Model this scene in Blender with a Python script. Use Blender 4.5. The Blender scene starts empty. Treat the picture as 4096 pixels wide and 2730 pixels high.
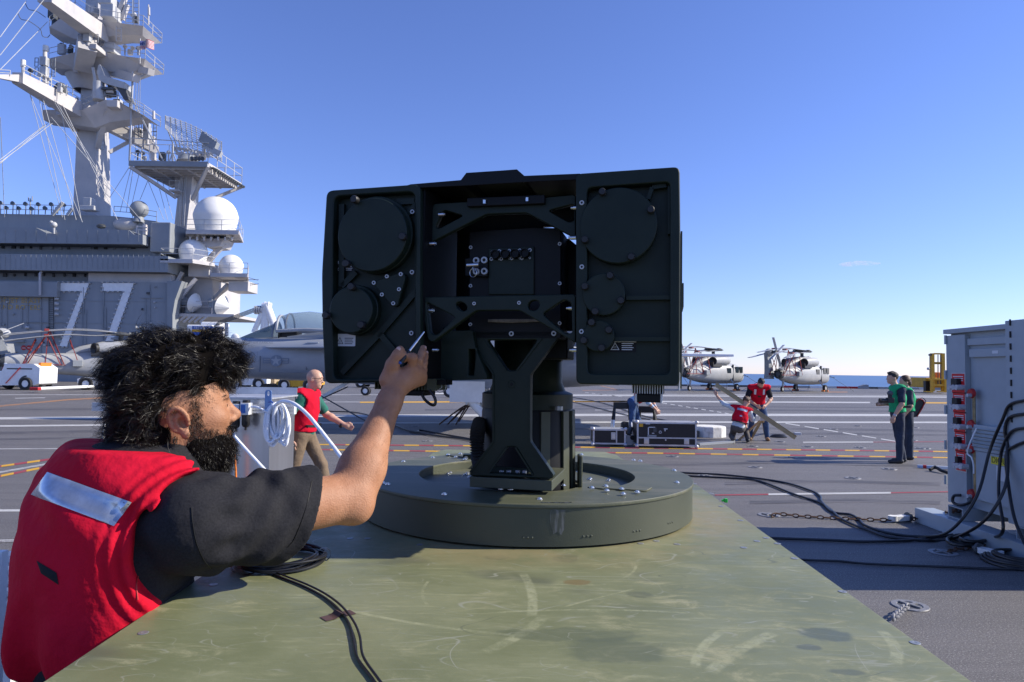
import bpy, bmesh, math, random
import numpy as np
from mathutils import Matrix, Vector
random.seed(7); RNG = np.random.default_rng(7)
sc = bpy.context.scene
C = sc.collection
R = math.radians
# ---------------------------------------------------------------- camera, sky, sun, exposure
FPX, PW, PH = 2731.0, 4096.0, 2730.0
CAM = np.array([0.0, 0.0, 1.68])
PITCH, ROLL = math.atan(117/FPX), 0.0143
_f = np.array([0, math.cos(PITCH), math.sin(PITCH)])
_u0 = np.array([0, -math.sin(PITCH), math.cos(PITCH)]); _r0 = np.array([1.0, 0, 0])
_r = math.cos(ROLL)*_r0 + math.sin(ROLL)*_u0
_u = -math.sin(ROLL)*_r0 + math.cos(ROLL)*_u0
cam_d = bpy.data.cameras.new('camera'); cam = bpy.data.objects.new('camera', cam_d); C.objects.link(cam)
cam_d.sensor_width = 36; cam_d.lens = FPX/PW*36; cam_d.clip_start = 0.05; cam_d.clip_end = 80000
cam.matrix_world = Matrix(((_r[0], _u[0], -_f[0], CAM[0]), (_r[1], _u[1], -_f[1], CAM[1]), (_r[2], _u[2], -_f[2], CAM[2]), (0, 0, 0, 1)))
sc.camera = cam
SUN_EL, SUN_AZ = 32.0, 2.0       # azimuth measured from +X towards +Y
world = bpy.data.worlds.new('World'); sc.world = world; world.use_nodes = True
wn = world.node_tree; wn.nodes.clear()
sky = wn.nodes.new('ShaderNodeTexSky'); sky.sky_type = 'NISHITA'; sky.sun_disc = False
sky.sun_elevation = R(SUN_EL); sky.sun_rotation = R(90-SUN_AZ)
sky.altitude = 0; sky.air_density = 1.0; sky.dust_density = 0.05; sky.ozone_density = 4.0
bg = wn.nodes.new('ShaderNodeBackground'); bg.inputs['Strength'].default_value = 0.114
wo = wn.nodes.new('ShaderNodeOutputWorld')
tint = wn.nodes.new('ShaderNodeMix'); tint.data_type = 'RGBA'; tint.blend_type = 'MULTIPLY'; tint.inputs[0].default_value = 1.0; tint.inputs[7].default_value = (0.925, 0.92, 1.33, 1)   # camera white balance
wn.links.new(sky.outputs[0], tint.inputs[6]); wn.links.new(tint.outputs[2], bg.inputs[0]); wn.links.new(bg.outputs[0], wo.inputs[0])
sd = bpy.data.lights.new('sun', 'SUN'); sd.energy = 5.0; sd.angle = R(0.53); sd.color = (1.0, 0.92, 0.79)
sun = bpy.data.objects.new('sun', sd); C.objects.link(sun)
_sv = Vector((math.cos(R(SUN_EL))*math.cos(R(SUN_AZ)), math.cos(R(SUN_EL))*math.sin(R(SUN_AZ)), math.sin(R(SUN_EL))))
sun.rotation_euler = _sv.to_track_quat('Z', 'Y').to_euler(); sun.location = (30, 0, 30)
sc.view_settings.view_transform = 'Standard'; sc.view_settings.look = 'None'
sc.view_settings.exposure = 0.40; sc.view_settings.gamma = 1.0; sc.view_settings.use_curve_mapping = False
sc.render.engine = 'CYCLES'
# ---------------------------------------------------------------- measuring helpers: a photo pixel (4096 wide) to a place in the world
def ray(px, py):
    return _f + _r*((px-PW/2)/FPX) - _u*((py-PH/2)/FPX)
def W(px, py, Y):                      # the point of that line of sight at depth Y
    d = ray(px, py); return CAM + d*(Y/d[1])
def G(px, py, z=0.0):                  # where it meets a level surface
    d = ray(px, py); return CAM + d*((z-CAM[2])/d[2])
def WX(px, py, X):
    d = ray(px, py); return CAM + d*(X/d[0])
S = 4096/2353.0
# ---------------------------------------------------------------- materials
def mat(name, col, rough=0.6, metal=0.0, var=0.0, scale=8.0, bump=0.0, bscale=60.0, col2=None, spec=0.5, emis=None, stretch=None, detail=6.0, contrast=(0.35, 0.65), coat=0.0, trans=0.0, alpha=1.0, sss=0.0, bdist=0.01):
    m = bpy.data.materials.new(name); m.use_nodes = True
    nt = m.node_tree; b = nt.nodes['Principled BSDF']
    def setc(c): return (*c, 1.0)
    b.inputs['Base Color'].default_value = setc(col); b.inputs['Roughness'].default_value = rough
    b.inputs['Metallic'].default_value = metal; b.inputs['Specular IOR Level'].default_value = spec
    b.inputs['Coat Weight'].default_value = coat; b.inputs['Transmission Weight'].default_value = trans
    b.inputs['Alpha'].default_value = alpha
    if sss: b.inputs['Subsurface Weight'].default_value = sss; b.inputs['Subsurface Radius'].default_value = (0.012, 0.005, 0.003); b.inputs['Subsurface Scale'].default_value = 1.0
    if emis: b.inputs['Emission Color'].default_value = setc(emis[0]); b.inputs['Emission Strength'].default_value = emis[1]
    tc = nt.nodes.new('ShaderNodeTexCoord'); vec = tc.outputs['Object']
    if stretch:
        mp = nt.nodes.new('ShaderNodeMapping'); mp.inputs['Scale'].default_value = stretch
        nt.links.new(vec, mp.inputs[0]); vec = mp.outputs[0]
    if col2 is not None or var:
        n = nt.nodes.new('ShaderNodeTexNoise'); n.inputs['Scale'].default_value = scale; n.inputs['Detail'].default_value = detail; n.inputs['Roughness'].default_value = 0.65
        nt.links.new(vec, n.inputs['Vector'])
        rp = nt.nodes.new('ShaderNodeValToRGB'); rp.color_ramp.elements[0].position = contrast[0]; rp.color_ramp.elements[1].position = contrast[1]
        c2 = col2 if col2 is not None else tuple(min(1, c*(1+var)) for c in col)
        c1 = col if col2 is not None else tuple(c*(1-var) for c in col)
        rp.color_ramp.elements[0].color = setc(c1); rp.color_ramp.elements[1].color = setc(c2)
        nt.links.new(n.outputs['Fac'], rp.inputs[0]); nt.links.new(rp.outputs[0], b.inputs['Base Color'])
    if bump:
        n2 = nt.nodes.new('ShaderNodeTexNoise'); n2.inputs['Scale'].default_value = bscale; n2.inputs['Detail'].default_value = 4
        nt.links.new(vec, n2.inputs['Vector'])
        bp = nt.nodes.new('ShaderNodeBump'); bp.inputs['Strength'].default_value = bump; bp.inputs['Distance'].default_value = bdist
        nt.links.new(n2.outputs['Fac'], bp.inputs['Height']); nt.links.new(bp.outputs[0], b.inputs['Normal'])
    return m
M = {}
# ---------------------------------------------------------------- mesh helpers
def npmesh(name, V, F, mats=None, midx=None, smooth=False):
    me = bpy.data.meshes.new(name)
    if isinstance(F, np.ndarray):
        V = np.asarray(V, np.float32); k = F.shape[1]
        me.vertices.add(len(V)); me.vertices.foreach_set('co', V.ravel())
        me.loops.add(F.size); me.loops.foreach_set('vertex_index', F.astype(np.int32).ravel())
        me.polygons.add(len(F)); me.polygons.foreach_set('loop_start', np.arange(0, F.size, k, dtype=np.int32))
        me.update(calc_edges=True)
    else:
        me.from_pydata([tuple(v) for v in V], [], F); me.update()
    for m in (mats or []): me.materials.append(m)
    if midx is not None: me.polygons.foreach_set('material_index', np.asarray(midx, np.int32))
    if smooth: me.polygons.foreach_set('use_smooth', np.ones(len(me.polygons), bool))
    me.validate(); return me
def tag(o, label=None, cat=None, group=None, kind=None):
    if label: o['label'] = label
    if cat: o['category'] = cat
    if group: o['group'] = group
    if kind: o['kind'] = kind
    return o
def thing(name, label, cat, loc=(0, 0, 0), rotz=0.0, group=None):
    o = bpy.data.objects.new(name, None); C.objects.link(o); o.empty_display_size = 0.1
    o.location = Vector([float(a) for a in loc]); o.rotation_euler = (0, 0, rotz)
    return tag(o, label, cat, group)
def wmat(o):
    m = o.matrix_basis.copy()
    while o.parent: o = o.parent; m = o.matrix_basis @ m
    return m
def link(name, me, parent=None, world=False, label=None):
    o = bpy.data.objects.new(name, me); C.objects.link(o)
    if parent is not None:
        o.parent = parent
        if world: o.matrix_basis = wmat(parent).inverted()
    if label: o['label'] = label
    return o
def inst(name, me, parent, M4):        # one more copy of a shared mesh, at a world matrix
    o = bpy.data.objects.new(name, me); C.objects.link(o)
    if parent is not None: o.parent = parent; o.matrix_basis = wmat(parent).inverted() @ M4
    else: o.matrix_basis = M4
    return o
def copy_tree(o, parent=None):
    c = o.copy(); C.objects.link(c); c.parent = parent
    for ch in list(o.children): copy_tree(ch, c)
    return c
def frame(z, x=None):                  # 3x3 with column 2 along z
    z = Vector(z).normalized()
    x = Vector(x) if x is not None else (Vector((0, 0, 1)) if abs(z.z) < 0.9 else Vector((1, 0, 0)))
    y = z.cross(x).normalized(); x = y.cross(z).normalized()
    return Matrix((x, y, z)).transposed()
class MB:
    def __init__(s, M4=None): s.V = []; s.F = []; s.M = M4
    def add(s, V, F):
        o = len(s.V)
        for v in V:
            v = Vector([float(a) for a in v]); s.V.append(s.M @ v if s.M else v)
        s.F += [tuple(i+o for i in f) for f in F]; return s
    def box(s, c, size, rot=None, bev=0.0):
        c = Vector([float(a) for a in c]); h = Vector([float(a)/2 for a in size])
        if bev <= 0:
            P = [Vector((x*h.x, y*h.y, z*h.z)) for z in (-1, 1) for y in (-1, 1) for x in (-1, 1)]
            F = [(0, 2, 3, 1), (4, 5, 7, 6), (0, 1, 5, 4), (2, 6, 7, 3), (0, 4, 6, 2), (1, 3, 7, 5)]
        else:
            bm = bmesh.new(); bmesh.ops.create_cube(bm, size=1)
            for v in bm.verts: v.co = Vector((v.co.x*2*h.x, v.co.y*2*h.y, v.co.z*2*h.z))
            bmesh.ops.bevel(bm, geom=bm.edges[:], offset=bev, segments=2, affect='EDGES', profile=0.5)
            bm.verts.index_update(); P = [v.co.copy() for v in bm.verts]; F = [tuple(v.index for v in f.verts) for f in bm.faces]; bm.free()
        if rot is not None: P = [rot @ p for p in P]
        return s.add([c+p for p in P], F)
    def bx(s, x0, x1, y0, y1, z0, z1, bev=0.0):
        return s.box(((x0+x1)/2, (y0+y1)/2, (z0+z1)/2), (abs(x1-x0), abs(y1-y0), abs(z1-z0)), None, bev)
    def cyl(s, a, b, r0, r1=None, n=12, caps=True):
        r1 = r0 if r1 is None else r1
        a = Vector([float(x) for x in a]); b = Vector([float(x) for x in b])
        if (b-a).length < 1e-7: return s
        fr = frame(b-a); V = []
        for p, r in ((a, r0), (b, r1)):
            for i in range(n):
                t = 2*math.pi*i/n; V.append(p + fr @ Vector((r*math.cos(t), r*math.sin(t), 0)))
        F = [(i, (i+1) % n, n+(i+1) % n, n+i) for i in range(n)]
        if caps: F += [tuple(range(n))[::-1], tuple(range(n, 2*n))]
        return s.add(V, F)
    def bar(s, a, b, w, h=None, up=(0, 0, 1)):
        h = w if h is None else h
        a = Vector([float(x) for x in a]); b = Vector([float(x) for x in b]); d = (b-a); L = d.length
        if L < 1e-7: return s
        d.normalize(); up = Vector(up)
        if abs(d.dot(up.normalized())) > 0.99: up = Vector((1, 0, 0))
        y = up.cross(d).normalized(); z = d.cross(y)
        return s.box((a+b)/2, (L, w, h), Matrix((d, y, z)).transposed())
    def tube(s, pts, r, n=8, closed=False, caps=True):
        P = [Vector([float(a) for a in p]) for p in pts]; m = len(P); rr = r if hasattr(r, '__len__') else [r]*m
        V = []; nx = None
        for i in range(m):
            if closed: t = P[(i+1) % m]-P[i-1]
            else: t = P[min(i+1, m-1)]-P[max(i-1, 0)]
            if t.length < 1e-9: t = Vector((0, 0, 1))
            t.normalize()
            if nx is None: nx = frame(t).col[0].copy()
            nx = (nx - t*nx.dot(t))
            if nx.length < 1e-6: nx = frame(t).col[0].copy()
            nx.normalize(); ny = t.cross(nx)
            for k in range(n):
                a = 2*math.pi*k/n; V.append(P[i] + (nx*math.cos(a)+ny*math.sin(a))*rr[i])
        F = []
        for i in range(m if closed else m-1):
            j = (i+1) % m
            for k in range(n): F.append((i*n+k, i*n+(k+1) % n, j*n+(k+1) % n, j*n+k))
        if not closed and caps: F += [tuple(range(n))[::-1], tuple(range((m-1)*n, m*n))]
        return s.add(V, F)
    def prism(s, poly, d):             # poly: 3D points, extruded by vector d
        P = [Vector([float(a) for a in p]) for p in poly]; d = Vector([float(a) for a in d]); n = len(P)
        nrm = Vector((0, 0, 0))
        for i in range(n): nrm += P[i].cross(P[(i+1) % n])
        if nrm.dot(d) > 0: P = P[::-1]
        F = [tuple(range(n)), tuple(range(n, 2*n))[::-1]] + [((i+1) % n, i, n+i, n+(i+1) % n) for i in range(n)]
        return s.add(P+[p+d for p in P], F)
    def lathe(s, prof, n=24, c=(0, 0, 0), axis=(0, 0, 1), a0=0.0, a1=2*math.pi):
        fr = frame(axis) if tuple(axis) != (0, 0, 1) else Matrix.Identity(3); c = Vector([float(a) for a in c])
        full = abs(a1-a0-2*math.pi) < 1e-6; m = n if full else n+1; V = []
        for (r, z) in prof:
            for i in range(m):
                t = a0+(a1-a0)*i/n; V.append(c + fr @ Vector((r*math.cos(t), r*math.sin(t), z)))
        F = []
        for j in range(len(prof)-1):
            for i in range(n):
                k = (i+1) % m; F.append((j*m+i, j*m+k, (j+1)*m+k, (j+1)*m+i))
        return s.add(V, F)
    def ball(s, c, r, n=12, sc3=(1, 1, 1), rot=None):
        c = Vector([float(a) for a in c]); V = []; m = max(4, n//2)
        for j in range(m+1):
            ph = math.pi*j/m
            for i in range(n):
                t = 2*math.pi*i/n
                v = Vector((r*math.sin(ph)*math.cos(t)*sc3[0], r*math.sin(ph)*math.sin(t)*sc3[1], r*math.cos(ph)*sc3[2]))
                V.append(c + (rot @ v if rot is not None else v))
        F = []
        for j in range(m):
            for i in range(n):
                k = (i+1) % n; a, b, d, e = j*n+i, j*n+k, (j+1)*n+k, (j+1)*n+i
                if j == 0: F.append((a, e, d))
                elif j == m-1: F.append((a, e, b))
                else: F.append((a, e, d, b))
        return s.add(V, F)
    def loft(s, rings, caps=True):     # rings: lists of equal length of 3D points
        n = len(rings[0]); V = [p for r_ in rings for p in r_]; F = []
        for j in range(len(rings)-1):
            for i in range(n): F.append((j*n+i, j*n+(i+1) % n, (j+1)*n+(i+1) % n, (j+1)*n+i))
        if caps: F += [tuple(range(n))[::-1], tuple(range((len(rings)-1)*n, len(rings)*n))]
        return s.add(V, F)
    def mesh(s, name, m=None, smooth=False, ang=None, fix=True):
        me = bpy.data.meshes.new(name); me.from_pydata(s.V, [], s.F)
        if fix:
            bm = bmesh.new(); bm.from_mesh(me); bmesh.ops.remove_doubles(bm, verts=bm.verts, dist=1e-6); bmesh.ops.recalc_face_normals(bm, faces=bm.faces)
            bm.to_mesh(me); bm.free()
        if m is not None: me.materials.append(m)
        if smooth:
            me.polygons.foreach_set('use_smooth', np.ones(len(me.polygons), bool))
            me.set_sharp_from_angle(angle=R(ang if ang else 40))
        me.update(); return me
    def build(s, name, m, parent=None, smooth=False, world=True, ang=None, label=None):
        return link(name, s.mesh(name, m, smooth, ang), parent, world, label)
def plate_mesh(name, outlines, thick, m, bevel=0.0, M4=None, smooth=False):
    """flat plate with holes: outlines in local xy, extruded +-thick/2 in z"""
    cu = bpy.data.curves.new(name, 'CURVE'); cu.dimensions = '2D'; cu.fill_mode = 'BOTH'; cu.extrude = max(thick/2-bevel, 1e-4); cu.bevel_depth = bevel; cu.bevel_resolution = 1; cu.offset = -bevel
    for pl in outlines:
        sp = cu.splines.new('POLY'); sp.points.add(len(pl)-1); sp.use_cyclic_u = True
        for p, q in zip(sp.points, pl): p.co = (q[0], q[1], 0, 1)
    ob = bpy.data.objects.new('tmp', cu); C.objects.link(ob)
    me = bpy.data.meshes.new_from_object(ob); bpy.data.objects.remove(ob); bpy.data.curves.remove(cu)
    me.name = name
    if M4 is not None: me.transform(M4)
    me.materials.clear(); me.materials.append(m)
    return me
def text_mesh(name, body, size, m, M4, align='LEFT', thick=0.0, space=1.0):
    cu = bpy.data.curves.new(name, 'FONT'); cu.body = body; cu.size = size; cu.align_x = align; cu.extrude = thick; cu.space_character = space
    ob = bpy.data.objects.new('tmp', cu); C.objects.link(ob)
    me = bpy.data.meshes.new_from_object(ob); bpy.data.objects.remove(ob); bpy.data.curves.remove(cu)
    me.transform(M4); me.materials.clear(); me.materials.append(m); me.name = name; return me
def rounded(pl, r, n=4):
    out = []; m = len(pl)
    for i in range(m):
        p0, p, p1 = (Vector((float(q[0]), float(q[1]))) for q in (pl[i-1], pl[i], pl[(i+1) % m]))
        a = (p0-p); b = (p1-p); rr = min(r, a.length*0.45, b.length*0.45); a.normalize(); b.normalize()
        s_, e_ = p+a*rr, p+b*rr
        for k in range(n+1):
            t = k/n; q = (1-t)**2*s_ + 2*t*(1-t)*p + t*t*e_; out.append((q.x, q.y))
    return out
def circ(cx, cy, r, n=32, ry=None, rot=0.0):
    ry = r if ry is None else ry
    return [(cx + r*math.cos(t)*math.cos(rot)-ry*math.sin(t)*math.sin(rot), cy + r*math.cos(t)*math.sin(rot)+ry*math.sin(t)*math.cos(rot)) for t in (2*math.pi*i/n for i in range(n))]
def spline(pts, n=8):
    P = [np.array(p, float) for p in pts]; P = [2*P[0]-P[1]]+P+[2*P[-1]-P[-2]]; out = []
    for i in range(1, len(P)-2):
        for k in range(n):
            t = k/n; a, b, c, d = P[i-1], P[i], P[i+1], P[i+2]
            out.append(0.5*((2*b)+(c-a)*t+(2*a-5*b+4*c-d)*t*t+(3*b-a-3*c+d)*t**3))
    out.append(P[-2]); return out
# ---------------------------------------------------------------- implicit bodies (smooth unions, meshed by surface nets)
class SDF:
    def __init__(s, lo, hi, h):
        s.lo = np.array(lo, float); s.h = h; s.n = np.maximum(4, np.ceil((np.array(hi, float)-s.lo)/h).astype(int)+1)
        s.D = np.full(s.n, 1.0, np.float32)
    def _sub(s, lo, hi):
        a = np.clip(np.floor((np.array(lo)-s.lo)/s.h).astype(int), 0, s.n); b = np.clip(np.ceil((np.array(hi)-s.lo)/s.h).astype(int)+1, 0, s.n)
        if np.any(b-a < 1): return None, None
        g = [s.lo[i]+s.h*np.arange(a[i], b[i]) for i in range(3)]
        return (slice(a[0], b[0]), slice(a[1], b[1]), slice(a[2], b[2])), np.stack(np.meshgrid(*g, indexing='ij'), -1)
    def _join(s, sl, d, k, op):
        a = s.D[sl]
        if op == 'u':
            if k > 0: h = np.clip(0.5+0.5*(a-d)/k, 0, 1); s.D[sl] = a*(1-h)+d*h-k*h*(1-h)
            else: s.D[sl] = np.minimum(a, d)
        else:
            if k > 0: h = np.clip(0.5-0.5*(a+d)/k, 0, 1); s.D[sl] = a*(1-h)-d*h+k*h*(1-h)
            else: s.D[sl] = np.maximum(a, -d)
    def cap(s, a, b, ra, rb=None, k=0.02, op='u', flat=None):
        rb = ra if rb is None else rb; a = np.array(a, float); b = np.array(b, float); mg = max(ra, rb)*(1 if flat is None else max(1, flat[1]))+k+3*s.h
        sl, P = s._sub(np.minimum(a, b)-mg, np.maximum(a, b)+mg)
        if sl is None: return s
        ab = b-a; t = np.clip(((P-a)@ab)/max(ab@ab, 1e-12), 0, 1)
        q = P-(a+t[..., None]*ab)
        if flat is not None:            # flat = (axis vector, factor): squash across that axis
            ax = np.array(flat[0], float); ax /= np.linalg.norm(ax); comp = q@ax; q = q + ax*(comp*(1/flat[2]-1))[..., None] if len(flat) > 2 else q
        d = np.linalg.norm(q, axis=-1)-(ra+(rb-ra)*t)
        s._join(sl, d, k, op); return s
    def ell(s, c, r, Rm=None, k=0.02, op='u'):
        c = np.array(c, float); r = np.array(r, float); mg = r.max()+k+3*s.h
        sl, P = s._sub(c-mg, c+mg)
        if sl is None: return s
        q = P-c
        if Rm is not None: q = q@np.array(Rm)
        k0 = np.linalg.norm(q/r, axis=-1); k1 = np.linalg.norm(q/(r*r), axis=-1)
        s._join(sl, k0*(k0-1)/np.maximum(k1, 1e-9), k, op); return s
    def rbox(s, c, hs, rad, Rm=None, k=0.02, op='u'):
        c = np.array(c, float); hs = np.array(hs, float); mg = np.linalg.norm(hs)+k+3*s.h
        sl, P = s._sub(c-mg, c+mg)
        if sl is None: return s
        q = P-c
        if Rm is not None: q = q@np.array(Rm)
        q = np.abs(q)-(hs-rad)
        s._join(sl, np.linalg.norm(np.maximum(q, 0), axis=-1)+np.minimum(q.max(-1), 0)-rad, k, op); return s
    def plane(s, p, n, k=0.0):          # cut away the side the normal points to
        n = np.array(n, float); n /= np.linalg.norm(n)
        sl, P = s._sub(s.lo, s.lo+s.h*(s.n-1)); d = -((P-np.array(p))@n)
        s._join(sl, d, k, 'd'); return s
    def noise(s, amp, freq, seed=0, stretch=(1, 1, 1), oct_=3):
        sl, P = s._sub(s.lo, s.lo+s.h*(s.n-1)); rg = np.random.default_rng(seed); acc = 0
        for o in range(oct_):
            for j in range(4):
                v = rg.normal(size=3)*np.array(stretch); v *= freq*(1.9**o)/np.linalg.norm(v/np.array(stretch)); acc = acc + np.sin(P@v+rg.uniform(0, 6.28))*(0.6**o)/4
        s.D += (amp*acc).astype(np.float32); return s
    def field(s, fn):
        sl, P = s._sub(s.lo, s.lo+s.h*(s.n-1)); s.D += fn(P).astype(np.float32); return s
    def nets(s):
        D = s.D; sg = D < 0; c = np.zeros(np.array(D.shape)-1, np.int8)
        cn = [(i, j, k) for i in (0, 1) for j in (0, 1) for k in (0, 1)]
        nn = D.shape; cut = lambda A, o: A[o[0]:nn[0]-1+o[0], o[1]:nn[1]-1+o[1], o[2]:nn[2]-1+o[2]]
        for o in cn: c += cut(sg, o)
        act = (c > 0) & (c < 8); ijk = np.argwhere(act); idx = np.full(act.shape, -1, np.int64); idx[act] = np.arange(len(ijk))
        V = np.stack([cut(D, o)[act] for o in cn], -1); acc = np.zeros((len(ijk), 3)); cnt = np.zeros(len(ijk))
        for a in range(8):
            for b in range(a+1, 8):
                df = np.array(cn[b])-np.array(cn[a])
                if np.abs(df).sum() != 1: continue
                va, vb = V[:, a], V[:, b]; m = (va < 0) != (vb < 0); t = np.where(m, va/np.where(m, va-vb, 1), 0)
                acc += np.where(m[:, None], np.array(cn[a])+t[:, None]*df, 0); cnt += m
        verts = s.lo + s.h*(ijk+acc/np.maximum(cnt, 1)[:, None]); Fs = []
        for ax in range(3):
            sl0 = [slice(1, n-1) for n in nn]; sl1 = list(sl0); sl0[ax] = slice(0, nn[ax]-1); sl1[ax] = slice(1, nn[ax])
            A, B = sg[tuple(sl0)], sg[tuple(sl1)]; e = np.argwhere(A != B); e = e.copy()
            for q in range(3):
                if q != ax: e[:, q] += 1
            fl = sg[tuple(e.T)]; u, v = [(1, 2), (2, 0), (0, 1)][ax]
            def cell(du, dv):
                p = e.copy(); p[:, u] -= du; p[:, v] -= dv; return idx[tuple(p.T)]
            q = np.stack([cell(1, 1), cell(0, 1), cell(0, 0), cell(1, 0)], -1)
            q[~fl] = q[~fl][:, ::-1]; Fs.append(q)
        return verts, np.concatenate(Fs)
    def build(s, name, m, parent=None, world=True, matfn=None, label=None, smooth_it=0):
        V, F = s.nets()
        if smooth_it:
            for _ in range(smooth_it):
                acc = np.zeros_like(V); cnt = np.zeros(len(V))
                for a in range(4):
                    i, j = F[:, a], F[:, (a+1) % 4]; np.add.at(acc, i, V[j]); np.add.at(acc, j, V[i]); np.add.at(cnt, i, 1); np.add.at(cnt, j, 1)
                V = 0.5*V+0.5*acc/np.maximum(cnt, 1)[:, None]
        ms = m if isinstance(m, (list, tuple)) else [m]
        mi = matfn(V[F].mean(1)) if matfn else None
        return link(name, npmesh(name, V, F, ms, mi, True), parent, world, label)
# ---------------------------------------------------------------- shared materials
M['white'] = mat('white_paint', (0.84, 0.84, 0.82), 0.5, var=0.06, scale=3)
M['worn_white'] = mat('worn_white_paint', (0.50, 0.50, 0.47), 0.7, col2=(0.80, 0.80, 0.77), scale=9, detail=9, contrast=(0.30, 0.50), bump=0.4, bscale=220)
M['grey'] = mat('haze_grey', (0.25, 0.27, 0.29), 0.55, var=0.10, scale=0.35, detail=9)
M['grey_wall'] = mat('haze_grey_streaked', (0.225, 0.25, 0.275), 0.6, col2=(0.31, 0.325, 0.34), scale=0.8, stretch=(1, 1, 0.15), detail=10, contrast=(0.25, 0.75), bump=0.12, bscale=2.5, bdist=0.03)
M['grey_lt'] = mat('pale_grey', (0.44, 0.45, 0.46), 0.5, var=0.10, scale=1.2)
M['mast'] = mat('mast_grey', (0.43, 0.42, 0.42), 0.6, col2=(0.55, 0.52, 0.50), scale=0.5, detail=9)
M['dgrey'] = mat('dark_grey', (0.07, 0.075, 0.08), 0.6, var=0.2, scale=6)
M['black'] = mat('black_plastic', (0.012, 0.012, 0.013), 0.5, var=0.2, scale=20)
M['rubber'] = mat('black_rubber', (0.018, 0.018, 0.019), 0.75, var=0.25, scale=12)
M['cable'] = mat('black_cable', (0.010, 0.010, 0.012), 0.38)
M['glass'] = mat('dark_glass', (0.02, 0.03, 0.035), 0.08, spec=0.8)
M['steel'] = mat('bright_steel', (0.62, 0.63, 0.65), 0.28, metal=1.0)
M['washer'] = mat('zinc_washer', (0.46, 0.48, 0.51), 0.5, metal=0.3)
M['alu'] = mat('brushed_aluminium', (0.56, 0.57, 0.59), 0.30, metal=0.9, var=0.12, scale=4, stretch=(1, 1, 0.05), detail=8)
M['alu_dull'] = mat('dull_aluminium', (0.52, 0.53, 0.55), 0.48, metal=0.6, var=0.15, scale=5)
M['yellow'] = mat('deck_yellow', (0.62, 0.34, 0.02), 0.55, var=0.15, scale=3)
M['redp'] = mat('red_paint', (0.42, 0.02, 0.02), 0.55, var=0.15, scale=4)
M['orange'] = mat('orange_rubber', (0.75, 0.20, 0.02), 0.55)
M['wood'] = mat('plywood', (0.42, 0.31, 0.18), 0.7, var=0.2, scale=6, stretch=(1, 1, 8))
M['rust'] = mat('rusty_chain', (0.10, 0.055, 0.035), 0.8, metal=0.4, var=0.4, scale=40)
M['hose'] = mat('white_hose', (0.82, 0.84, 0.87), 0.35)
M['skin'] = mat('skin', (0.33, 0.150, 0.078), 0.58, col2=(0.43, 0.215, 0.125), scale=30, detail=9, contrast=(0.3, 0.7), bump=0.55, bscale=260, bdist=0.0020, sss=0.04, spec=0.35)
M['skin_far'] = mat('skin_pale', (0.55, 0.32, 0.22), 0.55, var=0.08, scale=14)
M['red'] = mat('red_fabric', (0.50, 0.005, 0.022), 0.85, col2=(0.58, 0.008, 0.032), scale=7, bump=0.55, bscale=26, bdist=0.012, spec=0.12, detail=9)
M['green_f'] = mat('green_fabric', (0.02, 0.36, 0.15), 0.85, var=0.15, scale=9, bump=0.3, bscale=30, bdist=0.01, spec=0.2)
M['shirt'] = mat('black_knit', (0.014, 0.014, 0.017), 0.9, col2=(0.024, 0.024, 0.028), scale=260, bump=0.5, bscale=22, bdist=0.010, spec=0.2)
M['navy'] = mat('navy_cloth', (0.020, 0.030, 0.055), 0.85, var=0.25, scale=9, bump=0.4, bscale=14, bdist=0.02)
M['jean'] = mat('blue_denim', (0.035, 0.075, 0.17), 0.85, var=0.35, scale=10, bump=0.4, bscale=18, bdist=0.02)
M['khaki'] = mat('brown_trouser_cloth', (0.17, 0.12, 0.075), 0.85, var=0.18, scale=9, bump=0.5, bscale=16, bdist=0.02)
M['gtrouser'] = mat('grey_trouser_cloth', (0.09, 0.08, 0.075), 0.85, var=0.2, scale=9)
M['teal'] = mat('teal_shirt', (0.012, 0.13, 0.095), 0.85, var=0.2, scale=12)
M['ltblue'] = mat('pale_blue_shirt', (0.36, 0.50, 0.66), 0.85, var=0.1, scale=12)
M['ltgrey_f'] = mat('pale_grey_shirt', (0.55, 0.62, 0.66), 0.85, var=0.1, scale=12)
M['hair'] = mat('black_hair', (0.0105, 0.0085, 0.0078), 0.40, spec=0.32)
M['hairbase'] = mat('dark_hair_roots', (0.007, 0.006, 0.0055), 1.0, spec=0.0)
M['hair_b'] = mat('brown_hair', (0.07, 0.035, 0.02), 0.6, var=0.4, scale=40)
M['hair_k'] = mat('dark_short_hair', (0.018, 0.014, 0.012), 0.6, var=0.4, scale=40)
M['shoe'] = mat('dark_boot_leather', (0.02, 0.02, 0.024), 0.5)
M['tanshoe'] = mat('tan_boot_leather', (0.30, 0.16, 0.07), 0.7)
M['tape_s'] = mat('silver_reflective_tape', (0.40, 0.46, 0.55), 0.22, metal=0.55, var=0.22, scale=16, bump=0.15, bscale=260, bdist=0.001)
M['tan'] = mat('tan_aluminium_extrusion', (0.44, 0.34, 0.19), 0.4, metal=0.5, var=0.1, scale=5)
M['radome'] = mat('radome_white', (0.72, 0.72, 0.70), 0.55, var=0.04, scale=1.0)
M['rack'] = mat('rack_red_paint', (0.22, 0.025, 0.025), 0.6)
M['heli'] = mat('helicopter_grey', (0.33, 0.345, 0.355), 0.5, col2=(0.43, 0.435, 0.435), scale=1.4, detail=9, contrast=(0.25, 0.7))
M['jet'] = mat('jet_grey', (0.30, 0.325, 0.36), 0.45, var=0.10, scale=0.7, detail=9)
M['jet_dk'] = mat('jet_dark_grey', (0.17, 0.19, 0.215), 0.5)
M['insig'] = mat('faded_blue_grey_insignia', (0.18, 0.215, 0.27), 0.5)
M['label'] = mat('white_label', (0.62, 0.64, 0.66), 0.5)
M['blue'] = mat('blue_paint', (0.03, 0.09, 0.36), 0.5)
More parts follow.
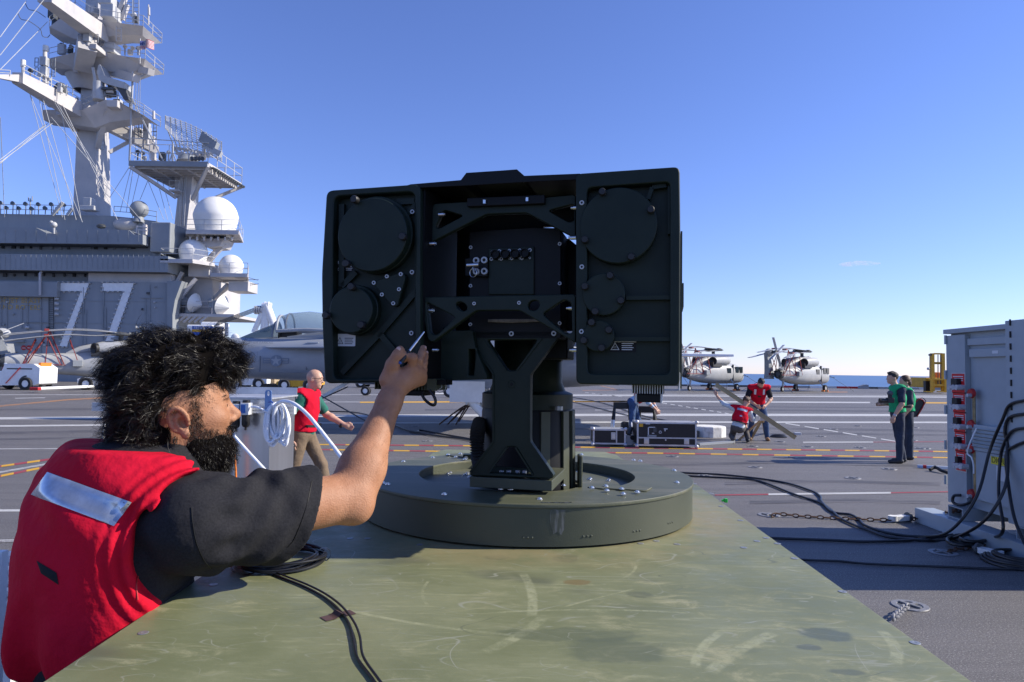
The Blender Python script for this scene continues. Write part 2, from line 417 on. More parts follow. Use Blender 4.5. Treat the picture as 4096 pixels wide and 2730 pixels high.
M['amber'] = mat('yellow_lettering', (0.52, 0.34, 0.08), 0.7, var=0.3, scale=3)
M['flagred'] = mat('flag_red', (0.45, 0.02, 0.03), 0.8); M['flagblue'] = mat('flag_blue', (0.03, 0.04, 0.22), 0.8); M['flagwhite'] = mat('flag_white', (0.7, 0.7, 0.7), 0.8)
M['olive_shaded'] = mat('olive_paint_shaded', (0.0070, 0.0150, 0.0105), 0.5, col2=(0.013, 0.0225, 0.0160), scale=7, detail=9, bump=0.10, bscale=500, bdist=0.001, spec=0.28)  # same olive as the ring, darkened to put the shade into its colour
M['dblack'] = mat('black_anodised', (0.0035, 0.004, 0.005), 0.5, var=0.2, scale=9, spec=0.25)
M['screw'] = mat('weathered_screw', (0.30, 0.31, 0.30), 0.4, metal=0.5)
M['pad'] = mat('painted_steel_fitting', (0.20, 0.20, 0.205), 0.5, var=0.3, scale=30)
M['ring'] = mat('olive_paint_ring', (0.050, 0.058, 0.036), 0.5, col2=(0.072, 0.080, 0.050), scale=4, detail=10, bump=0.16, bscale=320, bdist=0.002, contrast=(0.25, 0.75))
M['redsw'] = mat('bright_red_plate', (0.62, 0.02, 0.025), 0.45)
M['gen'] = mat('generator_grey', (0.34, 0.385, 0.415), 0.42, var=0.07, scale=2.2, detail=8, bump=0.05, bscale=8)
# node graph helper
class NG:
    def __init__(s, name):
        s.m = bpy.data.materials.new(name); s.m.use_nodes = True; s.nt = s.m.node_tree; s.b = s.nt.nodes['Principled BSDF']; s.tc = s.nt.nodes.new('ShaderNodeTexCoord'); s.obj = s.tc.outputs['Object']
    def setin(s, i, v):
        if isinstance(v, bpy.types.NodeSocket): s.nt.links.new(v, i)
        else: i.default_value = v
    def math(s, op, a, b=0.0, clamp=False):
        n = s.nt.nodes.new('ShaderNodeMath'); n.operation = op; n.use_clamp = clamp; s.setin(n.inputs[0], a); s.setin(n.inputs[1], b); return n.outputs[0]
    def noise(s, scale, detail=4, rough=0.6, vec=None, dist=0.0):
        n = s.nt.nodes.new('ShaderNodeTexNoise'); n.inputs['Scale'].default_value = scale; n.inputs['Detail'].default_value = detail; n.inputs['Roughness'].default_value = rough; n.inputs['Distortion'].default_value = dist
        s.nt.links.new(vec if vec is not None else s.obj, n.inputs['Vector']); return n.outputs['Fac']
    def mapv(s, loc=(0, 0, 0), rot=(0, 0, 0), scale=(1, 1, 1), vec=None):
        n = s.nt.nodes.new('ShaderNodeMapping'); n.inputs['Location'].default_value = loc; n.inputs['Rotation'].default_value = rot; n.inputs['Scale'].default_value = scale
        s.nt.links.new(vec if vec is not None else s.obj, n.inputs[0]); return n.outputs[0]
    def rng(s, v, a, b, c=0.0, d=1.0):
        n = s.nt.nodes.new('ShaderNodeMapRange'); n.interpolation_type = 'SMOOTHSTEP'; s.setin(n.inputs[0], v); n.inputs[1].default_value = a; n.inputs[2].default_value = b; n.inputs[3].default_value = c; n.inputs[4].default_value = d; return n.outputs[0]
    def mix(s, f, a, b):
        n = s.nt.nodes.new('ShaderNodeMix'); n.data_type = 'RGBA'; s.setin(n.inputs[0], f); s.setin(n.inputs[6], a if isinstance(a, bpy.types.NodeSocket) else (*a, 1)); s.setin(n.inputs[7], b if isinstance(b, bpy.types.NodeSocket) else (*b, 1)); return n.outputs[2]
    def length(s, c, vec=None):
        n = s.nt.nodes.new('ShaderNodeVectorMath'); n.operation = 'DISTANCE'; s.nt.links.new(vec if vec is not None else s.obj, n.inputs[0]); n.inputs[1].default_value = c; return n.outputs['Value']
    def bump(s, h, strength, dist):
        n = s.nt.nodes.new('ShaderNodeBump'); n.inputs['Strength'].default_value = strength; n.inputs['Distance'].default_value = dist; s.nt.links.new(h, n.inputs['Height']); s.nt.links.new(n.outputs[0], s.b.inputs['Normal'])
    def out(s, col, rough):
        s.setin(s.b.inputs['Base Color'], col); s.setin(s.b.inputs['Roughness'], rough); return s.m
# flight deck non-skid: coarse grit, streaks along the deck, oily patches
g = NG('deck_nonskid')
grit = g.noise(170, 3, 0.7); grit2 = g.noise(55, 3, 0.6)
streak = g.noise(1.0, 8, 0.7, g.mapv(rot=(0, 0, R(-4)), scale=(0.12, 2.6, 1)))
ridge = g.noise(1.0, 3, 0.5, g.mapv(rot=(0, 0, R(-3)), scale=(0.4, 9.0, 1)))
patch = g.noise(0.22, 6, 0.6); stain = g.noise(0.8, 5, 0.65)
c = g.mix(g.rng(streak, 0.30, 0.70), (0.100, 0.094, 0.090), (0.148, 0.139, 0.132))
c = g.mix(g.math('MULTIPLY', g.rng(patch, 0.35, 0.7), 0.5), c, (0.164, 0.154, 0.146))
c = g.mix(g.math('MULTIPLY', g.rng(stain, 0.60, 0.74), 0.55), c, (0.068, 0.066, 0.064))
c = g.mix(g.math('MULTIPLY', g.rng(ridge, 0.58, 0.68), 0.4), c, (0.076, 0.072, 0.070))
c = g.mix(g.rng(grit, 0.56, 0.74), c, (0.288, 0.276, 0.264)); c = g.mix(g.math('MULTIPLY', g.rng(grit, 0.42, 0.28), 0.8), c, (0.032, 0.031, 0.032))
grit3 = g.noise(85, 2, 0.5); c = g.mix(g.math('MULTIPLY', g.rng(grit3, 0.56, 0.68), 0.75), c, (0.33, 0.315, 0.30)); c = g.mix(g.math('MULTIPLY', g.rng(grit3, 0.44, 0.33), 0.65), c, (0.045, 0.043, 0.043))
g.bump(g.math('ADD', g.math('MULTIPLY', grit, 0.7), g.math('ADD', g.math('MULTIPLY', grit2, 0.4), g.math('MULTIPLY', ridge, 0.8))), 0.75, 0.010)
M['deck'] = g.out(c, 0.62)
# worn paint on the deck
def deckpaint(name, col, wear=0.5):
    g = NG(name); w = g.math('ADD', g.math('MULTIPLY', g.noise(2.2, 9, 0.75, g.mapv(scale=(0.35, 3, 1))), 0.7), g.math('MULTIPLY', g.noise(90, 3, 0.6), 0.3))
    c = g.mix(g.rng(w, wear-0.06, wear+0.10), col, (0.16, 0.15, 0.145)); g.bump(g.noise(140, 3, 0.6), 0.6, 0.008); return g.out(c, 0.65)
M['dl_white'] = deckpaint('deck_white_line', (0.52, 0.52, 0.50), 0.56); M['dl_thin'] = deckpaint('deck_faint_white_line', (0.48, 0.48, 0.47), 0.50)
M['dl_yellow'] = deckpaint('deck_yellow_line', (0.66, 0.36, 0.02), 0.60); M['dl_red'] = deckpaint('deck_red_line', (0.34, 0.04, 0.05), 0.56); M['dl_orange'] = deckpaint('deck_orange_line', (0.55, 0.22, 0.03), 0.48)
# sea
g = NG('sea_water'); wv = g.noise(0.05, 8, 0.62, g.mapv(scale=(0.35, 1, 1)))
cc = g.mix(g.rng(g.noise(0.0022, 5, 0.6, g.mapv(scale=(0.2, 1, 1))), 0.35, 0.65), (0.016, 0.068, 0.172), (0.026, 0.092, 0.208))
g.bump(wv, 0.5, 1.2); M['sea'] = g.out(cc, 0.32)
# olive platform top: dusty scuffs, hand smears, scratches and darker wet-looking blots
g = NG('olive_platform_paint')
n1 = g.noise(3.2, 8, 0.62); n2 = g.noise(12, 10, 0.78, g.mapv(rot=(0, 0, R(25)), scale=(0.6, 1.2, 1)), 0.8); n3 = g.noise(2.0, 5, 0.6, g.mapv((3.1, 1.7, 0)))
sA = g.noise(40, 9, 0.8, g.mapv(rot=(0, 0, R(-18)), scale=(0.16, 1.6, 1))); sB = g.noise(40, 9, 0.8, g.mapv(rot=(0, 0, R(52)), scale=(0.14, 1.6, 1)))
c = g.mix(g.rng(n1, 0.30, 0.70), (0.155, 0.171, 0.081), (0.219, 0.232, 0.121))
gate1 = g.rng(n3, 0.46, 0.62)
c = g.mix(g.math('MULTIPLY', g.rng(n2, 0.50, 0.68), g.math('MULTIPLY', gate1, 0.95)), c, (0.346, 0.335, 0.190))
c = g.mix(g.math('MULTIPLY', g.rng(sA, 0.52, 0.68), g.math('MULTIPLY', g.rng(n1, 0.38, 0.58), 0.75)), c, (0.363, 0.365, 0.209))
c = g.mix(g.math('MULTIPLY', g.rng(sB, 0.54, 0.70), g.math('MULTIPLY', g.rng(n3, 0.54, 0.42), 0.7)), c, (0.351, 0.359, 0.204))
blot = g.noise(2.6, 3, 0.5, g.mapv((7.3, 2.2, 0), scale=(0.8, 1.2, 1)))
c = g.mix(g.math('MULTIPLY', g.rng(blot, 0.61, 0.68), 0.75), c, (0.107, 0.119, 0.076))
def arc(c0, r0, w, cen, rad, amt, colr):     # a smear left by something dragged in a curve
    global c
    d = g.math('ABSOLUTE', g.math('SUBTRACT', g.length((*c0, 1.23)), r0))
    band = g.rng(d, w, w*0.55); near = g.rng(g.length((*cen, 1.23)), rad, rad*0.8); tex = g.rng(g.noise(9, 8, 0.75), 0.32, 0.62)
    lines = g.rng(g.noise(60, 6, 0.75, None, 0.4), 0.30, 0.62)
    f = g.math('MULTIPLY', g.math('MULTIPLY', band, near), g.math('MULTIPLY', tex, g.math('MULTIPLY', lines, amt))); c = g.mix(f, c, colr)
def P2(px, py):
    p = G(px, py, 1.23); return (p[0], p[1])
a_, b_, c_ = (np.array(P2(*q)) for q in ((2040, 2240), (2130, 2390), (2115, 2500)))
def circ3(a, b, c):
    A = np.array([[b[0]-a[0], b[1]-a[1]], [c[0]-a[0], c[1]-a[1]]]); r = 0.5*np.array([b@b-a@a, c@c-a@a]); o = np.linalg.solve(A, r); return o, np.linalg.norm(a-o)
o_, r_ = circ3(a_, b_, c_); arc(o_, r_, 0.012, P2(2100, 2370), 0.14, 1.0, (0.363, 0.372, 0.219))
for (q1, q2, q3, w, rad) in (((1960, 2600), (2080, 2540), (2150, 2490), 0.014, 0.10), ((2830, 2700), (2960, 2600), (3100, 2530), 0.014, 0.12), ((2780, 2700), (2820, 2580), (2900, 2520), 0.010, 0.10), ((1430, 2450), (1700, 2500), (2040, 2540), 0.006, 0.20), ((2000, 2450), (2400, 2440), (2700, 2450), 0.005, 0.24), ((2250, 2430), (2400, 2390), (2480, 2370), 0.004, 0.10), ((3520, 2520), (3580, 2590), (3560, 2680), 0.012, 0.08), ((1720, 2320), (1690, 2370), (1730, 2440), 0.004, 0.08), ((2540, 2250), (2530, 2290), (2500, 2310), 0.004, 0.06)):
    o_, r_ = circ3(*(np.array(P2(*q)) for q in (q1, q2, q3))); arc(o_, r_, w, P2(*q2), rad, 0.9, (0.358, 0.365, 0.209))
for (px, py, sx, sy, cl, am) in ((3300, 2540, 0.045, 0.030, (0.090, 0.110, 0.078), 0.8), (2310, 2330, 0.028, 0.018, (0.188, 0.140, 0.054), 0.8), (3230, 2590, 0.02, 0.012, (0.085, 0.103, 0.083), 0.7), (1990, 2230, 0.030, 0.022, (0.103, 0.122, 0.068), 0.7), (2560, 2380, 0.03, 0.02, (0.109, 0.122, 0.073), 0.6), (2300, 2540, 0.13, 0.03, (0.103, 0.122, 0.068), 0.6), (2480, 2600, 0.10, 0.05, (0.103, 0.122, 0.073), 0.6), (3400, 2690, 0.03, 0.012, (0.098, 0.116, 0.078), 0.7), (2270, 2235, 0.03, 0.04, (0.103, 0.116, 0.068), 0.6)):
    p = P2(px, py); vv = g.mapv((-p[0]/sx, -p[1]/sy, -1.23), scale=(1/sx, 1/sy, 1))
    d = g.math('ADD', g.length((0, 0, 0), vv), g.math('MULTIPLY', g.math('SUBTRACT', g.noise(14, 4, 0.6), 0.5), 1.6)); c = g.mix(g.math('MULTIPLY', g.rng(d, 1.15, 0.75), am), c, cl)
# tan dust gathered round the foot of the ring
dd = g.length((0.054, 2.27, 1.23)); dust = g.math('MULTIPLY', g.rng(dd, 0.78, 0.58), g.rng(g.noise(4, 7, 0.65), 0.38, 0.62)); c = g.mix(g.math('MULTIPLY', dust, 0.75), c, (0.285, 0.237, 0.121))
fine = g.noise(330, 3, 0.6); c = g.mix(g.math('MULTIPLY', fine, 0.14), c, (0.061, 0.072, 0.039))
def scratch(scale, rot, st, width, gate_s, amt, colr, off):     # thin broken lines
    global c
    n = g.noise(scale, 1.0, 0.4, g.mapv(off, (0, 0, R(rot)), (st, 1, 1)), 0.3); ln = g.rng(g.math('ABSOLUTE', g.math('SUBTRACT', n, 0.5)), width, width*0.25)
    c = g.mix(g.math('MULTIPLY', g.math('MULTIPLY', ln, g.rng(g.noise(gate_s, 4, 0.6, g.mapv(off)), 0.50, 0.62)), amt), c, colr)
for k_, (sc_, ro_, st_, wd_, gs_, am_) in enumerate(((5, 10, 0.5, 0.004, 5, 0.8), (7, 70, 0.4, 0.003, 6, 0.8), (11, -35, 0.3, 0.004, 7, 0.7), (18, 30, 0.4, 0.006, 8, 0.6), (30, -10, 0.25, 0.010, 9, 0.55), (3, 120, 0.7, 0.002, 4, 0.9))): scratch(sc_, ro_, st_, wd_, gs_, am_, (0.285, 0.294, 0.219), (k_*3.7, k_*1.9, 0))
scratch(9, 50, 0.4, 0.004, 5, 0.6, (0.092, 0.106, 0.070), (9.1, 4.4, 0))
g.bump(g.math('ADD', g.math('MULTIPLY', fine, 0.5), g.math('MULTIPLY', n2, 0.5)), 0.12, 0.003)
M['platform'] = g.out(c, g.rng(n2, 0.3, 0.7, 0.42, 0.62))
# olive ring top: the same paint with dusty wipes
g = NG('olive_ring_top'); n1 = g.noise(3, 8, 0.65); n2 = g.noise(6, 8, 0.7, g.mapv(rot=(0, 0, R(15)), scale=(0.3, 1.5, 1)), 0.5)
c = g.mix(g.rng(n1, 0.3, 0.7), (0.074, 0.084, 0.050), (0.112, 0.118, 0.075)); c = g.mix(g.math('MULTIPLY', g.rng(n2, 0.5, 0.68), 0.7), c, (0.196, 0.184, 0.124))
g.bump(g.noise(300, 3, 0.6), 0.12, 0.003); M['ringtop'] = g.out(c, 0.52)
# ---------------------------------------------------------------- the deck, the sea
deck = MB().add([(-140, -30, 0), (140, -30, 0), (140, 86, 0), (-140, 86, 0)], [(0, 1, 2, 3)]).build('flight_deck', M['deck']); tag(deck, kind='structure')
sea = MB().add([(-60000, -20000, -18), (60000, -20000, -18), (60000, 60000, -18), (-60000, 60000, -18)], [(0, 1, 2, 3)]).build('sea', M['sea']); tag(sea, kind='structure')
hull = MB().bx(-140, 140, -30, 85.9, -17.9, -0.05).build('ship_hull', M['grey_wall']); tag(hull, kind='structure')
Z1 = 0.004
def strip(name, pts, wpx, m, z=Z1, widths=None):
    """a painted line through photo points; wpx is its thickness in photo pixels"""
    mb = MB(); V = []
    for i, (px, py) in enumerate(pts):
        w = wpx if widths is None else widths[i]; a, b = G(px, py-w/2, z), G(px, py+w/2, z); V += [a, b]
    mb.add(V, [(2*i, 2*i+1, 2*i+3, 2*i+2) for i in range(len(pts)-1)])
    return mb.build(name, m, deck)
for pts, w, m in ((((-200, 1580), (600, 1580), (1300, 1580), (2650, 1578), (4200, 1586)), 2.5, 'dl_thin'),
        (((2100, 1582), (2650, 1584), (3700, 1589), (4200, 1592)), 4, 'dl_white'), (((1680, 1578), (1800, 1576), (1900, 1577)), 9, 'dl_white'),
        (((2300, 1605), (2650, 1607), (3480, 1611)), 5, 'dl_white'), (((3690, 1612), (4200, 1615)), 5, 'dl_yellow'), (((1440, 1610), (1900, 1608), (2520, 1606)), 5, 'dl_yellow'), (((1250, 1608), (1440, 1609)), 3, 'dl_thin'),
        (((-200, 1676), (415, 1671), (1304, 1664), (2600, 1660), (4200, 1662)), 9, 'dl_white'), (((-200, 1707), (415, 1701), (1304, 1693), (2600, 1689), (4200, 1691)), 6, 'dl_white'),
        (((-200, 1631), (0, 1625), (268, 1600), (420, 1592)), 5, 'dl_orange'), (((-200, 1797), (420, 1795)), 3.5, 'dl_thin'), (((-200, 2043), (260, 2042)), 9, 'dl_white'), (((-200, 2170), (200, 2160)), 12, 'dl_thin'),
        (((3212, 1770), (3493, 1769)), 4, 'dl_white'), (((3493, 1769), (4200, 1766)), 2, 'dl_red'), (((3074, 1978), (3563, 1972)), 7, 'dl_white'), (((2860, 1981), (3074, 1978)), 4, 'dl_red'), (((3563, 1972), (4200, 1960)), 3.5, 'dl_red'),
        (((2400, 1543), (2470, 1560)), 2.5, 'dl_orange'), (((2330, 1563), (2480, 1560)), 2, 'dl_orange'), (((3310, 1569), (3390, 1569)), 3, 'dl_orange'), (((2380, 1641), (2520, 1641)), 3, 'dl_thin'), (((60, 1594), (180, 1592)), 3, 'dl_thin')):
    strip('painted_line', pts, w, M[m])
def dashed(name, a, b, n, wpx, m, duty=0.55):
    for i in range(n):
        t0, t1 = i/n, (i+duty)/n; strip(name, [(a[0]+(b[0]-a[0])*t, a[1]+(b[1]-a[1])*t) for t in (t0, t1)], wpx, m)
dashed('painted_dash', (2651, 1613), (2930, 1658), 9, 2.6, M['dl_white']); dashed('painted_dash', (3142, 1694), (3600, 1769), 6, 3.6, M['dl_white'], 0.75); dashed('painted_dash', (2340, 1570), (2500, 1590), 6, 2, M['dl_thin'])
def foul(pts, w, per=113):
    P = [np.array(p, float) for p in pts]; L = [0]
    for i in range(len(P)-1): L.append(L[-1]+np.linalg.norm(P[i+1]-P[i]))
    at = lambda s: tuple(np.array([np.interp(s, L, [p[k] for p in P]) for k in (0, 1)])); s = 0; k = 0
    while s < L[-1]:
        e = min(L[-1], s+per*0.52); sub = [at(s+(e-s)*t) for t in (0, 0.5, 1)]
        strip('painted_dash', sub, w, M['dl_yellow' if k % 2 == 0 else 'dl_red']); s = e; k += 1
foul([(560, 1795), (1150, 1778), (1420, 1780), (1890, 1784), (2600, 1793), (3700, 1806), (4200, 1813)], 4.6); foul([(560, 1818), (1150, 1797), (1770, 1806), (2600, 1813), (3700, 1830), (4200, 1838)], 4.6, 122)
foul([(-200, 1896), (0, 1866), (268, 1828), (560, 1795)], 7, 100); foul([(-200, 1945), (0, 1905), (214, 1862), (560, 1818)], 8, 100)
strip('painted_line', [(-200, 1925), (0, 1890), (214, 1852), (420, 1826)], 7, M['dl_thin'])
M['tyre'] = deckpaint('tyre_mark', (0.060, 0.058, 0.060), 0.50)
for pts, w in ((((1700, 1640), (2300, 1636), (3000, 1640), (3900, 1650)), 6), (((2300, 1716), (2900, 1712), (3500, 1720), (4000, 1726)), 8), (((2700, 1740), (3300, 1735), (4100, 1745)), 7), (((-100, 1735), (400, 1725), (900, 1722), (1500, 1716)), 9), (((-100, 1760), (300, 1752), (900, 1745)), 7), (((2600, 1862), (3100, 1850), (3800, 1868)), 9), (((2900, 1935), (3300, 1925), (3760, 1938)), 12), (((-100, 1640), (500, 1636), (1200, 1632)), 5), (((2300, 1625), (3000, 1628), (3700, 1632)), 4), (((3000, 2010), (3400, 2002), (3760, 2012)), 14)):
    strip('tyre_mark', pts, w, M['tyre'], 0.0022)
# tie-down fittings let into the deck: a dished ring with a cross bar
def padeye_mesh():
    mb = MB(); mb.lathe([(0.155, 0.003), (0.15, 0.010), (0.105, 0.010), (0.10, 0.004)], 28)
    return mb.mesh('tie_down_ring', M['pad'], True)
pe_ring = padeye_mesh(); pe_in = MB().lathe([(0.0, 0.0050), (0.101, 0.0052)], 28).mesh('recess_floor', M['dgrey']); pe_bar = MB().bar((-0.10, 0, 0.013), (0.10, 0, 0.013), 0.022, 0.014).bar((0, -0.10, 0.013), (0, 0.10, 0.013), 0.022, 0.013).mesh('cross_bar', M['pad'])
for (px, py) in ((3640, 2425), (3772, 2212), (3075, 2062), (3411, 1914), (3394, 1914), (2820, 1905), (3166, 1832), (3020, 1870), (3558, 1878), (2690, 1827), (3440, 1792), (3230, 1788), (3010, 1786), (3285, 1747), (3430, 1705), (3335, 1718), (3650, 1762), (3680, 1795), (2450, 1733), (1710, 1765), (1660, 1706), (1410, 2010), (3120, 1768), (3700, 1795), (3660, 1712), (540, 1750)):
    if (px, py) == (3394, 1914): continue
    p = G(px, py); M4 = Matrix.Translation(Vector(p)) @ Matrix.Rotation(random.uniform(0, 1.5), 4, 'Z') @ Matrix.Scale(0.82, 4)
    o = inst('tie_down_fitting', pe_ring, deck, M4); inst('recess_floor', pe_in, o, M4); inst('cross_bar', pe_bar, o, M4)
# ---------------------------------------------------------------- the olive equipment platform in the foreground
PZ = 1.23
plat = thing('equipment_platform', 'scuffed olive green equipment platform with flat top filling the foreground', 'platform', (0.05, 1.6, 0))
top_poly = [(-0.655, 0.2), (0.655, 0.2), (0.755, 2.80), (0.60, 2.80), (0.575, 3.72), (0.53, 3.86), (-0.366, 3.86), (-0.42, 3.70), (-0.44, 2.80), (-0.66, 2.80)]
link('top_plate', plate_mesh('top_plate', [top_poly], 0.012, M['platform'], 0.0015, Matrix.Translation((0, 0, PZ-0.006))), plat, True)
mb = MB()
ins = [(-0.645, 0.21), (0.645, 0.21), (0.745, 2.79), (0.59, 2.79), (0.565, 3.71), (0.52, 3.85), (-0.356, 3.85), (-0.41, 3.69), (-0.43, 2.79), (-0.65, 2.79)]
mb.prism([(x, y, 0.16) for x, y in ins], (0, 0, PZ-0.0125-0.16)).build('body', M['ring'], plat)
for x in (-0.45, 0.45): MB().bx(x-0.12, x+0.12, 0.22, 2.78, 0.0, 0.1595).build('skid', M['ring'], plat)
cs = MB().lathe([(0.0, 0.0012), (0.0028, 0.0012), (0.0034, 0.0024), (0.0085, 0.0024), (0.0095, 0.0006)], 18).mesh('countersunk_screw', M['screw'], True)
for (px, py) in ((853, 2340), (573, 2533), (2780, 1937), (2845, 1975), (2885, 2027), (2962, 2083), (3065, 2153), (3028, 2166), (3110, 2176), (2975, 2192), (3178, 2235), (3370, 2368), (3660, 2573), (2562, 2175), (2708, 2178), (2625, 2165), (1400, 2155), (1470, 2155), (1680, 2180)):
    p = G(px, py, PZ); inst('screw', cs, plat, Matrix.Translation((p[0], p[1], PZ+0.0003)) @ Matrix.Diagonal((0.95, 0.95, 0.30, 1)))
# ---------------------------------------------------------------- the beam director on its turntable
tur = thing('beam_director', 'olive twin-box beam director, darkened to a shaded tone, on a yoke over a round olive turntable ring', 'turret', (0.054, 2.27, PZ))
RC = Vector((0.054, 2.27, 0)); RR = 0.53; RT = PZ+0.112
MB().lathe([(RR-0.02, PZ+0.006), (RR, PZ+0.006), (RR, RT-0.010), (RR-0.002, RT-0.009)], 120, RC).build('ring_wall', M['ring'], tur, True)
def ringplate(z0, th, ro, ri, m, name, par):
    link(name, plate_mesh(name, [circ(RC.x, RC.y, ro, 120), circ(RC.x, RC.y, ri, 96)], th, m, 0.001, Matrix.Translation((0, 0, z0-th/2))), par, True)
ringplate(RT, 0.009, RR+0.003, 0.352, M['ringtop'], 'ring_top_plate', tur)
MB().lathe([(0.352, RT-0.0085), (0.352, RT-0.030)], 96, RC).build('recess_wall', M['ring'], tur, True)
ringplate(RT-0.030, 0.010, 0.356, 0.178, M['ringtop'], 'inner_disc', tur)
MB().lathe([(0.178, RT-0.041), (0.178, RT-0.09)], 64, RC).build('well_wall', M['ring'], tur, True)
MB().lathe([(0.0, RT-0.088), (0.179, RT-0.088)], 64, RC).build('well_floor', M['dblack'], tur)
def boltm(r, h): return MB().lathe([(0.0, h), (r*0.42, h), (r*0.42, h*0.45), (r*0.5, h), (r*0.95, h), (r, h*0.75), (r, h*0.45), (r*1.6, h*0.4), (r*1.65, 0.0)], 16).mesh('dome_bolt', M['steel'], True)
bm1 = boltm(0.0050, 0.0045)
def bolt_at(px, py, z, par=tur, me=bm1, s=1.0):
    p = G(px, py, z); inst('bolt', me, par, Matrix.Translation((p[0], p[1], z+0.0002)) @ Matrix.Scale(s, 4))
Z5 = lambda x, y: (1400+x/1.5687, 1500+y/1.5687)
zz = []
def zig(ax, ay, bx, by, name):    # the notched cover plates on the ring
    a, b = G(*Z5(ax, ay), RT), G(*Z5(bx, by), RT); d = (b-a)[:2]; L = np.linalg.norm(d); d /= L; n = np.array([-d[1], d[0]]); n = n if n[1] > 0 else -n
    w = 0.075; cyc = [0, 0, .33, .36, .66, .69, 1.0]; off = [0, 0, .0, .012, .012, .024, .024]
    lo = [(a[:2]+d*L*t+n*o) for t, o in ((0, 0), (.30, 0), (.34, .014), (.62, .014), (.66, .028), (1, .028))]
    hi = [(a[:2]+d*L*t+n*(w+o)) for t, o in ((1, .02), (.6, .014), (.56, 0), (0, 0))]
    link(name, plate_mesh(name, [[tuple(q) for q in lo+hi]], 0.004, M['ringtop'], 0.0006, Matrix.Translation((0, 0, RT+0.0022))), tur, True)
zig(1490, 712, 1840, 745, 'notched_plate'); zig(600, 505, 800, 545, 'notched_plate')
for (x, y) in ((1518, 710), (1605, 700), (1612, 727), (1704, 717), (1714, 748), (1803, 737), (616, 503), (693, 497), (664, 517), (747, 512), (721, 531)): bolt_at(*Z5(x, y), RT+0.0044)
for (x, y) in ((1190, 780), (1008, 720), (947, 718), (592, 752), (237, 689), (208, 681), (1340, 695), (1453, 502), (1780, 536), (1822, 542), (2035, 601), (2052, 677), (335, 545), (520, 520)): bolt_at(*Z5(x, y), RT)
for (x, y) in ((1432, 609), (1508, 653), (1503, 660), (1622, 668), (1626, 660), (505, 620), (525, 610), (612, 622), (628, 615), (722, 628), (735, 620), (748, 645)): bolt_at(*Z5(x, y), RT-0.030)
# rub marks and weld beads on the ring wall
def wallpt(px, py):
    d = ray(px, py); o = CAM-np.array(RC)*np.array([1, 1, 0]); a = d[0]**2+d[1]**2; b = 2*(o[0]*d[0]+o[1]*d[1]); c = o[0]**2+o[1]**2-RR**2; t = (-b-math.sqrt(max(0, b*b-4*a*c)))/(2*a); return CAM+d*t
for (x, y) in ((1115, 1022), (1490, 1013), (1800, 980), (2010, 928)):
    p = wallpt(*Z5(x, y)); t = np.array([-(p[1]-RC.y), p[0]-RC.x, 0]); t /= np.linalg.norm(t)
    for k in (-0.011, 0, 0.011): MB().ball(p+t*k-np.array([p[0]-RC.x, p[1]-RC.y, 0])/RR*0.0015, 0.0036, 8).build('weld_bead', M['ring'], tur, True)
sm = mat('scraped_bare_metal', (0.055, 0.062, 0.045), 0.5, col2=(0.20, 0.205, 0.20), scale=90, stretch=(1, 1, 0.12), contrast=(0.45, 0.7))
def patch(pts, m, name):
    V = []
    for (x, y) in pts:
        p = wallpt(*Z5(x, y)); n = np.array([p[0]-RC.x, p[1]-RC.y, 0])/RR; V.append(p+n*0.0006)
    n2 = len(pts)//2
    MB().add(V, [(i, i+1, len(pts)-2-i, len(pts)-1-i) for i in range(n2-1)]).build(name, m, tur)
patch([(1190, 825), (1230, 820), (1270, 822), (1310, 821), (1350, 820), (1352, 829), (1310, 831), (1270, 832), (1230, 834), (1190, 836)], M['worn_white'], 'scrape')
patch([(1195, 799), (1250, 800), (1300, 797), (1350, 798), (1390, 796), (1390, 804), (1350, 806), (1300, 805), (1250, 805), (1195, 804)], sm, 'scrape')
patch([(1255, 850), (1280, 842), (1305, 850), (1330, 846), (1350, 850), (1348, 960), (1325, 1005), (1300, 985), (1275, 1000), (1255, 930)], sm, 'scrape')
# ---- head frame: yaw so that its right end stands nearer the camera
HA, HB = np.array([0.408, 1.66]), np.array([-0.507, 1.87]); HO = np.array([*(HA+HB)/2, 1.68])
ex2 = (HA-HB)/np.linalg.norm(HA-HB); EX = np.array([*ex2, 0]); EY = np.array([-ex2[1], ex2[0], 0]); EZ = np.array([0, 0, 1.0])
HM = Matrix(((EX[0], EZ[0], -EY[0], HO[0]), (EX[1], EZ[1], -EY[1], HO[1]), (EX[2], EZ[2], -EY[2], HO[2]), (0, 0, 0, 1)))  # local x right, y up, z towards the camera
def PL(px, py, off=0.0):               # photo pixel to head-plane coordinates; off = metres behind the face
    d = ray(px, py); t = (off-(CAM-HO)@EY)/(d@EY); p = CAM+d*t-HO; return (float(p@EX), float(p@EZ))
ZL = lambda x, y, off=0.0: PL(1200+x/1.5675, 600+y/1.5675, off)     # left box close-up
ZR = lambda x, y, off=0.0: PL(1900+x/1.5678, 600+y/1.5678, off)     # right box close-up
ZU = lambda x, y, off=0.0: PL(1650+x/3.136, 750+y/3.136, off)       # upper middle
ZD = lambda x, y, off=0.0: PL(1650+x/3.136, 1150+y/3.136, off)      # lower middle
ZY = lambda x, y, off=0.0: PL(1400+x/1.5687, 1500+y/1.5687, off)
def hplate(name, outs, off, th, m, par=tur, bev=0.0015):            # plate whose front face lies at 'off' behind the face plane
    return link(name, plate_mesh(name, outs, th, m, bev, HM @ Matrix.Translation((0, 0, -off-th/2))), par, True)
def hdisc(name, c, r, off, th, m, par, n=64, chamf=0.002):
    mb = MB(HM); mb.lathe([(0, -off), (r-chamf, -off), (r, -off-chamf), (r, -off-th)], n, (c[0], c[1], 0)); return mb.build(name, m, par, True)
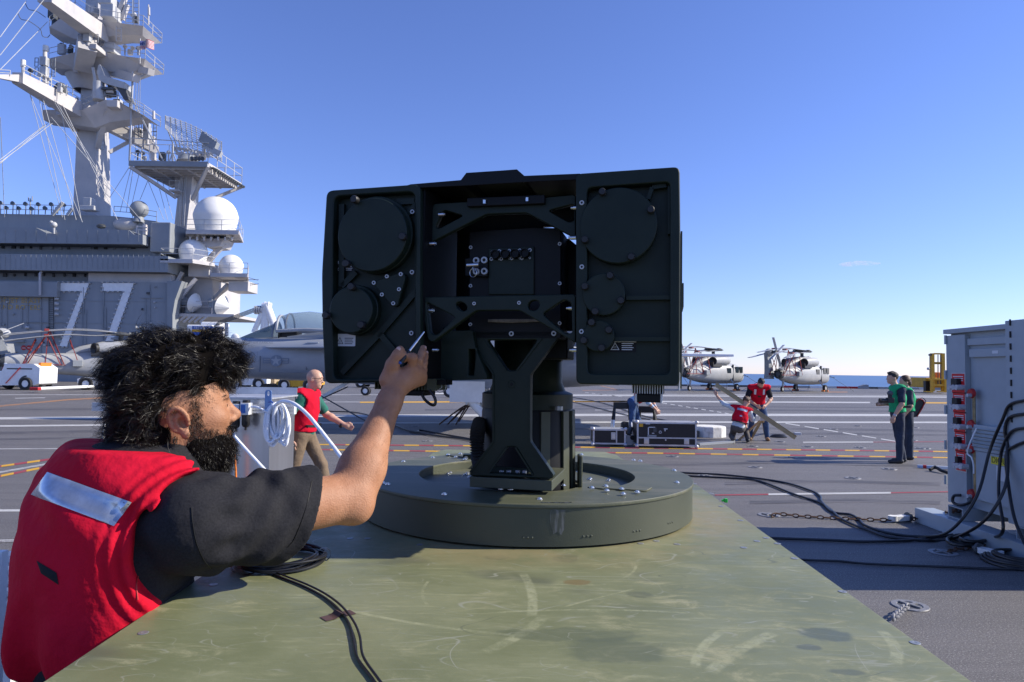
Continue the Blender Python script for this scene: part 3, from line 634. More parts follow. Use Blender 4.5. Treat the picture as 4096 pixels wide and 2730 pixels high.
def shrink(pl, d):
    c = np.mean(np.array(pl), 0); return [tuple(np.array(p)+(c-np.array(p))/np.linalg.norm(c-np.array(p))*d) for p in pl]
knob_m = MB().lathe([(0, 0.020), (0.0085, 0.020), (0.0105, 0.017), (0.0105, 0.004), (0.006, 0.002), (0.006, 0)], 14).mesh('knob', M['black'], True)
rim_m = MB().lathe([(0.0032, 0.0016), (0.0036, 0.0034), (0.0066, 0.0034), (0.0074, 0.0004)], 20).mesh('washer', M['washer'], True)
rim_in = MB().lathe([(0, 0.0018), (0.0034, 0.0018)], 16).mesh('socket', M['dblack'])
def hinst(name, me, p, off, par, s=1.0):
    return inst(name, me, par, HM @ Matrix.Translation((p[0], p[1], -off)) @ Matrix.Scale(s, 4))
def screw(p, off, par, s=1.0):
    s = s*0.78
    o = hinst('screw', rim_m, p, off-0.0004, par, s); hinst('socket', rim_in, p, off-0.0004, o, s)
def boxhead(name, outer, inner, depth, par_lab, rim=0.026):
    """open-backed tray: wall ring plus recessed back panel"""
    ob = hplate(name, [outer, inner], 0.0, depth, M['olive_shaded'], tur, 0.004); ob['label'] = par_lab
    return ob
# left box
lo_out = rounded([ZL(165, 255), ZL(755, 214), ZL(752, 640), ZL(755, 1452), ZL(155, 1466), ZL(138, 1100), ZL(134, 780)], 0.020, 5)
lo_in = rounded([ZL(212, 292), ZL(722, 262), ZL(722, 640), ZL(720, 1425), ZL(208, 1440), ZL(205, 900)], 0.022, 5)
lbox = boxhead('optics_box', lo_out, lo_in, 0.26, 'left box of the beam director with two round covers')
hplate('back_panel', [shrink(lo_in, -0.004)], 0.030, 0.012, M['olive_shaded'], lbox)
hplate('rear_housing', [shrink(lo_out, 0.006)], 0.262, 0.42, M['olive_shaded'], lbox)
# ribs and pockets on the back panel
def rib(pts, off, w, par, th=0.014):
    for a, b in zip(pts[:-1], pts[1:]):
        mb = MB(HM); mb.bar((a[0], a[1], -off-th/2), (b[0], b[1], -off-th/2), w, th, (0, 0, 1)); mb.build('rib', M['olive_shaded'], par)
for pts in (((722, 290), (722, 1420)), ((240, 1400), (480, 1150), (720, 870)), ((480, 1150), (640, 1340)), ((240, 330), (240, 850), (330, 760)), ((590, 315), (700, 310)), ((650, 400), (715, 330))):
    rib([ZL(*q) for q in pts], 0.018, 0.016, lbox)
hdisc('round_cover_base', ZL(478, 535, 0.01), 0.1065, 0.006, 0.03, M['olive_shaded'], lbox); hdisc('round_cover', ZL(450, 531, -0.022), 0.0995, -0.022, 0.030, M['olive_shaded'], lbox)
hdisc('round_cover_base', ZL(345, 1004, 0.01), 0.069, 0.006, 0.03, M['olive_shaded'], lbox); hdisc('round_cover', ZL(318, 1003, -0.022), 0.0625, -0.022, 0.030, M['olive_shaded'], lbox)
for q in ((355, 318), (655, 550), (303, 718), (335, 862), (177, 1040), (397, 1100)): hinst('knob', knob_m, ZL(*q, -0.022), -0.021, lbox)
tri = rounded([ZL(448, 828), ZL(640, 762), ZL(658, 800), ZL(606, 980), ZL(572, 980)], 0.012)
hplate('triangular_cover', [tri], 0.004, 0.02, M['olive_shaded'], lbox)
for q in ((545, 794), (632, 780), (463, 834), (514, 908), (621, 875), (585, 963)): screw(ZL(*q, 0.002), 0.003, lbox)
for q in ((705, 389), (703, 768), (699, 1150)): screw(ZL(*q, 0.016), 0.017, lbox, 1.15)
# warning labels: white plate with a printed triangle and lines of small print
def wlabel(c, w, h, off, par, head=None, dark=False):
    base = M['dblack'] if dark else M['label']; ink = M['label'] if dark else M['dblack']
    o = hplate('warning_label', [rounded([(c[0]-w/2, c[1]-h/2), (c[0]+w/2, c[1]-h/2), (c[0]+w/2, c[1]+h/2), (c[0]-w/2, c[1]+h/2)], 0.003)], off-0.0008, 0.0008, base, par, 0.0)
    zt = -off+0.0012; t = MB(HM); tx, ty, ts = c[0]-w*0.30, c[1]-h*0.08, h*0.52
    def tri_(s): return [(tx+s*math.cos(a), ty-h*0.06+s*math.sin(a), zt) for a in (R(90), R(210), R(330))]
    A, B = tri_(ts*0.72), tri_(ts*0.56); t.add(A+B, [(i, (i+1) % 3, 3+(i+1) % 3, 3+i) for i in range(3)]); t.build('warning_triangle', ink, o)
    l = MB(HM); sb = MB(HM)
    for a in range(8):
        th_ = a*math.pi/4; sb.add([(tx, ty-h*0.06, zt), (tx+ts*0.26*math.cos(th_), ty-h*0.06+ts*0.26*math.sin(th_), zt), (tx+ts*0.26*math.cos(th_+0.12), ty-h*0.06+ts*0.26*math.sin(th_+0.12), zt)], [(0, 1, 2)])
    sb.build('burst_symbol', ink, o)
    for k in range(4):
        y = c[1]+h*(0.12-0.15*k); l.add([(c[0]-w*0.05, y, zt), (c[0]+w*(0.40-0.05*(k % 2)), y, zt), (c[0]+w*(0.40-0.05*(k % 2)), y+h*0.055, zt), (c[0]-w*0.05, y+h*0.055, zt)], [(0, 1, 2, 3)])
    l.build('small_print', ink, o)
    if head:
        bh = MB(HM); bh.add([(c[0]-w/2, c[1]+h*0.25, zt-0.0002), (c[0]+w/2, c[1]+h*0.25, zt-0.0002), (c[0]+w/2, c[1]+h/2, zt-0.0002), (c[0]-w/2, c[1]+h/2, zt-0.0002)], [(0, 1, 2, 3)]); bh.build('heading_band', M['label'], o)
        link('heading', text_mesh('heading', head, h*0.24, M['dblack'], HM @ Matrix.Translation((c[0], c[1]+h*0.29, zt+0.0004)), 'CENTER'), o, True)
wlabel(ZL(287, 1193, 0.03), 0.058, 0.034, 0.030, lbox, None)
wlabel(ZL(287, 733, 0.03), 0.052, 0.032, 0.030, lbox, 'DANGER', True)
# right box
ro_out = rounded([ZR(632, 150), ZR(1284, 105), ZR(1288, 500), ZR(1284, 1480), ZR(634, 1470)], 0.016, 5)
ro_in = rounded([ZR(1150, 190), ZR(1255, 186), ZR(1252, 1440), ZR(1150, 1440)], 0.006)
rbox = hplate('optics_box', [ro_out], 0.034, 0.68, M['olive_shaded'], tur, 0.004); rbox['label'] = 'right box of the beam director with three round covers'
fr = hplate('front_frame', [ro_out, rounded([ZR(702, 238), ZR(1225, 200), ZR(1222, 1408), ZR(706, 1405)], 0.014, 4)], 0.0, 0.036, M['olive_shaded'], rbox, 0.003)
for pts in (((945, 925), (1222, 922)), ((870, 1186), (1222, 1186)), ((1222, 215), (1222, 520)), ((1085, 300), (1110, 225), (1200, 212))): rib([ZR(*q) for q in pts], 0.014, 0.010, rbox, 0.022)
for (x, y, r, n) in ((897, 473, 0.0955, 4), (806, 906, 0.0530, 4), (773, 1167, 0.0393, 4)):
    hdisc('round_cover', ZR(x, y, -0.004), r, -0.004, 0.040, M['olive_shaded'], rbox)
for q in ((800, 267), (1103, 378), (690, 566), (980, 673), (848, 790), (690, 858), (915, 946), (755, 1015), (732, 1083), (840, 1130), (683, 1195), (795, 1243)): hinst('knob', knob_m, ZR(*q, -0.01), -0.003, rbox, 0.9)
for q in ((670, 333), (670, 735), (668, 1140)): screw(ZR(*q), 0.0, rbox, 1.1)
wlabel(ZR(928, 1228, 0.034), 0.066, 0.034, 0.034, rbox, 'DANGER', True)
# pale edge plate, louvre and lit strip on the far right flank
MB(HM).bx(ZR(1291, 500)[0], ZR(1297, 500)[0]+0.002, ZR(1290, 1500)[1], ZR(1290, 495)[1], -0.25, -0.03).build('flank_plate', M['ring'], rbox)
for k in range(7):
    y = ZR(1290, 830+k*22)[1]; MB(HM).bx(ZR(1297, 500)[0]+0.0025, ZR(1303, 500)[0]+0.004, y-0.004, y+0.004, -0.20, -0.05).build('louvre', M['ring'], rbox)
MB(HM).bx(ZR(1278, 500)[0], ZR(1290, 500)[0], ZR(1290, 1515)[1], ZR(1290, 1395)[1], -0.06, -0.012, 0.002).build('hinge_block', M['alu_dull'], rbox)
# top hood bridging the boxes
hood = [PL(1620, 742), PL(1640, 736), PL(1841, 719), PL(1863, 690), PL(2000, 681), PL(2066, 676), PL(2096, 702), PL(2318, 693), PL(2330, 700)]
hlow = [PL(2330, 716), PL(2090, 728), PL(1860, 742), PL(1640, 752)]
hplate('hood', [hood+hlow], 0.004, 0.006, M['dblack'], tur, 0.001)
hb = MB(HM); hp = [(p[0], p[1]) for p in hood]
hb.loft([[(x, y, -0.006), (x, y, -0.70), (x, y-0.006, -0.70), (x, y-0.006, -0.006)] for x, y in hp]); hb.build('hood_sheet', M['dblack'], tur)
# back wall of the central bay and its side walls
bayL, bayR = ZL(752, 600)[0], ZR(633, 600)[0]; byT, byB = PL(2000, 735)[1], PL(1900, 1520)[1]
MB(HM).add([(bayL, byT, -0.02), (bayL-0.0, byB, -0.02), (bayL+0.035, byB, -0.20), (bayL+0.035, byT, -0.20), (bayL+0.04, byB, -0.20), (bayL+0.04, byT, -0.20), (bayL+0.005, byB, -0.02), (bayL+0.005, byT, -0.02)], [(0, 1, 2, 3), (4, 5, 3, 2), (4, 6, 7, 5), (1, 0, 7, 6), (0, 3, 5, 7), (1, 6, 4, 2)]).build('bay_side', M['dblack'], tur)
sp = 0.30
backw = [ZU(100, 60, sp), ZU(2060, 20, sp), ZU(2060, 545, sp), ZU(1835, 560, sp), ZU(1805, 492, sp), ZU(1640, 487, sp), ZU(1625, 570, sp), ZU(100, 610, sp)]
hplate('bay_back', [backw], sp, 0.01, M['dblack'], tur)
hplate('bay_back', [[ZU(60, 470, sp), ZU(800, 470, sp), ZU(800, 2080, sp), ZU(60, 2380, sp)]], sp+0.012, 0.01, M['dblack'], tur)
hplate('bay_back', [[ZU(1780, 600, sp), ZU(1960, 640, sp), ZU(2080, 740, sp), ZU(2080, 1800, sp), ZU(1780, 1800, sp)]], sp+0.012, 0.01, M['dblack'], tur)
MB(HM).bx(ZD(1500, 700, .26)[0], ZD(1945, 700, .26)[0], ZD(1500, 900, .26)[1], ZD(1500, 560, .26)[1], -0.40, -0.26, 0.004).build('motor_block', M['dblack'], tur)
# left lower chassis seen past the hand
ch = hplate('chassis_frame', [rounded([ZL(745, 1140, .12), ZL(1080, 1130, .12), ZL(1100, 1240, .12), ZL(1172, 1415, .12), ZL(1172, 1440, .12), ZL(745, 1452, .12)], 0.006), [ZL(1058, 1250, .12), ZL(1105, 1250, .12), ZL(1090, 1415, .12), ZL(1055, 1415, .12)]], 0.12, 0.16, M['olive_shaded'], tur, 0.002)
MB(HM).bx(ZD(170, 900, .1)[0], ZD(250, 900, .1)[0], ZD(100, 1100, .1)[1], ZD(100, 500, .1)[1], -0.12, -0.06, 0.003).build('cable_duct', M['dblack'], tur)
# electronics box with a row of connectors
eb = hplate('electronics_box', [rounded([ZU(712, 560, .15), ZU(1000, 535, .15), ZU(1500, 505, .15), ZU(1860, 512, .15), ZU(1862, 1900, .15), ZU(712, 1900, .15)], 0.008)], 0.15, 0.12, M['dblack'], tur)
eb2 = hplate('access_panel', [[ZU(955, 770, .145), ZU(1525, 745, .145), ZU(1525, 1345, .145), ZU(955, 1345, .145)]], 0.143, 0.006, M['olive_shaded'], eb)
conn_m = MB().lathe([(0, 0.016), (0.009, 0.016), (0.010, 0.022), (0.0125, 0.022), (0.0135, 0.010), (0.0135, 0)], 20).mesh('connector', M['dblack'], True)
for k in range(4): hinst('connector', conn_m, ZU(1050+k*122, 850-k*5, .14), 0.143, eb2)
for (x, y, s) in ((1088, 800, .95), (1213, 797, .95), (1344, 791, .95), (1472, 788, .95), (988, 899, .95), (1113, 896, .95), (1244, 891, .95), (1371, 888, .95), (1120, 801, .6), (1248, 797, .6), (1375, 792, .6), (995, 807, .6), (1086, 898, .6), (1212, 891, .6), (1342, 887, .6), (1470, 884, .6)): screw(ZU(x, y, .14), 0.1425, eb2, s)
for (x, y) in ((730, 754), (728, 1236), (1846, 710), (1846, 1206)): screw(ZU(x, y, .148), 0.1495, eb, 0.95)
for (x, y) in ((725, 465), (1846, 451)): screw(ZD(x, y, .148), 0.1495, eb, 0.95)
hplate('foam_strip', [[ZD(945, 400, .14), ZD(1590, 395, .14), ZD(1590, 432, .14), ZD(1250, 447, .14), ZD(945, 437, .14)]], 0.140, 0.006, mat('peeling_foam', (0.16, 0.14, 0.11), 0.8, var=0.3, scale=60), eb)
hplate('bolt_plate', [[ZU(655, 890, .13), ZU(940, 870, .13), ZU(940, 1120, .13), ZU(655, 1110, .13)]], 0.132, 0.016, M['dblack'], eb)
for (x, y) in ((800, 919), (901, 914), (901, 1054), (800, 1057)): screw(ZU(x, y, .13), 0.131, eb, 1.75)
pp = ZU(735, 978, .10); pin = MB(HM).cyl((pp[0]-0.012, pp[1], -0.10), (pp[0]+0.022, pp[1]+0.001, -0.10), 0.0065, n=14).build('lock_pin', M['steel'], eb, True)
rp = ZU(762, 1075, .10); ringpts = [(rp[0]+0.012*math.cos(a)*0.8, rp[1]+0.012*math.sin(a), -0.098) for a in np.linspace(0, 6.283, 24, endpoint=False)]
MB(HM).tube(ringpts, 0.0011, 6, True).tube([(ZU(757, 990, .10)[0], ZU(757, 990, .10)[1], -0.098), (ZU(762, 1045, .10)[0], ZU(762, 1045, .10)[1], -0.098)], 0.0009, 6).build('pull_ring', M['steel'], pin, True)
# upper and lower bridge brackets
ub = hplate('bracket', [rounded([ZU(150, 700, .06), ZU(265, 205, .06), ZU(690, 180, .06), ZU(1680, 125, .06), ZU(2045, 90, .06), ZU(2045, 640, .06), ZU(1990, 610, .06), ZU(1430, 318, .06), ZU(930, 335, .06), ZU(250, 680, .06)], 0.008),
    rounded([ZU(385, 280, .06), ZU(640, 355, .06), ZU(330, 520, .06), ZU(282, 500, .06)], 0.010), rounded([ZU(1695, 290, .06), ZU(2030, 205, .06), ZU(2030, 425, .06), ZU(1960, 440, .06)], 0.010)], 0.06, 0.022, M['olive_shaded'], tur, 0.002); ub['label'] = 'upper cross bracket with triangular cut-outs'
lb = hplate('bracket', [rounded([ZD(82, 125, .03), ZD(2046, 85, .03), ZD(2046, 700, .03), ZD(1985, 665, .03), ZD(1340, 288, .03), ZD(795, 292, .03), ZD(250, 692, .03), ZD(190, 660, .03), ZD(110, 230, .03)], 0.009),
    rounded([ZD(170, 180, .03), ZD(545, 375, .03), ZD(300, 605, .03), ZD(215, 575, .03)], 0.010), rounded([ZD(1622, 335, .03), ZD(1905, 150, .03), ZD(1992, 195, .03), ZD(2006, 575, .03), ZD(1925, 585, .03)], 0.012),
    circ(*ZD(615, 240, .03), 0.0165, 24, 0.0105, R(-30)), circ(*ZD(1520, 228, .03), 0.0155, 24, 0.0135, R(20))], 0.03, 0.026, M['olive_shaded'], tur, 0.0025); lb['label'] = 'lower cross bracket with triangular and oval cut-outs'
for (x, y, f) in ((776, 205, ZD), (1338, 196, ZD)): screw(f(x, y, .03), 0.029, lb, 0.9)
MB(HM).bx(ZU(690, 200, .05)[0], ZU(1660, 200, .05)[0], ZU(1000, 235, .05)[1], ZU(1000, 125, .05)[1], -0.075, -0.045, 0.002).build('cross_rail', M['dblack'], ub)
for (x, y) in ((900, 178), (1436, 148)):
    p = ZU(x, y, .04); MB(HM).cyl((p[0], p[1]-0.006, -0.042), (p[0], p[1]+0.004, -0.042), 0.005, n=12).build('stud', M['steel'], ub, True)
for (x, y, f) in ((335, 326, ZU), (222, 695, ZU), (2035, 240, ZU), (2003, 620, ZU), (195, 285, ZD), (1978, 255, ZD), (258, 785, ZD), (2018, 785, ZD)):
    p = f(x, y, .03); s_ = 1 if x > 1000 else -1
    MB(HM).cyl((p[0]-0.006, p[1], -0.045), (p[0]+0.008, p[1], -0.045), 0.0055, n=12).cyl((p[0]-0.012*s_, p[1], -0.045), (p[0]-0.002*s_, p[1], -0.045), 0.0038, n=10).build('socket_bolt', M['steel'], tur, True)
# yoke: Y on top, foot below
YO = 0.15
yoke = [ZD(688, 545, YO), ZD(1822, 543, YO), ZD(1815, 645, YO), ZD(1478, 1095, YO), ZY(1132, 60, YO), ZY(1130, 420, YO), ZY(1280, 632, YO), ZY(1268, 653, YO), ZY(752, 634, YO), ZY(750, 605, YO), ZY(897, 420, YO), ZD(1012, 1095, YO), ZD(690, 655, YO)]
yo = hplate('yoke', [rounded(yoke, 0.008, 3), rounded([ZD(935, 662, YO), ZD(1562, 660, YO), ZD(1300, 1045, YO), ZD(1185, 1043, YO)], 0.006), rounded([ZY(985, 452, YO), ZY(1042, 452, YO), ZY(1152, 632, YO), ZY(868, 616, YO)], 0.008)], YO, 0.034, M['olive_shaded'], tur, 0.003)
# raised rim of the yoke arms (a milled pocket between)
for seg in (((700, 640), (1020, 1090)), ((870, 640), (1175, 1045)), ((1805, 640), (1472, 1090)), ((1620, 640), (1310, 1045))): rib([ZD(*q, YO) for q in seg], YO-0.004, 0.0045, yo, 0.006)
for seg in (((900, 0), (900, 420), (755, 610)), ((1128, 0), (1128, 420), (1275, 630)), ((985, 456), (872, 612)), ((1040, 456), (1148, 628))): rib([ZY(*q, YO) for q in seg], YO-0.004, 0.0045, yo, 0.006)
for q in ((727, 588), (1243, 583), (1774, 580)): screw(ZD(*q, YO), YO-0.001, yo, 1.3)
hh = ZD(1243, 1217, YO); hdisc('boss', hh, 0.0115, YO-0.0015, 0.004, M['olive_shaded'], yo, 24); hdisc('boss_hole', hh, 0.0062, YO-0.0022, 0.003, M['dblack'], yo, 20)
MB(HM).bx(ZY(755, 640, YO)[0], ZY(1270, 640, YO)[0], ZY(1000, 706, YO)[1]-0.004, ZY(1000, 650, YO)[1], -YO-0.25, -YO+0.006, 0.002).build('yoke_base', M['ring'], tur)
for x in (938, 983, 1040, 1083):
    p = ZY(x, 622, YO+0.02); MB(HM).cyl((p[0], p[1]-0.012, -YO-0.045), (p[0], p[1]+0.006, -YO-0.045), 0.0065, n=10).build('bolt', M['washer'], yo, True)
# rear yoke leg, pedestal and drive behind it
hplate('yoke', [rounded(yoke, 0.008, 3)], YO+0.34, 0.034, M['olive_shaded'], tur, 0.003)
c0 = (RC.x, RC.y)
MB().lathe([(0.0, RT-0.085), (0.158, RT-0.085), (0.150, RT+0.205), (0.147, RT+0.215), (0.0, RT+0.215)], 48, RC).build('pedestal', M['dblack'], tur, True)
MB().lathe([(0.0, RT+0.2155), (0.150, RT+0.2155), (0.150, RT+0.262), (0.146, RT+0.265), (0.126, RT+0.272), (0.114, RT+0.30), (0.112, RT+0.48), (0.0, RT+0.48)], 48, RC).build('drive_housing', M['olive_shaded'], tur, True)
for a in (-70, -40, -20, 8):
    q = Vector((math.cos(R(a)), math.sin(R(a)), 0)); MB().bar(RC+q*0.155+Vector((0, 0, RT-0.08)), RC+q*0.150+Vector((0, 0, RT+0.21)), 0.030, 0.016, (q.x, q.y, 0)).build('pedestal_rib', M['ring'], tur)
p = W(2236, 1634, 2.13); MB().cyl(p+np.array([0, 0, -0.006]), p+np.array([0, 0, 0.006]), 0.012, n=6).build('hex_bolt', M['washer'], tur)
MB().box((RC.x+0.17, RC.y-0.06, RT+0.02), (0.012, 0.06, 0.10), None, 0.004).build('guard_tab', M['ring'], tur)
hz = [W(Z5(815, 300)[0], Z5(0, 300)[1], 2.22), W(Z5(800, 360)[0], Z5(0, 360)[1], 2.18), W(Z5(798, 440)[0], Z5(0, 440)[1], 2.16), W(Z5(803, 510)[0], Z5(0, 510)[1], 2.16), W(Z5(815, 545)[0], Z5(0, 560)[1], 2.18)]
hz = spline(hz, 10); MB().tube(hz, [0.021+0.0035*math.cos(i*3.1416) for i in range(len(hz))], 14).build('corrugated_hose', M['rubber'], tur, True)
q = G(*Z5(745, 575), RT-0.03); MB().bx(q[0]-0.022, q[0]+0.022, q[1]-0.012, q[1]+0.03, RT-0.03, RT+0.016, 0.002).build('clamp_block', M['olive_shaded'], tur)
MB().cyl((q[0]-0.010, q[1]-0.018, RT+0.002), (q[0]-0.010, q[1]-0.012, RT+0.002), 0.0085, n=16).build('clamp_bolt', M['steel'], tur, True)
# cooling fins and fans hanging under both boxes
def fins(z0, z1, n, y0, y1, off, name, par, d=0.09):
    for k in range(n):
        x = z0+(z1-z0)*(k+0.5)/n; MB(HM).bx(x-0.0012, x+0.0012, y0, y1, -off-d, -off).build('cooling_fin', M['alu_dull'] if par is rbox else M['ring'], par)
    MB(HM).bx(z0, z1, y0-0.002, y1, -off-d-0.006, -off-d).build('fin_back', M['dblack'], par)
fx0, fx1 = PL(2524, 1560, .05)[0], PL(2656, 1560, .05)[0]; fy0, fy1 = PL(2590, 1576, .05)[1], PL(2590, 1538, .05)[1]
fins(fx0, fx1, 13, fy0, fy1, 0.05, 'f', rbox)
MB(HM).bx(PL(2540, 1600, .05)[0], PL(2650, 1600, .05)[0], PL(2600, 1611, .05)[1], PL(2600, 1577, .05)[1], -0.15, -0.05, 0.003).build('fan_housing', M['dblack'], rbox)
for x in (2646, 2543): MB(HM).cyl((PL(x, 1600, .047)[0], PL(2600, 1613, .05)[1], -0.047), (PL(x, 1600, .047)[0], PL(2600, 1577, .05)[1], -0.047), 0.0032, n=8).build('fan_post', M['alu_dull'], rbox, True)
fx0, fx1 = PL(1494, 1550, .05)[0], PL(1706, 1550, .05)[0]; fy0, fy1 = PL(1600, 1560, .05)[1], PL(1600, 1526, .05)[1]
fins(fx0, fx1, 17, fy0, fy1, 0.05, 'f', lbox); MB(HM).bx(PL(1706, 1550, .05)[0], PL(1742, 1550, .05)[0], fy0, fy1+0.008, -0.15, -0.05).build('fin_end_block', M['ring'], lbox)
MB(HM).bx(PL(1560, 1570, .05)[0], PL(1694, 1570, .05)[0], PL(1650, 1584, .05)[1], fy0-0.001, -0.15, -0.05, 0.003).build('fan_housing', M['dblack'], lbox)
MB(HM).bx(PL(1742, 1540, .06)[0]+0.001, PL(1782, 1540, .06)[0], PL(1760, 1541, .06)[1], PL(1760, 1520, .06)[1], -0.12, -0.06).build('sensor_block', M['dblack'], lbox)
def hcable(pts, off, r, m, name, par): MB(HM).tube(spline([(*PL(x, y, off), -off) for x, y in pts], 8), r, 8).build(name, m, par, True)
hcable([(1688, 1580), (1700, 1600), (1722, 1618), (1738, 1620), (1742, 1605), (1735, 1585), (1718, 1562)], 0.05, 0.0042, M['cable'], 'cable', lbox)
hcable([(1742, 1560), (1760, 1571), (1780, 1560), (1785, 1535), (1784, 1522)], 0.07, 0.0009, M['washer'], 'wire', lbox); hcable([(1725, 1562), (1745, 1563), (1765, 1552), (1768, 1538)], 0.07, 0.0009, M['washer'], 'wire', lbox)
# ---------------------------------------------------------------- the carrier's island, its mast and its radar tower
def rectw(x0, y0, x1, y1, D):
    ym, xm = (y0+y1)/2, (x0+x1)/2; return W(x0, ym, D)[0], W(x1, ym, D)[0], W(xm, y1, D)[2], W(xm, y0, D)[2]
def bpx(mb, x0, y0, x1, y1, D, depth, bev=0.0):
    X0, X1, Z0, Z1 = rectw(x0, y0, x1, y1, D); return mb.bx(X0, X1, D, D+depth, Z0, Z1, bev)
def ppx(mb, pts, D, depth): return mb.prism([W(x, y, D) for x, y in pts], (0, depth, 0))
def rail(mb, pts, h=1.0, r=0.025, n=2, step=1.6):
    P = [Vector([float(a) for a in p]) for p in pts]
    for k in range(n):
        z = Vector((0, 0, h*(1-k*0.5))); mb.tube([p+z for p in P], r, 5)
    for a, b in zip(P[:-1], P[1:]):
        m = max(1, int((b-a).length/step))
        for i in range(m+1): q = a+(b-a)*(i/m); mb.cyl(q, q+Vector((0, 0, h)), r, n=5)
    return mb
Zb = lambda x, y: (x/1.96, 700+y/1.96)
isl = thing('carrier_island', 'grey ship superstructure with large white number 77 at left', 'superstructure', (-35, 66, 0))
mb = MB(); bpx(mb, -700, 1122, 676, 1570, 65, 9.5); mb.build('lower_wall', M['grey_wall'], isl)
mb = MB(); bpx(mb, -700, 1075, 690, 1124, 66, 8.4); mb.build('recessed_wall', M['grey_wall'], isl)
mb = MB(); bpx(mb, -700, 1016, 672, 1080, 64, 10); mb.build('gallery_bulwark', M['grey'], isl)
mb = MB(); bpx(mb, -700, 968, 640, 1018, 66, 8.2); mb.build('recessed_wall', M['grey_wall'], isl)
mb = MB(); ppx(mb, [(-700, 906), (143, 911), (188, 934), (212, 934), (306, 915), (515, 921), (536, 939), (571, 939), (571, 978), (-700, 966)], 64.3, 9); mb.build('upper_bulwark', M['grey'], isl)
mb = MB(); ppx(mb, [(-700, 850), (0, 856), (440, 864), (540, 874), (628, 886), (628, 1000), (-700, 1000)], 67, 7); mb.build('upper_wall', M['grey_wall'], isl)
mb = MB(); bpx(mb, 600, 889, 681, 1009, 65, 4, 0.1); mb.build('side_cabin', M['grey'], isl)
mb = MB(); bpx(mb, -700, 1123, 228, 1182, 64.4, 0.59); mb.build('lower_bulwark', M['grey'], isl)
mb = MB(); bpx(mb, -700, 1076, 668, 1082, 64.2, 1.7); bpx(mb, -700, 968, 560, 974, 64.5, 1.4); mb.build('gallery_edge', M['dgrey'], isl)
# the side of the island that looks aft and catches the sun
XS = W(676, 1300, 65)[0]
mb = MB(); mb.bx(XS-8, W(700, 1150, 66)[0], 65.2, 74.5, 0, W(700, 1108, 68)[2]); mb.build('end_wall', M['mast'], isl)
mb = MB(); ppx(mb, [(668, 1125), (728, 1125), (700, 1200), (690, 1260), (690, 1560), (668, 1560)], 64.7, 1.2); mb.build('corner_pillar', M['grey'], isl)
def wface(X, pxa, ya, pxb, yb):
    pass
# white number with its frame of lamps
DW = 64.94
def digit(top, par):
    (x0, y0), (x1, _), (x2, y2), (x3, y3), (x4, _), (x5, y5) = top
    pts = [(x0, y0), (x1, y0), (x2, y2), (x3, y3), (x5, y5), (x0, y5)]
    o = link('white_number', MB().prism([W(x, y, DW) for x, y in pts], (0, -0.03, 0)).mesh('white_number', M['white']), par, True)
    lamp = MB().lathe([(0.0, 0.20), (0.05, 0.19), (0.085, 0.14), (0.09, 0.0)], 8).mesh('number_lamp', M['grey_lt'], True)
    n = len(pts)
    for i in range(n):
        a, b = np.array(pts[i], float), np.array(pts[(i+1) % n], float); L = np.linalg.norm(b-a); m = max(1, round(L/20))
        for k in range(m):
            q = a+(b-a)*k/m; ctr = np.mean(np.array(pts), 0); nn = np.array([(b-a)[1], -(b-a)[0]])/L
            q = q+nn*3; p = W(q[0], q[1], DW-0.02)
            inst('number_lamp', lamp, o, Matrix.Translation(Vector(p)) @ Matrix.Rotation(R(90), 4, 'X'))
digit([(235, 1133), (357, 1133), (268, 1386), (238, 1386), (0, 0), (325, 1165)], isl)
digit([(411, 1133), (536, 1133), (447, 1386), (415, 1386), (0, 0), (495, 1165)], isl)
for (t, y, al) in (('BEWARE OF JET BLAST', 1213, 163), ('PROPELLERS AND ROTERS', 1240, 163)):
    a = W(al, y, 64.98); link('lettering', text_mesh('lettering', t, 0.62, M['amber'], Matrix.Translation((a[0], 64.97, a[2])) @ Matrix.Rotation(R(90), 4, 'X'), 'RIGHT', 0, 1.12), isl, True)
for x in (95, 116):
    p = W(x, 1392, 64.98); o = MB().cyl(p, p+np.array([0, -0.03, 0]), 0.235, n=24).build('red_disc_sign', M['redp'], isl)
    p2 = W(x, 1395, 64.94); link('lettering', text_mesh('lettering', 'CO2' if x == 95 else 'PKP', 0.17, M['white'], Matrix.Translation((p2[0], 64.945, p2[2])) @ Matrix.Rotation(R(90), 4, 'X'), 'CENTER'), o, True)
# fittings on the wall
mb = MB()
for (x, y, w, h) in ((72, 1364, 38, 10), (225, 1342, 34, 8), (460, 1355, 34, 8), (45, 1408, 22, 6)):
    m_ = MB(); bpx(m_, x-w/2, y-h/2, x+w/2, y+h/2, 64.6, 0.38); m_.build('wall_locker', M['grey'], isl)
for (x, y) in ((100, 1310), (542, 1310), (218, 1195), (218, 1215), (218, 1236), (218, 1257), (545, 1335)):
    p = W(x, y, 64.6); m_ = MB(); m_.cyl(p, p+np.array([0.25, 0.2, 0]), 0.16, 0.13, n=12); m_.bar(p+np.array([0.1, 0.05, 0]), p+np.array([0.1, 0.45, 0]), 0.06); m_.build('wall_lamp', M['grey_lt'], isl, True)
m_ = MB(); m_.tube([W(160, 1182, 64.2), W(160, 1095, 64.2), W(165, 1088, 64.4)], 0.11, 8); m_.build('vent_pipe', M['mast'], isl, True)
m_ = MB()
for k in range(22): q = W(197, 1195+k*8.5, 64.9); m_.bar(q, q+np.array([0.42, 0, 0]), 0.04)
for x in (196, 214): m_.bar(W(x, 1190, 64.9), W(x, 1385, 64.9), 0.05)
m_.build('wall_ladder', M['dgrey'], isl)
for (x, y0, y1) in ((330, 1130, 1440), (165, 1190, 1440), (600, 1140, 1460)):
    m_ = MB(); m_.bar(W(x, y0, 64.97), W(x, y1, 64.97), 0.05); m_.build('seam_pipe', M['grey'], isl)
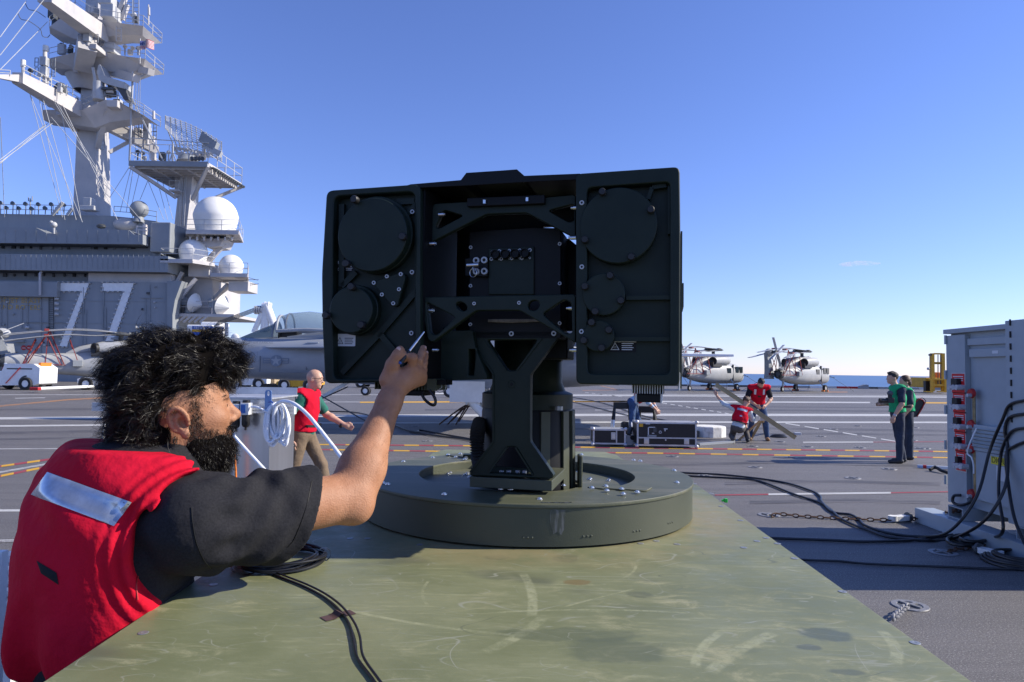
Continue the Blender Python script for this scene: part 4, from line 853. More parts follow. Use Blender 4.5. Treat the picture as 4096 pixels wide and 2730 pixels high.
for (x0, x1, y) in ((560, 650, 1192), (420, 590, 981), (100, 250, 1290)):
    m_ = MB(); m_.bar(W(x0, y, 64.9), W(x1, y, 64.9), 0.05); m_.build('seam_pipe', M['grey'], isl)
# signal lamps along the top parapet
for k, (x, y) in enumerate(((4, 813), (27, 833), (53, 815), (77, 835), (104, 817), (128, 836), (155, 819), (182, 834), (207, 819), (232, 837), (257, 821))):
    p = W(x, y, 66.8); z0 = W(x, 858, 66.8)[2]; lm = MB(); lm.cyl((p[0], p[1], z0), p, 0.05, n=6); lm.cyl(p+np.array([0, 0.12, 0]), p+np.array([0, -0.15, 0]), 0.14, 0.21, n=14)
    o = lm.build('signal_lamp', M['grey'], isl, True); MB().lathe([(0, 0), (0.18, 0.0)], 14, p+np.array([0, -0.152, 0]), (0, -1, 0)).build('lens', M['glass'], o)
rl = MB(); rail(rl, [W(-300, 853, 66.6), W(285, 861, 66.6)], 0.95, 0.03); rail(rl, [W(455, 866, 66.6), W(530, 872, 66.6), W(626, 888, 66.6)], 1.0, 0.03); rl.build('parapet_rail', M['grey'], isl)
# grey balloon-like satellite dome, signal gear and stack of antennas
p = W(557, 839, 67); m_ = MB(); m_.ball(p, 0.86, 20); m_.cyl(p-np.array([0, 0, 0.7]), p-np.array([0, 0, 1.3]), 0.4, 0.6, n=14); m_.build('grey_dome', M['grey'], isl, True)
m_ = MB(); bpx(m_, 330, 790, 362, 826, 66.4, 0.8, 0.05); m_.build('flood_panel', M['grey_lt'], isl); m_ = MB(); bpx(m_, 318, 822, 376, 840, 66.3, 1.0, 0.05); m_.build('flood_panel', M['grey_lt'], isl)
p = W(216, 900, 64); m_ = MB(); m_.cyl(W(216, 936, 64.1), p, 0.10, n=8); m_.ball(p, 0.28, 12); m_.ball(p+np.array([-0.2, -0.1, 0.2]), 0.18, 10); m_.build('searchlight', M['grey_lt'], isl, True)
m_ = MB(); m_.ball(W(405, 906, 66), 0.3, 10, (1.6, 1, 0.8)); m_.build('searchlight', M['dgrey'], isl, True)
m_ = MB(); m_.cyl(W(121, 860, 67.5), W(121, 795, 67.5), 0.06, n=6); m_.bar(W(114, 805, 67.5), W(129, 805, 67.5), 0.06); m_.cyl(W(114, 805, 67.5), W(114, 790, 67.5), 0.05, n=6); m_.cyl(W(129, 805, 67.5), W(129, 786, 67.5), 0.05, n=6); m_.build('whip_antenna', M['grey'], isl)
for a, b in (((210, 862), (252, 810)), ((270, 862), (290, 835))): m_ = MB(); m_.bar(W(*a, 66.3), W(*b, 66.3), 0.25); m_.build('davit', M['grey_lt'], isl)
m_ = MB(); m_.ball(W(502, 898, 67), 1.1, 14, (1.1, .6, .6)); m_.build('life_raft_pod', M['mast'], isl, True)
m_ = MB(); m_.bar(W(548, 905, 64.6), W(548, 935, 64.6), 0.12); m_.bar(W(580, 900, 64.8), W(580, 940, 64.8), 0.3); m_.bar(W(548, 905, 64.6), W(590, 912, 64.6), 0.10); m_.bar(W(548, 918, 64.6), W(590, 925, 64.6), 0.10); m_.build('equipment_frame', M['mast'], isl)
# radomes on their balconies
def radome(name, px, py, rpx, D, par, flat=0.25):
    c = W(px, py, D); r = rpx*D/FPX; prof = [(0.0, r*0.98)]+[(r*math.cos(a)*0.985, r*math.sin(a)*0.98) for a in np.linspace(1.45, 0.25, 9)]+[(r, 0.08*r), (r*0.985, -0.05*r), (r*0.86, -0.62*r), (r*0.80, -0.9*r), (0, -0.9*r)]
    o = MB().lathe(prof, 32, c).build(name, M['radome'], par, True, ang=30); return c, r, o
def balcony(pts, D, th, par, railh=1.0):
    P = [W(x, y, d) for x, y, d in pts]; z = np.mean([p[2] for p in P]); P = [np.array([p[0], p[1], z]) for p in P]
    o = MB().prism(P, (0, 0, -th)).build('balcony', M['mast'], par); r_ = MB(); rail(r_, P+[P[0]], railh, 0.028); r_.build('balcony_rail', M['grey_lt'], o)
    for i in range(len(P)):
        a, b = P[i], P[(i+1) % len(P)]; MB().bar(a-np.array([0, 0, th+0.12]), b-np.array([0, 0, th+0.12]), 0.12, 0.22).build('balcony_beam', M['mast'], o)
    return o, P
c, r, o = radome('white_radome', 773, 1012, 56, 67, isl); balcony([(640, 1072, 64), (770, 1048, 64), (858, 1042, 66), (846, 1052, 69), (700, 1050, 69)], 66, 0.15, isl)
m_ = MB(); bpx(m_, 752, 1050, 838, 1108, 66.2, 5, 0.08); m_.build('radome_base', M['mast'], isl)
c, r, o = radome('white_radome', 925, 1066, 47.5, 67.5, isl); balcony([(842, 1112, 65.5), (990, 1110, 65.5), (994, 1096, 69.5), (850, 1100, 69.5)], 67, 0.15, isl)
m_ = MB(); bpx(m_, 913, 1125, 993, 1166, 66.5, 2.5, 0.05); m_.build('antenna_box', M['mast'], isl)
for a, b, w in (((852, 1202, 68), (912, 1140, 67), 0.34), ((846, 1200, 70), (920, 1145, 69), 0.3), ((722, 1190, 66), (785, 1115, 66.3), 0.34), ((690, 1160, 66), (730, 1090, 66.2), 0.34), ((725, 1195, 66), (790, 1110, 68), 0.2), ((820, 1050, 69), (880, 985, 70), 0.35)):
    MB().bar(W(*a), W(*b), w).build('balcony_strut', M['mast'], isl)
for k in range(4): MB().bar(W(985, 1108+k*12, 67), W(1030+k % 2*6, 1122+k*8-k % 2*10, 67), 0.05).build('yagi_rod', M['grey'], isl)
m_ = MB(); bpx(m_, 700, 1256, 935, 1268, 66, 8); m_.build('lower_balcony', M['mast'], isl)
for k in range(6): MB().bar(W(690+k*22, 1290, 66.1), W(720+k*22, 1266, 66.1), 0.18).build('balcony_strut', M['mast'], isl)
m_ = MB(); bpx(m_, 730, 1108, 848, 1262, 67.5, 7); m_.build('end_block', M['mast'], isl)
rl = MB(); rail(rl, [W(690, 1250, 66), W(850, 1252, 66)], 1.1, 0.03); rl.build('balcony_rail', M['mast'], isl)
for (x, y, s) in ((770, 1208, 1.0), (880, 1218, 1.05)):      # fire-control dishes under conical white covers
    b = W(x-18, y+45, 66.5); p = W(x, y, 66.5); d_ = MB(); d_.cyl(b, b+np.array([0, 0, 1.0]), 0.30, n=10); d_.box(p+np.array([-0.5, 0, 0]), (0.9, 0.6, 0.7)); d_.ball(p+np.array([-0.9, 0, 0.25]), 0.32, 10)
    o = d_.build('dish_mount', M['grey'], isl, True); MB().lathe([(0.95*s, 0.0), (0.5*s, 0.45), (0.0, 0.95)], 18, p+np.array([0.15, 0, -0.1]), (0.93, -0.2, -0.25)).build('dish_cover', M['radome'], o)
# blue and yellow sponsor-like board FREEDOM 77 sits on the crane (below)
# ---- main mast
mast = thing('main_mast', 'tall grey lattice and box mast with stacked platforms above the island', 'mast', (-24, 70, 20))
Dm = 69.0
def frus(p0, p1, m, name, par):        # between two px quads given as (x0,x1,x2) left, corner, right at y, with a lit side face turning away
    (xa, xb, xc, y0), (xd, xe, xf, y1) = p0, p1; mb = MB()
    T = [W(xa, y0, Dm), W(xb, y0, Dm), W(xc, y0, Dm+3.2), W(xa, y0, Dm+3.2)]; B = [W(xd, y1, Dm), W(xe, y1, Dm), W(xf, y1, Dm+3.4), W(xd, y1, Dm+3.4)]
    mb.add(T+B, [(0, 1, 2, 3), (7, 6, 5, 4), (0, 4, 5, 1), (1, 5, 6, 2), (2, 6, 7, 3), (3, 7, 4, 0)]); return mb.build(name, m, par)
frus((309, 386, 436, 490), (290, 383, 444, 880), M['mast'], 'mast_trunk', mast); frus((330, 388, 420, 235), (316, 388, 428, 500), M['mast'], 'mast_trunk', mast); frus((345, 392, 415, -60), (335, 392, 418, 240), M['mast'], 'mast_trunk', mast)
def deckplat(top, bot, D, name, dep, railed=True, m='mast'):
    """platform like an upturned hull: wide top deck, narrower keel; px outlines at depth D, running back dep metres"""
    n = len(top); T0 = [W(x, y, D+(dep*k if False else 0)) for k, (x, y) in enumerate(top)]; B0 = [W(x, y, D+dep*0.25) for x, y in bot]
    T1 = [p+np.array([0, dep, 0]) for p in T0]; B1 = [p+np.array([0, dep*0.5, 0]) for p in B0]
    mb = MB(); V = T0+T1+B0+B1; F = []
    for i in range(n-1): F += [(i, i+1, n+i+1, n+i), (i, 2*n+i, 2*n+i+1, i+1), (n+i, n+i+1, 3*n+i+1, 3*n+i), (2*n+i, 3*n+i, 3*n+i+1, 2*n+i+1)]
    F += [(0, n, 3*n, 2*n), (n-1, 3*n-1, 4*n-1, 2*n-1)]
    o = mb.add(V, F).build(name, M[m], mast)
    if railed: r_ = MB(); rail(r_, T0, 1.05, 0.03); rail(r_, T1, 1.05, 0.03); rail(r_, [T0[-1], T1[-1]], 1.05, 0.03); r_.build('platform_rail', M['grey_lt'], o)
    return o
deckplat([(197, 108), (300, 30), (360, 70), (470, 92), (572, 104)], [(200, 135), (300, 158), (380, 152), (490, 140), (570, 143)], 66, 'mast_platform', 3.6)
deckplat([(195, 235), (320, 205), (400, 205), (500, 226), (580, 236)], [(200, 272), (320, 282), (400, 280), (510, 296), (575, 272)], 66.5, 'mast_platform', 3.6)
deckplat([(170, 440), (330, 440), (420, 400), (470, 405), (575, 462)], [(172, 480), (330, 505), (380, 512), (440, 490), (570, 470)], 66.5, 'mast_platform', 3.2)
def boxbeam(a, b, w0, w1, name, par, m='mast'):
    a, b = W(*a), W(*b); d = Vector(b-a); L = d.length; d.normalize(); y = Vector((0, 0, 1)).cross(d).normalized(); z = d.cross(y); mb = MB(); V = []
    for p, w in ((Vector(a), w0), (Vector(b), w1)):
        for sy, sz in ((-.5, -.5), (.5, -.5), (.5, .5), (-.5, .5)): V.append(p+y*w*sy+z*w*sz)
    mb.add(V, [(0, 1, 2, 3), (7, 6, 5, 4), (0, 4, 5, 1), (1, 5, 6, 2), (2, 6, 7, 3), (3, 7, 4, 0)]); return mb.build(name, M[m], par)
ya = boxbeam((350, 468, 69), (70, 312, 59), 1.7, 0.95, 'yardarm', mast); boxbeam((80, 316, 59.5), (-10, 306, 57), 0.7, 0.3, 'yardarm_tip', mast)
yb = boxbeam((435, 498, 70), (628, 605, 72), 1.3, 0.8, 'yardarm', mast); boxbeam((400, 140, 67), (178, -20, 58), 1.6, 1.2, 'yardarm', mast)
boxbeam((330, 265, 67.2), (350, 175, 65.0), 1.5, 1.6, 'bracket_post', mast); boxbeam((430, 285, 69), (545, 315, 66), 0.9, 0.7, 'yardarm', mast); boxbeam((560, 280, 68), (605, 290, 66), 0.7, 0.6, 'yardarm', mast)
for a, b, w in (((305, 520, 69), (235, 450, 66), 0.5), ((388, 590, 69), (428, 440, 67), 0.5), ((438, 610, 70), (512, 570, 71), 0.35), ((470, 72, 68), (505, -20, 68), 0.4), ((490, 80, 68), (510, 20, 68), 0.35), ((330, 300, 69), (300, 280, 67), 0.4)):
    MB().bar(W(*a), W(*b), w).build('mast_strut', M['mast'], mast)
r_ = MB(); rail(r_, [W(95, 300, 59.8), W(180, 345, 62.5), W(290, 395, 66), W(345, 430, 67.5)], 0.95, 0.035); rail(r_, [W(450, 492, 69.5), W(625, 592, 71.5)], 0.95, 0.035); rail(r_, [W(-20, 302, 57), W(40, 305, 58)], 0.5, 0.035); r_.build('yardarm_rail', M['grey_lt'], mast)
def antenna(px, py0, py1, D, boxes=2, r=0.18):
    a, b = W(px, py0, D), W(px, py1, D); h = b[2]-a[2]; o = MB().cyl(a, b, r, r*0.8, n=10).build('pole_antenna', M['mast'], mast, True)
    for k in range(boxes):
        z = a+(b-a)*(0.40+0.28*k); MB().box(z+np.array([0, -0.1, 0]), (0.6, 0.5, 0.8)).build('antenna_unit', M['grey_lt'], o)
        for s in (-1, 1):
            m_ = MB(); c = z+np.array([s*0.8, 0, 0])
            for dz in (-.4, 0, .4): m_.bar(c+np.array([-0.18, 0, dz]), c+np.array([0.18, 0, dz]), 0.05)
            for dx in (-.16, .16): m_.bar(c+np.array([dx, 0, -.4]), c+np.array([dx, 0, .4]), 0.05)
            m_.build('antenna_loop', M['grey'], o)
antenna(180, 345, 205, 63.5, 2, 0.22); antenna(92, 305, 255, 60, 0, 0.14); antenna(353, 185, 108, 65, 1, 0.2); antenna(590, 582, 480, 70.5, 2, 0.2); antenna(596, 62, 30, 67, 0, 0.12); antenna(615, 478, 445, 66, 0, 0.14); antenna(594, 100, 20, 67, 0, 0.08)
p = W(182, 205, 63.5); MB().cyl(p, p+np.array([0, 0, 0.5]), 0.24, n=10).build('antenna_cap', M['radome'], mast, True); p = W(92, 268, 60); MB().cyl(p, p+np.array([0, 0, 0.6]), 0.2, n=10).build('antenna_cap', M['radome'], mast, True)
def panel(x0, y0, x1, y1, D, dep, m='grey_lt', name='equipment_panel', bev=0.05):
    m_ = MB(); bpx(m_, x0, y0, x1, y1, D, dep, bev); return m_.build(name, M[m], mast)
panel(413, 170, 457, 208, 66.6, 1.2); panel(400, 15, 452, 66, 66.5, 1.6); panel(390, -20, 445, 12, 66.8, 1.6); panel(350, 18, 375, 48, 67, 1.0); panel(340, 175, 385, 195, 64.9, 2.2, 'mast'); panel(190, 25, 215, 70, 66, 1.0, 'dgrey')
panel(228, 175, 256, 215, 67, 0.4, 'grey_lt'); panel(425, 400, 470, 428, 66, 2, 'mast'); panel(205, 80, 300, 112, 69.5, 1.5, 'dgrey')
def ladder(px, y0, y1, D, w=0.5):
    a, b = W(px, y0, D), W(px, y1, D); m_ = MB()
    for s in (-w/2, w/2): m_.bar(a+np.array([s, 0, 0]), b+np.array([s, 0, 0]), 0.06)
    n = int(abs(b[2]-a[2])/0.4)
    for k in range(n): q = a+(b-a)*k/n; m_.bar(q-np.array([w/2, 0, 0]), q+np.array([w/2, 0, 0]), 0.05)
    m_.build('mast_ladder', M['grey_lt'], mast)
ladder(516, 92, -20, 67, 0.7); ladder(545, 98, -20, 67.2, 0.5); ladder(475, 165, 98, 66.3, 0.5); ladder(410, 600, 525, 69.3, 0.4)
# tracking radar with curved reflector on the third platform
p = W(375, 395, 66.2); m_ = MB(); m_.cyl(W(395, 402, 66.6), W(395, 330, 66.6), 0.55, 0.5, n=14); m_.build('radar_pedestal', M['grey_lt'], mast, True)
m_ = MB(); m_.loft([[W(x-5, y, 66.2), W(x+6, y, 66.2), W(x+9, y, 67.2), W(x-2, y, 67.2)] for x, y in ((370, 270), (376, 300), (380, 330), (376, 360), (370, 385))]); m_.build('radar_reflector', M['grey_lt'], mast, True)
m_ = MB(); ppx(m_, [(392, 262), (400, 258), (408, 275), (420, 305), (500, 330), (498, 355), (455, 345), (415, 332), (395, 318), (388, 290)], 66.3, 1.3); m_.build('radar_arm', M['grey_lt'], mast)
m_ = MB(); ppx(m_, [(462, 345), (498, 345), (515, 400), (498, 402)], 66.4, 1.0); m_.build('radar_arm_end', M['dgrey'], mast)
for k in range(9): m_ = MB(); bpx(m_, 400+random.uniform(0, 50), 335+random.uniform(0, 45), 412+random.uniform(0, 50), 350+random.uniform(0, 45), 66.2+0.1*k, 0.5); m_.build('radar_electronics', M[random.choice(['grey_lt', 'dgrey', 'dgrey', 'mast'])], mast)
m_ = MB(); m_.lathe([(2.0, 0), (2.05, 0.9), (1.95, 0.9), (1.9, 0)], 24, W(345, 312, 69.5)); m_.build('round_gallery', M['grey_lt'], mast, True)
m_ = MB(); m_.lathe([(1.9, 0.0), (1.1, -1.4)], 24, W(345, 314, 69.5)); m_.build('gallery_skirt', M['mast'], mast, True)
m_ = MB(); m_.ball(W(240, 372, 65), 0.75, 12, (1, .5, 1.4)); m_.build('side_dome', M['dgrey'], mast, True)
# stays and signal halyards
st = []
for a, b in (((110, 340, 61), (250, 870, 65)), ((150, 365, 62), (260, 880, 65)), ((165, 370, 62), (305, 880, 65)), ((200, 380, 63), (395, 700, 65)), ((220, 400, 63), (440, 760, 65)), ((240, 415, 64), (325, 880, 65.5)), ((250, 420, 64), (470, 880, 66)), ((205, 470, 64), (580, 900, 66)), ((115, 365, 61), (330, 890, 65)),
             ((520, 665, 68), (440, 790, 67)), ((525, 670, 68), (480, 850, 67)), ((545, 600, 72), (505, 850, 67)), ((595, 715, 71), (560, 800, 67)), ((590, 720, 71), (655, 880, 67)), ((560, 680, 71), (520, 850, 67)), ((600, 610, 72), (670, 880, 68)), ((620, 620, 72), (692, 880, 68)), ((558, 285, 68), (540, 620, 72)), ((562, 285, 68), (555, 620, 72)), ((545, 320, 67), (538, 560, 71)), ((2, 470, 60), (18, 870, 66)),
             ((0, 150, 55), (105, 5, 58)), ((0, 222, 55), (175, 0, 58)), ((0, 280, 55), (190, 88, 62)), ((0, 655, 50), (190, 495, 66)), ((0, 650, 50), (215, 490, 66)), ((0, 640, 50), (180, 500, 66))):
    MB().cyl(W(*a), W(*b), 0.028, n=5).build('stay_wire', M['grey_lt'], mast)
for pts in (((100, 12, 58), (115, 38, 58), (145, 45, 58), (182, 70, 60)), ((72, 55, 57), (85, 78, 57), (115, 85, 57), (160, 117, 60), (170, 145, 60), (190, 150, 62), (200, 140, 64))):
    MB().tube(spline([W(*q) for q in pts], 6), 0.03, 5).build('slack_wire', M['dgrey'], mast)
# flag
fl = thing('ship_flag', 'small red white and blue striped national flag flying from the mast', 'flag', W(562, 200, 66))
def flagpt(u, v): p = W(561+52*u, 164+34*v-7*math.sin(u*5)*0.6-4*u, 66); return p+np.array([0, 0.25*math.sin(u*7), 0])
for k in range(13):
    us = np.linspace(0.40 if k < 7 else 0, 1, 10); m_ = MB(); V = [flagpt(u, (k+d)/13) for u in us for d in (0, 1)]; m_.add(V, [(2*i, 2*i+1, 2*i+3, 2*i+2) for i in range(len(us)-1)]); m_.build('stripe', M['flagred'] if k % 2 == 0 else M['flagwhite'], fl)
us = np.linspace(0, 0.40, 6); MB().add([flagpt(u, d) for u in us for d in (0, 7/13)], [(2*i, 2*i+1, 2*i+3, 2*i+2) for i in range(5)]).build('canton', M['flagblue'], fl)
m_ = MB()
for i in range(4):
    for j in range(3):
        p = flagpt(0.06+0.09*i, 0.08+0.17*j)+np.array([0, -0.02, 0]); m_ = MB().add([p+0.05*np.array([math.cos(a), 0, math.sin(a)]) for a in np.linspace(0, 6.28, 6)[:-1]], [(0, 1, 2, 3, 4)]); m_.build('star', M['flagwhite'], fl)
MB().cyl(W(560, 255, 66.05), W(561, 155, 66.05), 0.04, n=6).build('flag_staff', M['grey_lt'], fl)
# ---- radar tower
tow = thing('radar_tower', 'tapering grey radar tower with air-search antenna and white radome right of the mast', 'tower', (-31, 71, 12)); Dt = 70.0
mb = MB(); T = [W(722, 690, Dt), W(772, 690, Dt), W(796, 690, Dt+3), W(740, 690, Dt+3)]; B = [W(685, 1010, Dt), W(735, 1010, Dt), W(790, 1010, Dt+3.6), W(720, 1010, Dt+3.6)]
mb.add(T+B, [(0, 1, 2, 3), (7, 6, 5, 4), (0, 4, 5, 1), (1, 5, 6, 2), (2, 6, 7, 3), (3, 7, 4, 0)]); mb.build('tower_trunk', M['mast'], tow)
P = [W(518, 650, 67), W(832, 648, 67), W(970, 735, 62.0), W(690, 745, 62)]; zt = W(700, 648, 67)[2]
PT = [np.array([W(518, 650, 66)[0], 66, zt]), np.array([W(830, 650, 66)[0], 66, zt]), np.array([W(970, 652, 66)[0]*1.0, 66, zt])]
# platform: level slab seen from below, the right end reaching further back
X0, X1 = W(518, 648, 67)[0], W(832, 648, 67)[0]; slab = [(X0, 67), (X1, 67), (X1+0.35, 74.6), (X0+0.4, 74.6)]
po = MB().prism([(x, y, zt) for x, y in slab], (0, 0, -0.25)).build('radar_platform', M['mast'], tow)
for k in range(9):
    y = 67.4+k*0.86; a = X0+0.4; b = X1; MB().bx(a+0.1, b-0.1, y-0.08, y+0.08, zt-0.65, zt-0.251).build('floor_beam', M['mast'], po)
for k in range(5):
    x = X0+0.4+k*(X1-X0-0.8)/4; MB().bar((x, 67.3, zt-0.5), (x+0.3, 74.4, zt-0.5), 0.16, 0.45).build('floor_girder', M['mast'], po)
MB().bx(X0, X1, 66.85, 66.998, zt-0.5, zt+0.02).build('platform_fascia', M['grey'], po)
r_ = MB(); rail(r_, [(x, y, zt) for x, y in slab]+[(*slab[0], zt)], 1.7, 0.035); r_.build('platform_rail', M['grey_lt'], po)
r_ = MB(); r_.bar((X0+0.05, 66.9, zt), (X0+0.05, 66.9, zt+9.0), 0.14); r_.bar((X0+0.05, 66.9, zt+8.0), (X0+2.2, 66.9, zt+9.3), 0.12); r_.bar((X0+0.05, 66.9, zt+6.3), (X0+3.2, 67.5, zt), 0.12); r_.bar((X0+0.05, 66.9, zt+2.3), (X1, 66.9, zt+1.9), 0.07); r_.build('gantry_frame', M['grey_lt'], po)
for k in range(14):
    x = X1+0.2+k*0.02; y = 68+k*0.48; MB().cyl((x-0.3, y, zt-0.2), (x+0.35, y-0.05, zt-0.55), 0.11, 0.15, n=8).build('deck_floodlight', M['dgrey'], po, True)
for k in range(4):
    x = W(765+k*14, 640, 67)[0]; MB().cyl((x, 67.2, zt+0.3), (x+0.1, 66.9, zt+0.35), 0.16, 0.2, n=10).build('deck_floodlight', M['dgrey'], po, True)
for a, b, w in (((520, 668, 67), (705, 792, 70), 0.30), ((832, 665, 67), (770, 800, 70), 0.30), ((968, 748, 74.4), (822, 808, 73), 0.30), ((708, 790, 70), (712, 690, 70.5), 0.5)):
    MB().bar(W(*a), W(*b), w).build('tower_strut', M['mast'], tow)
m_ = MB(); bpx(m_, 676, 758, 715, 764, 69, 2); m_.build('tower_balcony', M['mast'], tow); r_ = MB(); rail(r_, [W(676, 758, 69), W(715, 758, 69)], 0.9, 0.03); r_.build('balcony_rail', M['grey_lt'], tow)
for x in (736, 730):
    m_ = MB(); a, b = W(x+3, 690, 69.6), W(x-8, 905, 69.7)
    for s in (-.2, .2): m_.bar(a+np.array([s, 0, 0]), b+np.array([s, 0, 0]), 0.05)
    for k in range(18): q = a+(b-a)*k/18; m_.bar(q+np.array([-.2, 0, 0]), q+np.array([.2, 0, 0]), 0.04)
    m_.build('tower_ladder', M['grey_lt'], tow)
# air-search antenna: curved open mesh on a truss
ant = MB(); D0 = 68.5
def ap(u, v):      # u along the reflector 0..1, v up 0..1
    x = 662+(886-662)*u; yt = 465+105*u+18*math.sin(u*3.14)*-0.6; yb = 515+125*u+70*math.sin(min(1, u*1.15)*3.0)*0.55
    y = yt+(yb-yt)*(1-v); return W(x+(1-v)*8*math.sin(u*3.1), y, D0+1.6*math.sin(u*math.pi)+0.9*math.sin(v*math.pi))
for k in range(13): MB().tube([ap(u, k/12) for u in np.linspace(0, 1, 22)], 0.035, 5).build('reflector_bar', M['grey_lt'], tow)
for k in range(12): MB().tube([ap(k/11, v) for v in np.linspace(-0.02, 1.04, 8)], 0.05, 5).build('reflector_rib', M['grey_lt'], tow)
bs = W(740, 640, D0+0.5)
for k in range(11):
    MB().bar(ap(k/11+0.03, 0.1), W(700+k*12, 598+k*3, D0+2.6), 0.09).build('antenna_truss', M['grey_lt'], tow); MB().bar(W(700+k*12, 598+k*3, D0+2.6), W(712+k*12, 618+(k % 2)*-14, D0+2.2), 0.08).build('antenna_truss', M['grey_lt'], tow)
for a, b in (((690, 590), (850, 618)), ((705, 615), (835, 628)), ((690, 590), (730, 632)), ((850, 612), (775, 634))): MB().bar(W(*a, D0+2.2), W(*b, D0+1.8), 0.22).build('antenna_truss', M['grey_lt'], tow)
MB().cyl(W(752, 648, D0+1), W(752, 622, D0+1), 1.1, 0.7, n=16).build('antenna_turntable', M['grey'], tow, True)
m_ = MB()
for k in range(6): p = W(812+k*10, 552+k*7, D0-1.2); MB().box(p, (0.30, 0.7, 1.0-0.02*k), Matrix.Rotation(R(20), 3, 'Y')).build('feed_horn', M['grey'], tow)
MB().bar(W(815, 582, D0-1.2), W(884, 620, D0-1.5), 0.35, 0.55).build('feed_boom', M['grey_lt'], tow); MB().bar(W(817, 580, D0-1), W(820, 640, D0), 0.2).build('feed_boom', M['grey_lt'], tow)
MB().bar(W(690, 645, D0), W(691, 575, D0), 0.14).bar(W(691, 610, D0), W(705, 645, D0), 0.08).bar(W(691, 610, D0), W(678, 645, D0), 0.08).build('stub_mast', M['grey_lt'], tow)
c, r, o = radome('white_radome', 864, 872, 86, 68, tow); balcony([(745, 945, 66), (955, 948, 66), (972, 930, 70.5), (745, 930, 70.5)], 68, 0.2, tow)
for k in range(7): MB().bar(W(760+k*28, 956, 66.2), W(800+k*22, 950, 70.4), 0.14, 0.35).build('balcony_beam', M['mast'], tow)
m_ = MB(); ppx(m_, [(800, 955), (895, 955), (880, 985), (825, 990)], 67, 2.5); m_.build('radome_bracket', M['mast'], tow)
MB().bar(W(900, 975, 68), W(832, 1050, 68), 0.4).build('tower_strut', M['mast'], tow); MB().bar(W(880, 800, 68), W(835, 795, 69), 0.25).build('tower_strut', M['mast'], tow)

# small fittings that crowd the mast platforms and the island walls
rf = np.random.default_rng(12)
for (xa, xb, ya, yb, D, n) in ((240, 560, 85, 92, 68, 16), (215, 570, 212, 222, 68, 16), (200, 560, 428, 440, 68, 14), (120, 330, 312, 415, 63, 10), (450, 620, 490, 590, 71, 10), (530, 820, 640, 646, 69, 12)):
    for k in range(n):
        t = rf.uniform(); x = xa+(xb-xa)*t; y = ya+(yb-ya)*t; p = W(x, y, D+rf.uniform(0, 1.5)); kind = rf.integers(0, 4); m_ = MB()
        if kind == 0: h_ = rf.uniform(0.8, 2.2); m_.cyl(p, p+np.array([0, 0, h_]), .05, n=6); m_.bar(p+np.array([-.25, 0, h_*.8]), p+np.array([.25, 0, h_*.8]), .05)
        elif kind == 1: w = rf.uniform(.25, .7); m_.box(p+np.array([0, 0, w*.7]), (w, w*.8, w*1.4))
        elif kind == 2: m_.cyl(p, p+np.array([0, 0, .7]), .08, n=6); m_.ball(p+np.array([0, 0, .85]), .22, 10)
        else: m_.cyl(p, p+np.array([0, 0, .6]), .06, n=6); m_.cyl(p+np.array([0, -.1, .7]), p+np.array([0, .25, .75]), .20, .14, n=10)
        m_.build('mast_fitting', M[('grey_lt', 'grey', 'dgrey', 'mast')[rf.integers(0, 4)]], mast if D != 69 else tow, kind > 1)
for k in range(34):                                # stiffeners and cable runs on the bulwarks and walls
    x = -20+k*20.5
    for (y0, y1, D) in ((1020, 1077, 63.99),) if k % 2 else ((1020, 1077, 63.99), (922, 968, 64.29)):
        if x < (560 if y0 < 1000 else 660): m_ = MB(); m_.bar(W(x, y0, D), W(x, y1, D), .035); m_.build('weld_seam', M['grey'], isl)
for k in range(46):
    x, y = rf.uniform(0, 660), rf.uniform(1135, 1470); w, h_ = rf.uniform(3, 12), rf.uniform(3, 9)
    if 215 < x < 545 and y < 1390: continue
    m_ = MB(); bpx(m_, x, y, x+w, y+h_, 64.8, .2); m_.build('wall_fitting', M[('grey', 'dgrey', 'grey_lt')[rf.integers(0, 3)]], isl)
for k in range(14):
    x = rf.uniform(0, 640); y0 = rf.uniform(1130, 1250); m_ = MB(); m_.tube([W(x, y0, 64.93), W(x, y0+rf.uniform(60, 200), 64.93)], .04, 5); m_.build('cable_run', M['grey'], isl)
for (xa, xb, y, D) in ((0, 560, 990, 65.95), (0, 620, 1100, 65.95)):
    for k in range(15): x = xa+(xb-xa)*k/15+rf.uniform(0, 15); m_ = MB(); bpx(m_, x, y-rf.uniform(4, 9), x+rf.uniform(5, 16), y+rf.uniform(4, 9), D-.1, .15); m_.build('gallery_fitting', M[('dgrey', 'grey', 'black')[rf.integers(0, 3)]], isl)
for y in (1200, 1290, 1380, 1460): m_ = MB(); m_.bar(W(-20, y, 64.985), W(660, y+8, 64.985), .05); m_.build('weld_seam', M['grey'], isl)
# ---------------------------------------------------------------- the person in the foreground
from mathutils.bvhtree import BVHTree
def unit(v): v = np.array(v, float); return v/np.linalg.norm(v)
yaw, pit = R(36), R(7)
hf = np.array([math.cos(yaw)*math.cos(pit), math.sin(yaw)*math.cos(pit), math.sin(pit)]); hl = np.array([-math.sin(yaw), math.cos(yaw), 0]); hu = np.cross(hf, hl)
HR = np.stack([hf, hl, hu], 1)                       # columns: local axes
ear = W(737, 1690, 1.42); HC = ear-HR@np.array([-0.008, -0.080, -0.012])
def hp(x, y, z): return HC+HR@np.array([x, y, z])
neckB = np.array([-0.755, 1.475, 1.475]); rsh = np.array([-0.590, 1.325, 1.385]); lsh = np.array([-0.94, 1.53, 1.43])
elb = W(1400, 1992, 1.555); wri = W(1556, 1612, 1.70)
chest = np.array([-0.805, 1.40, 1.29]); upback = np.array([-0.785, 1.425, 1.395]); belly = np.array([-0.795, 1.41, 1.12]); pelv = np.array([-0.865, 1.45, 0.95])
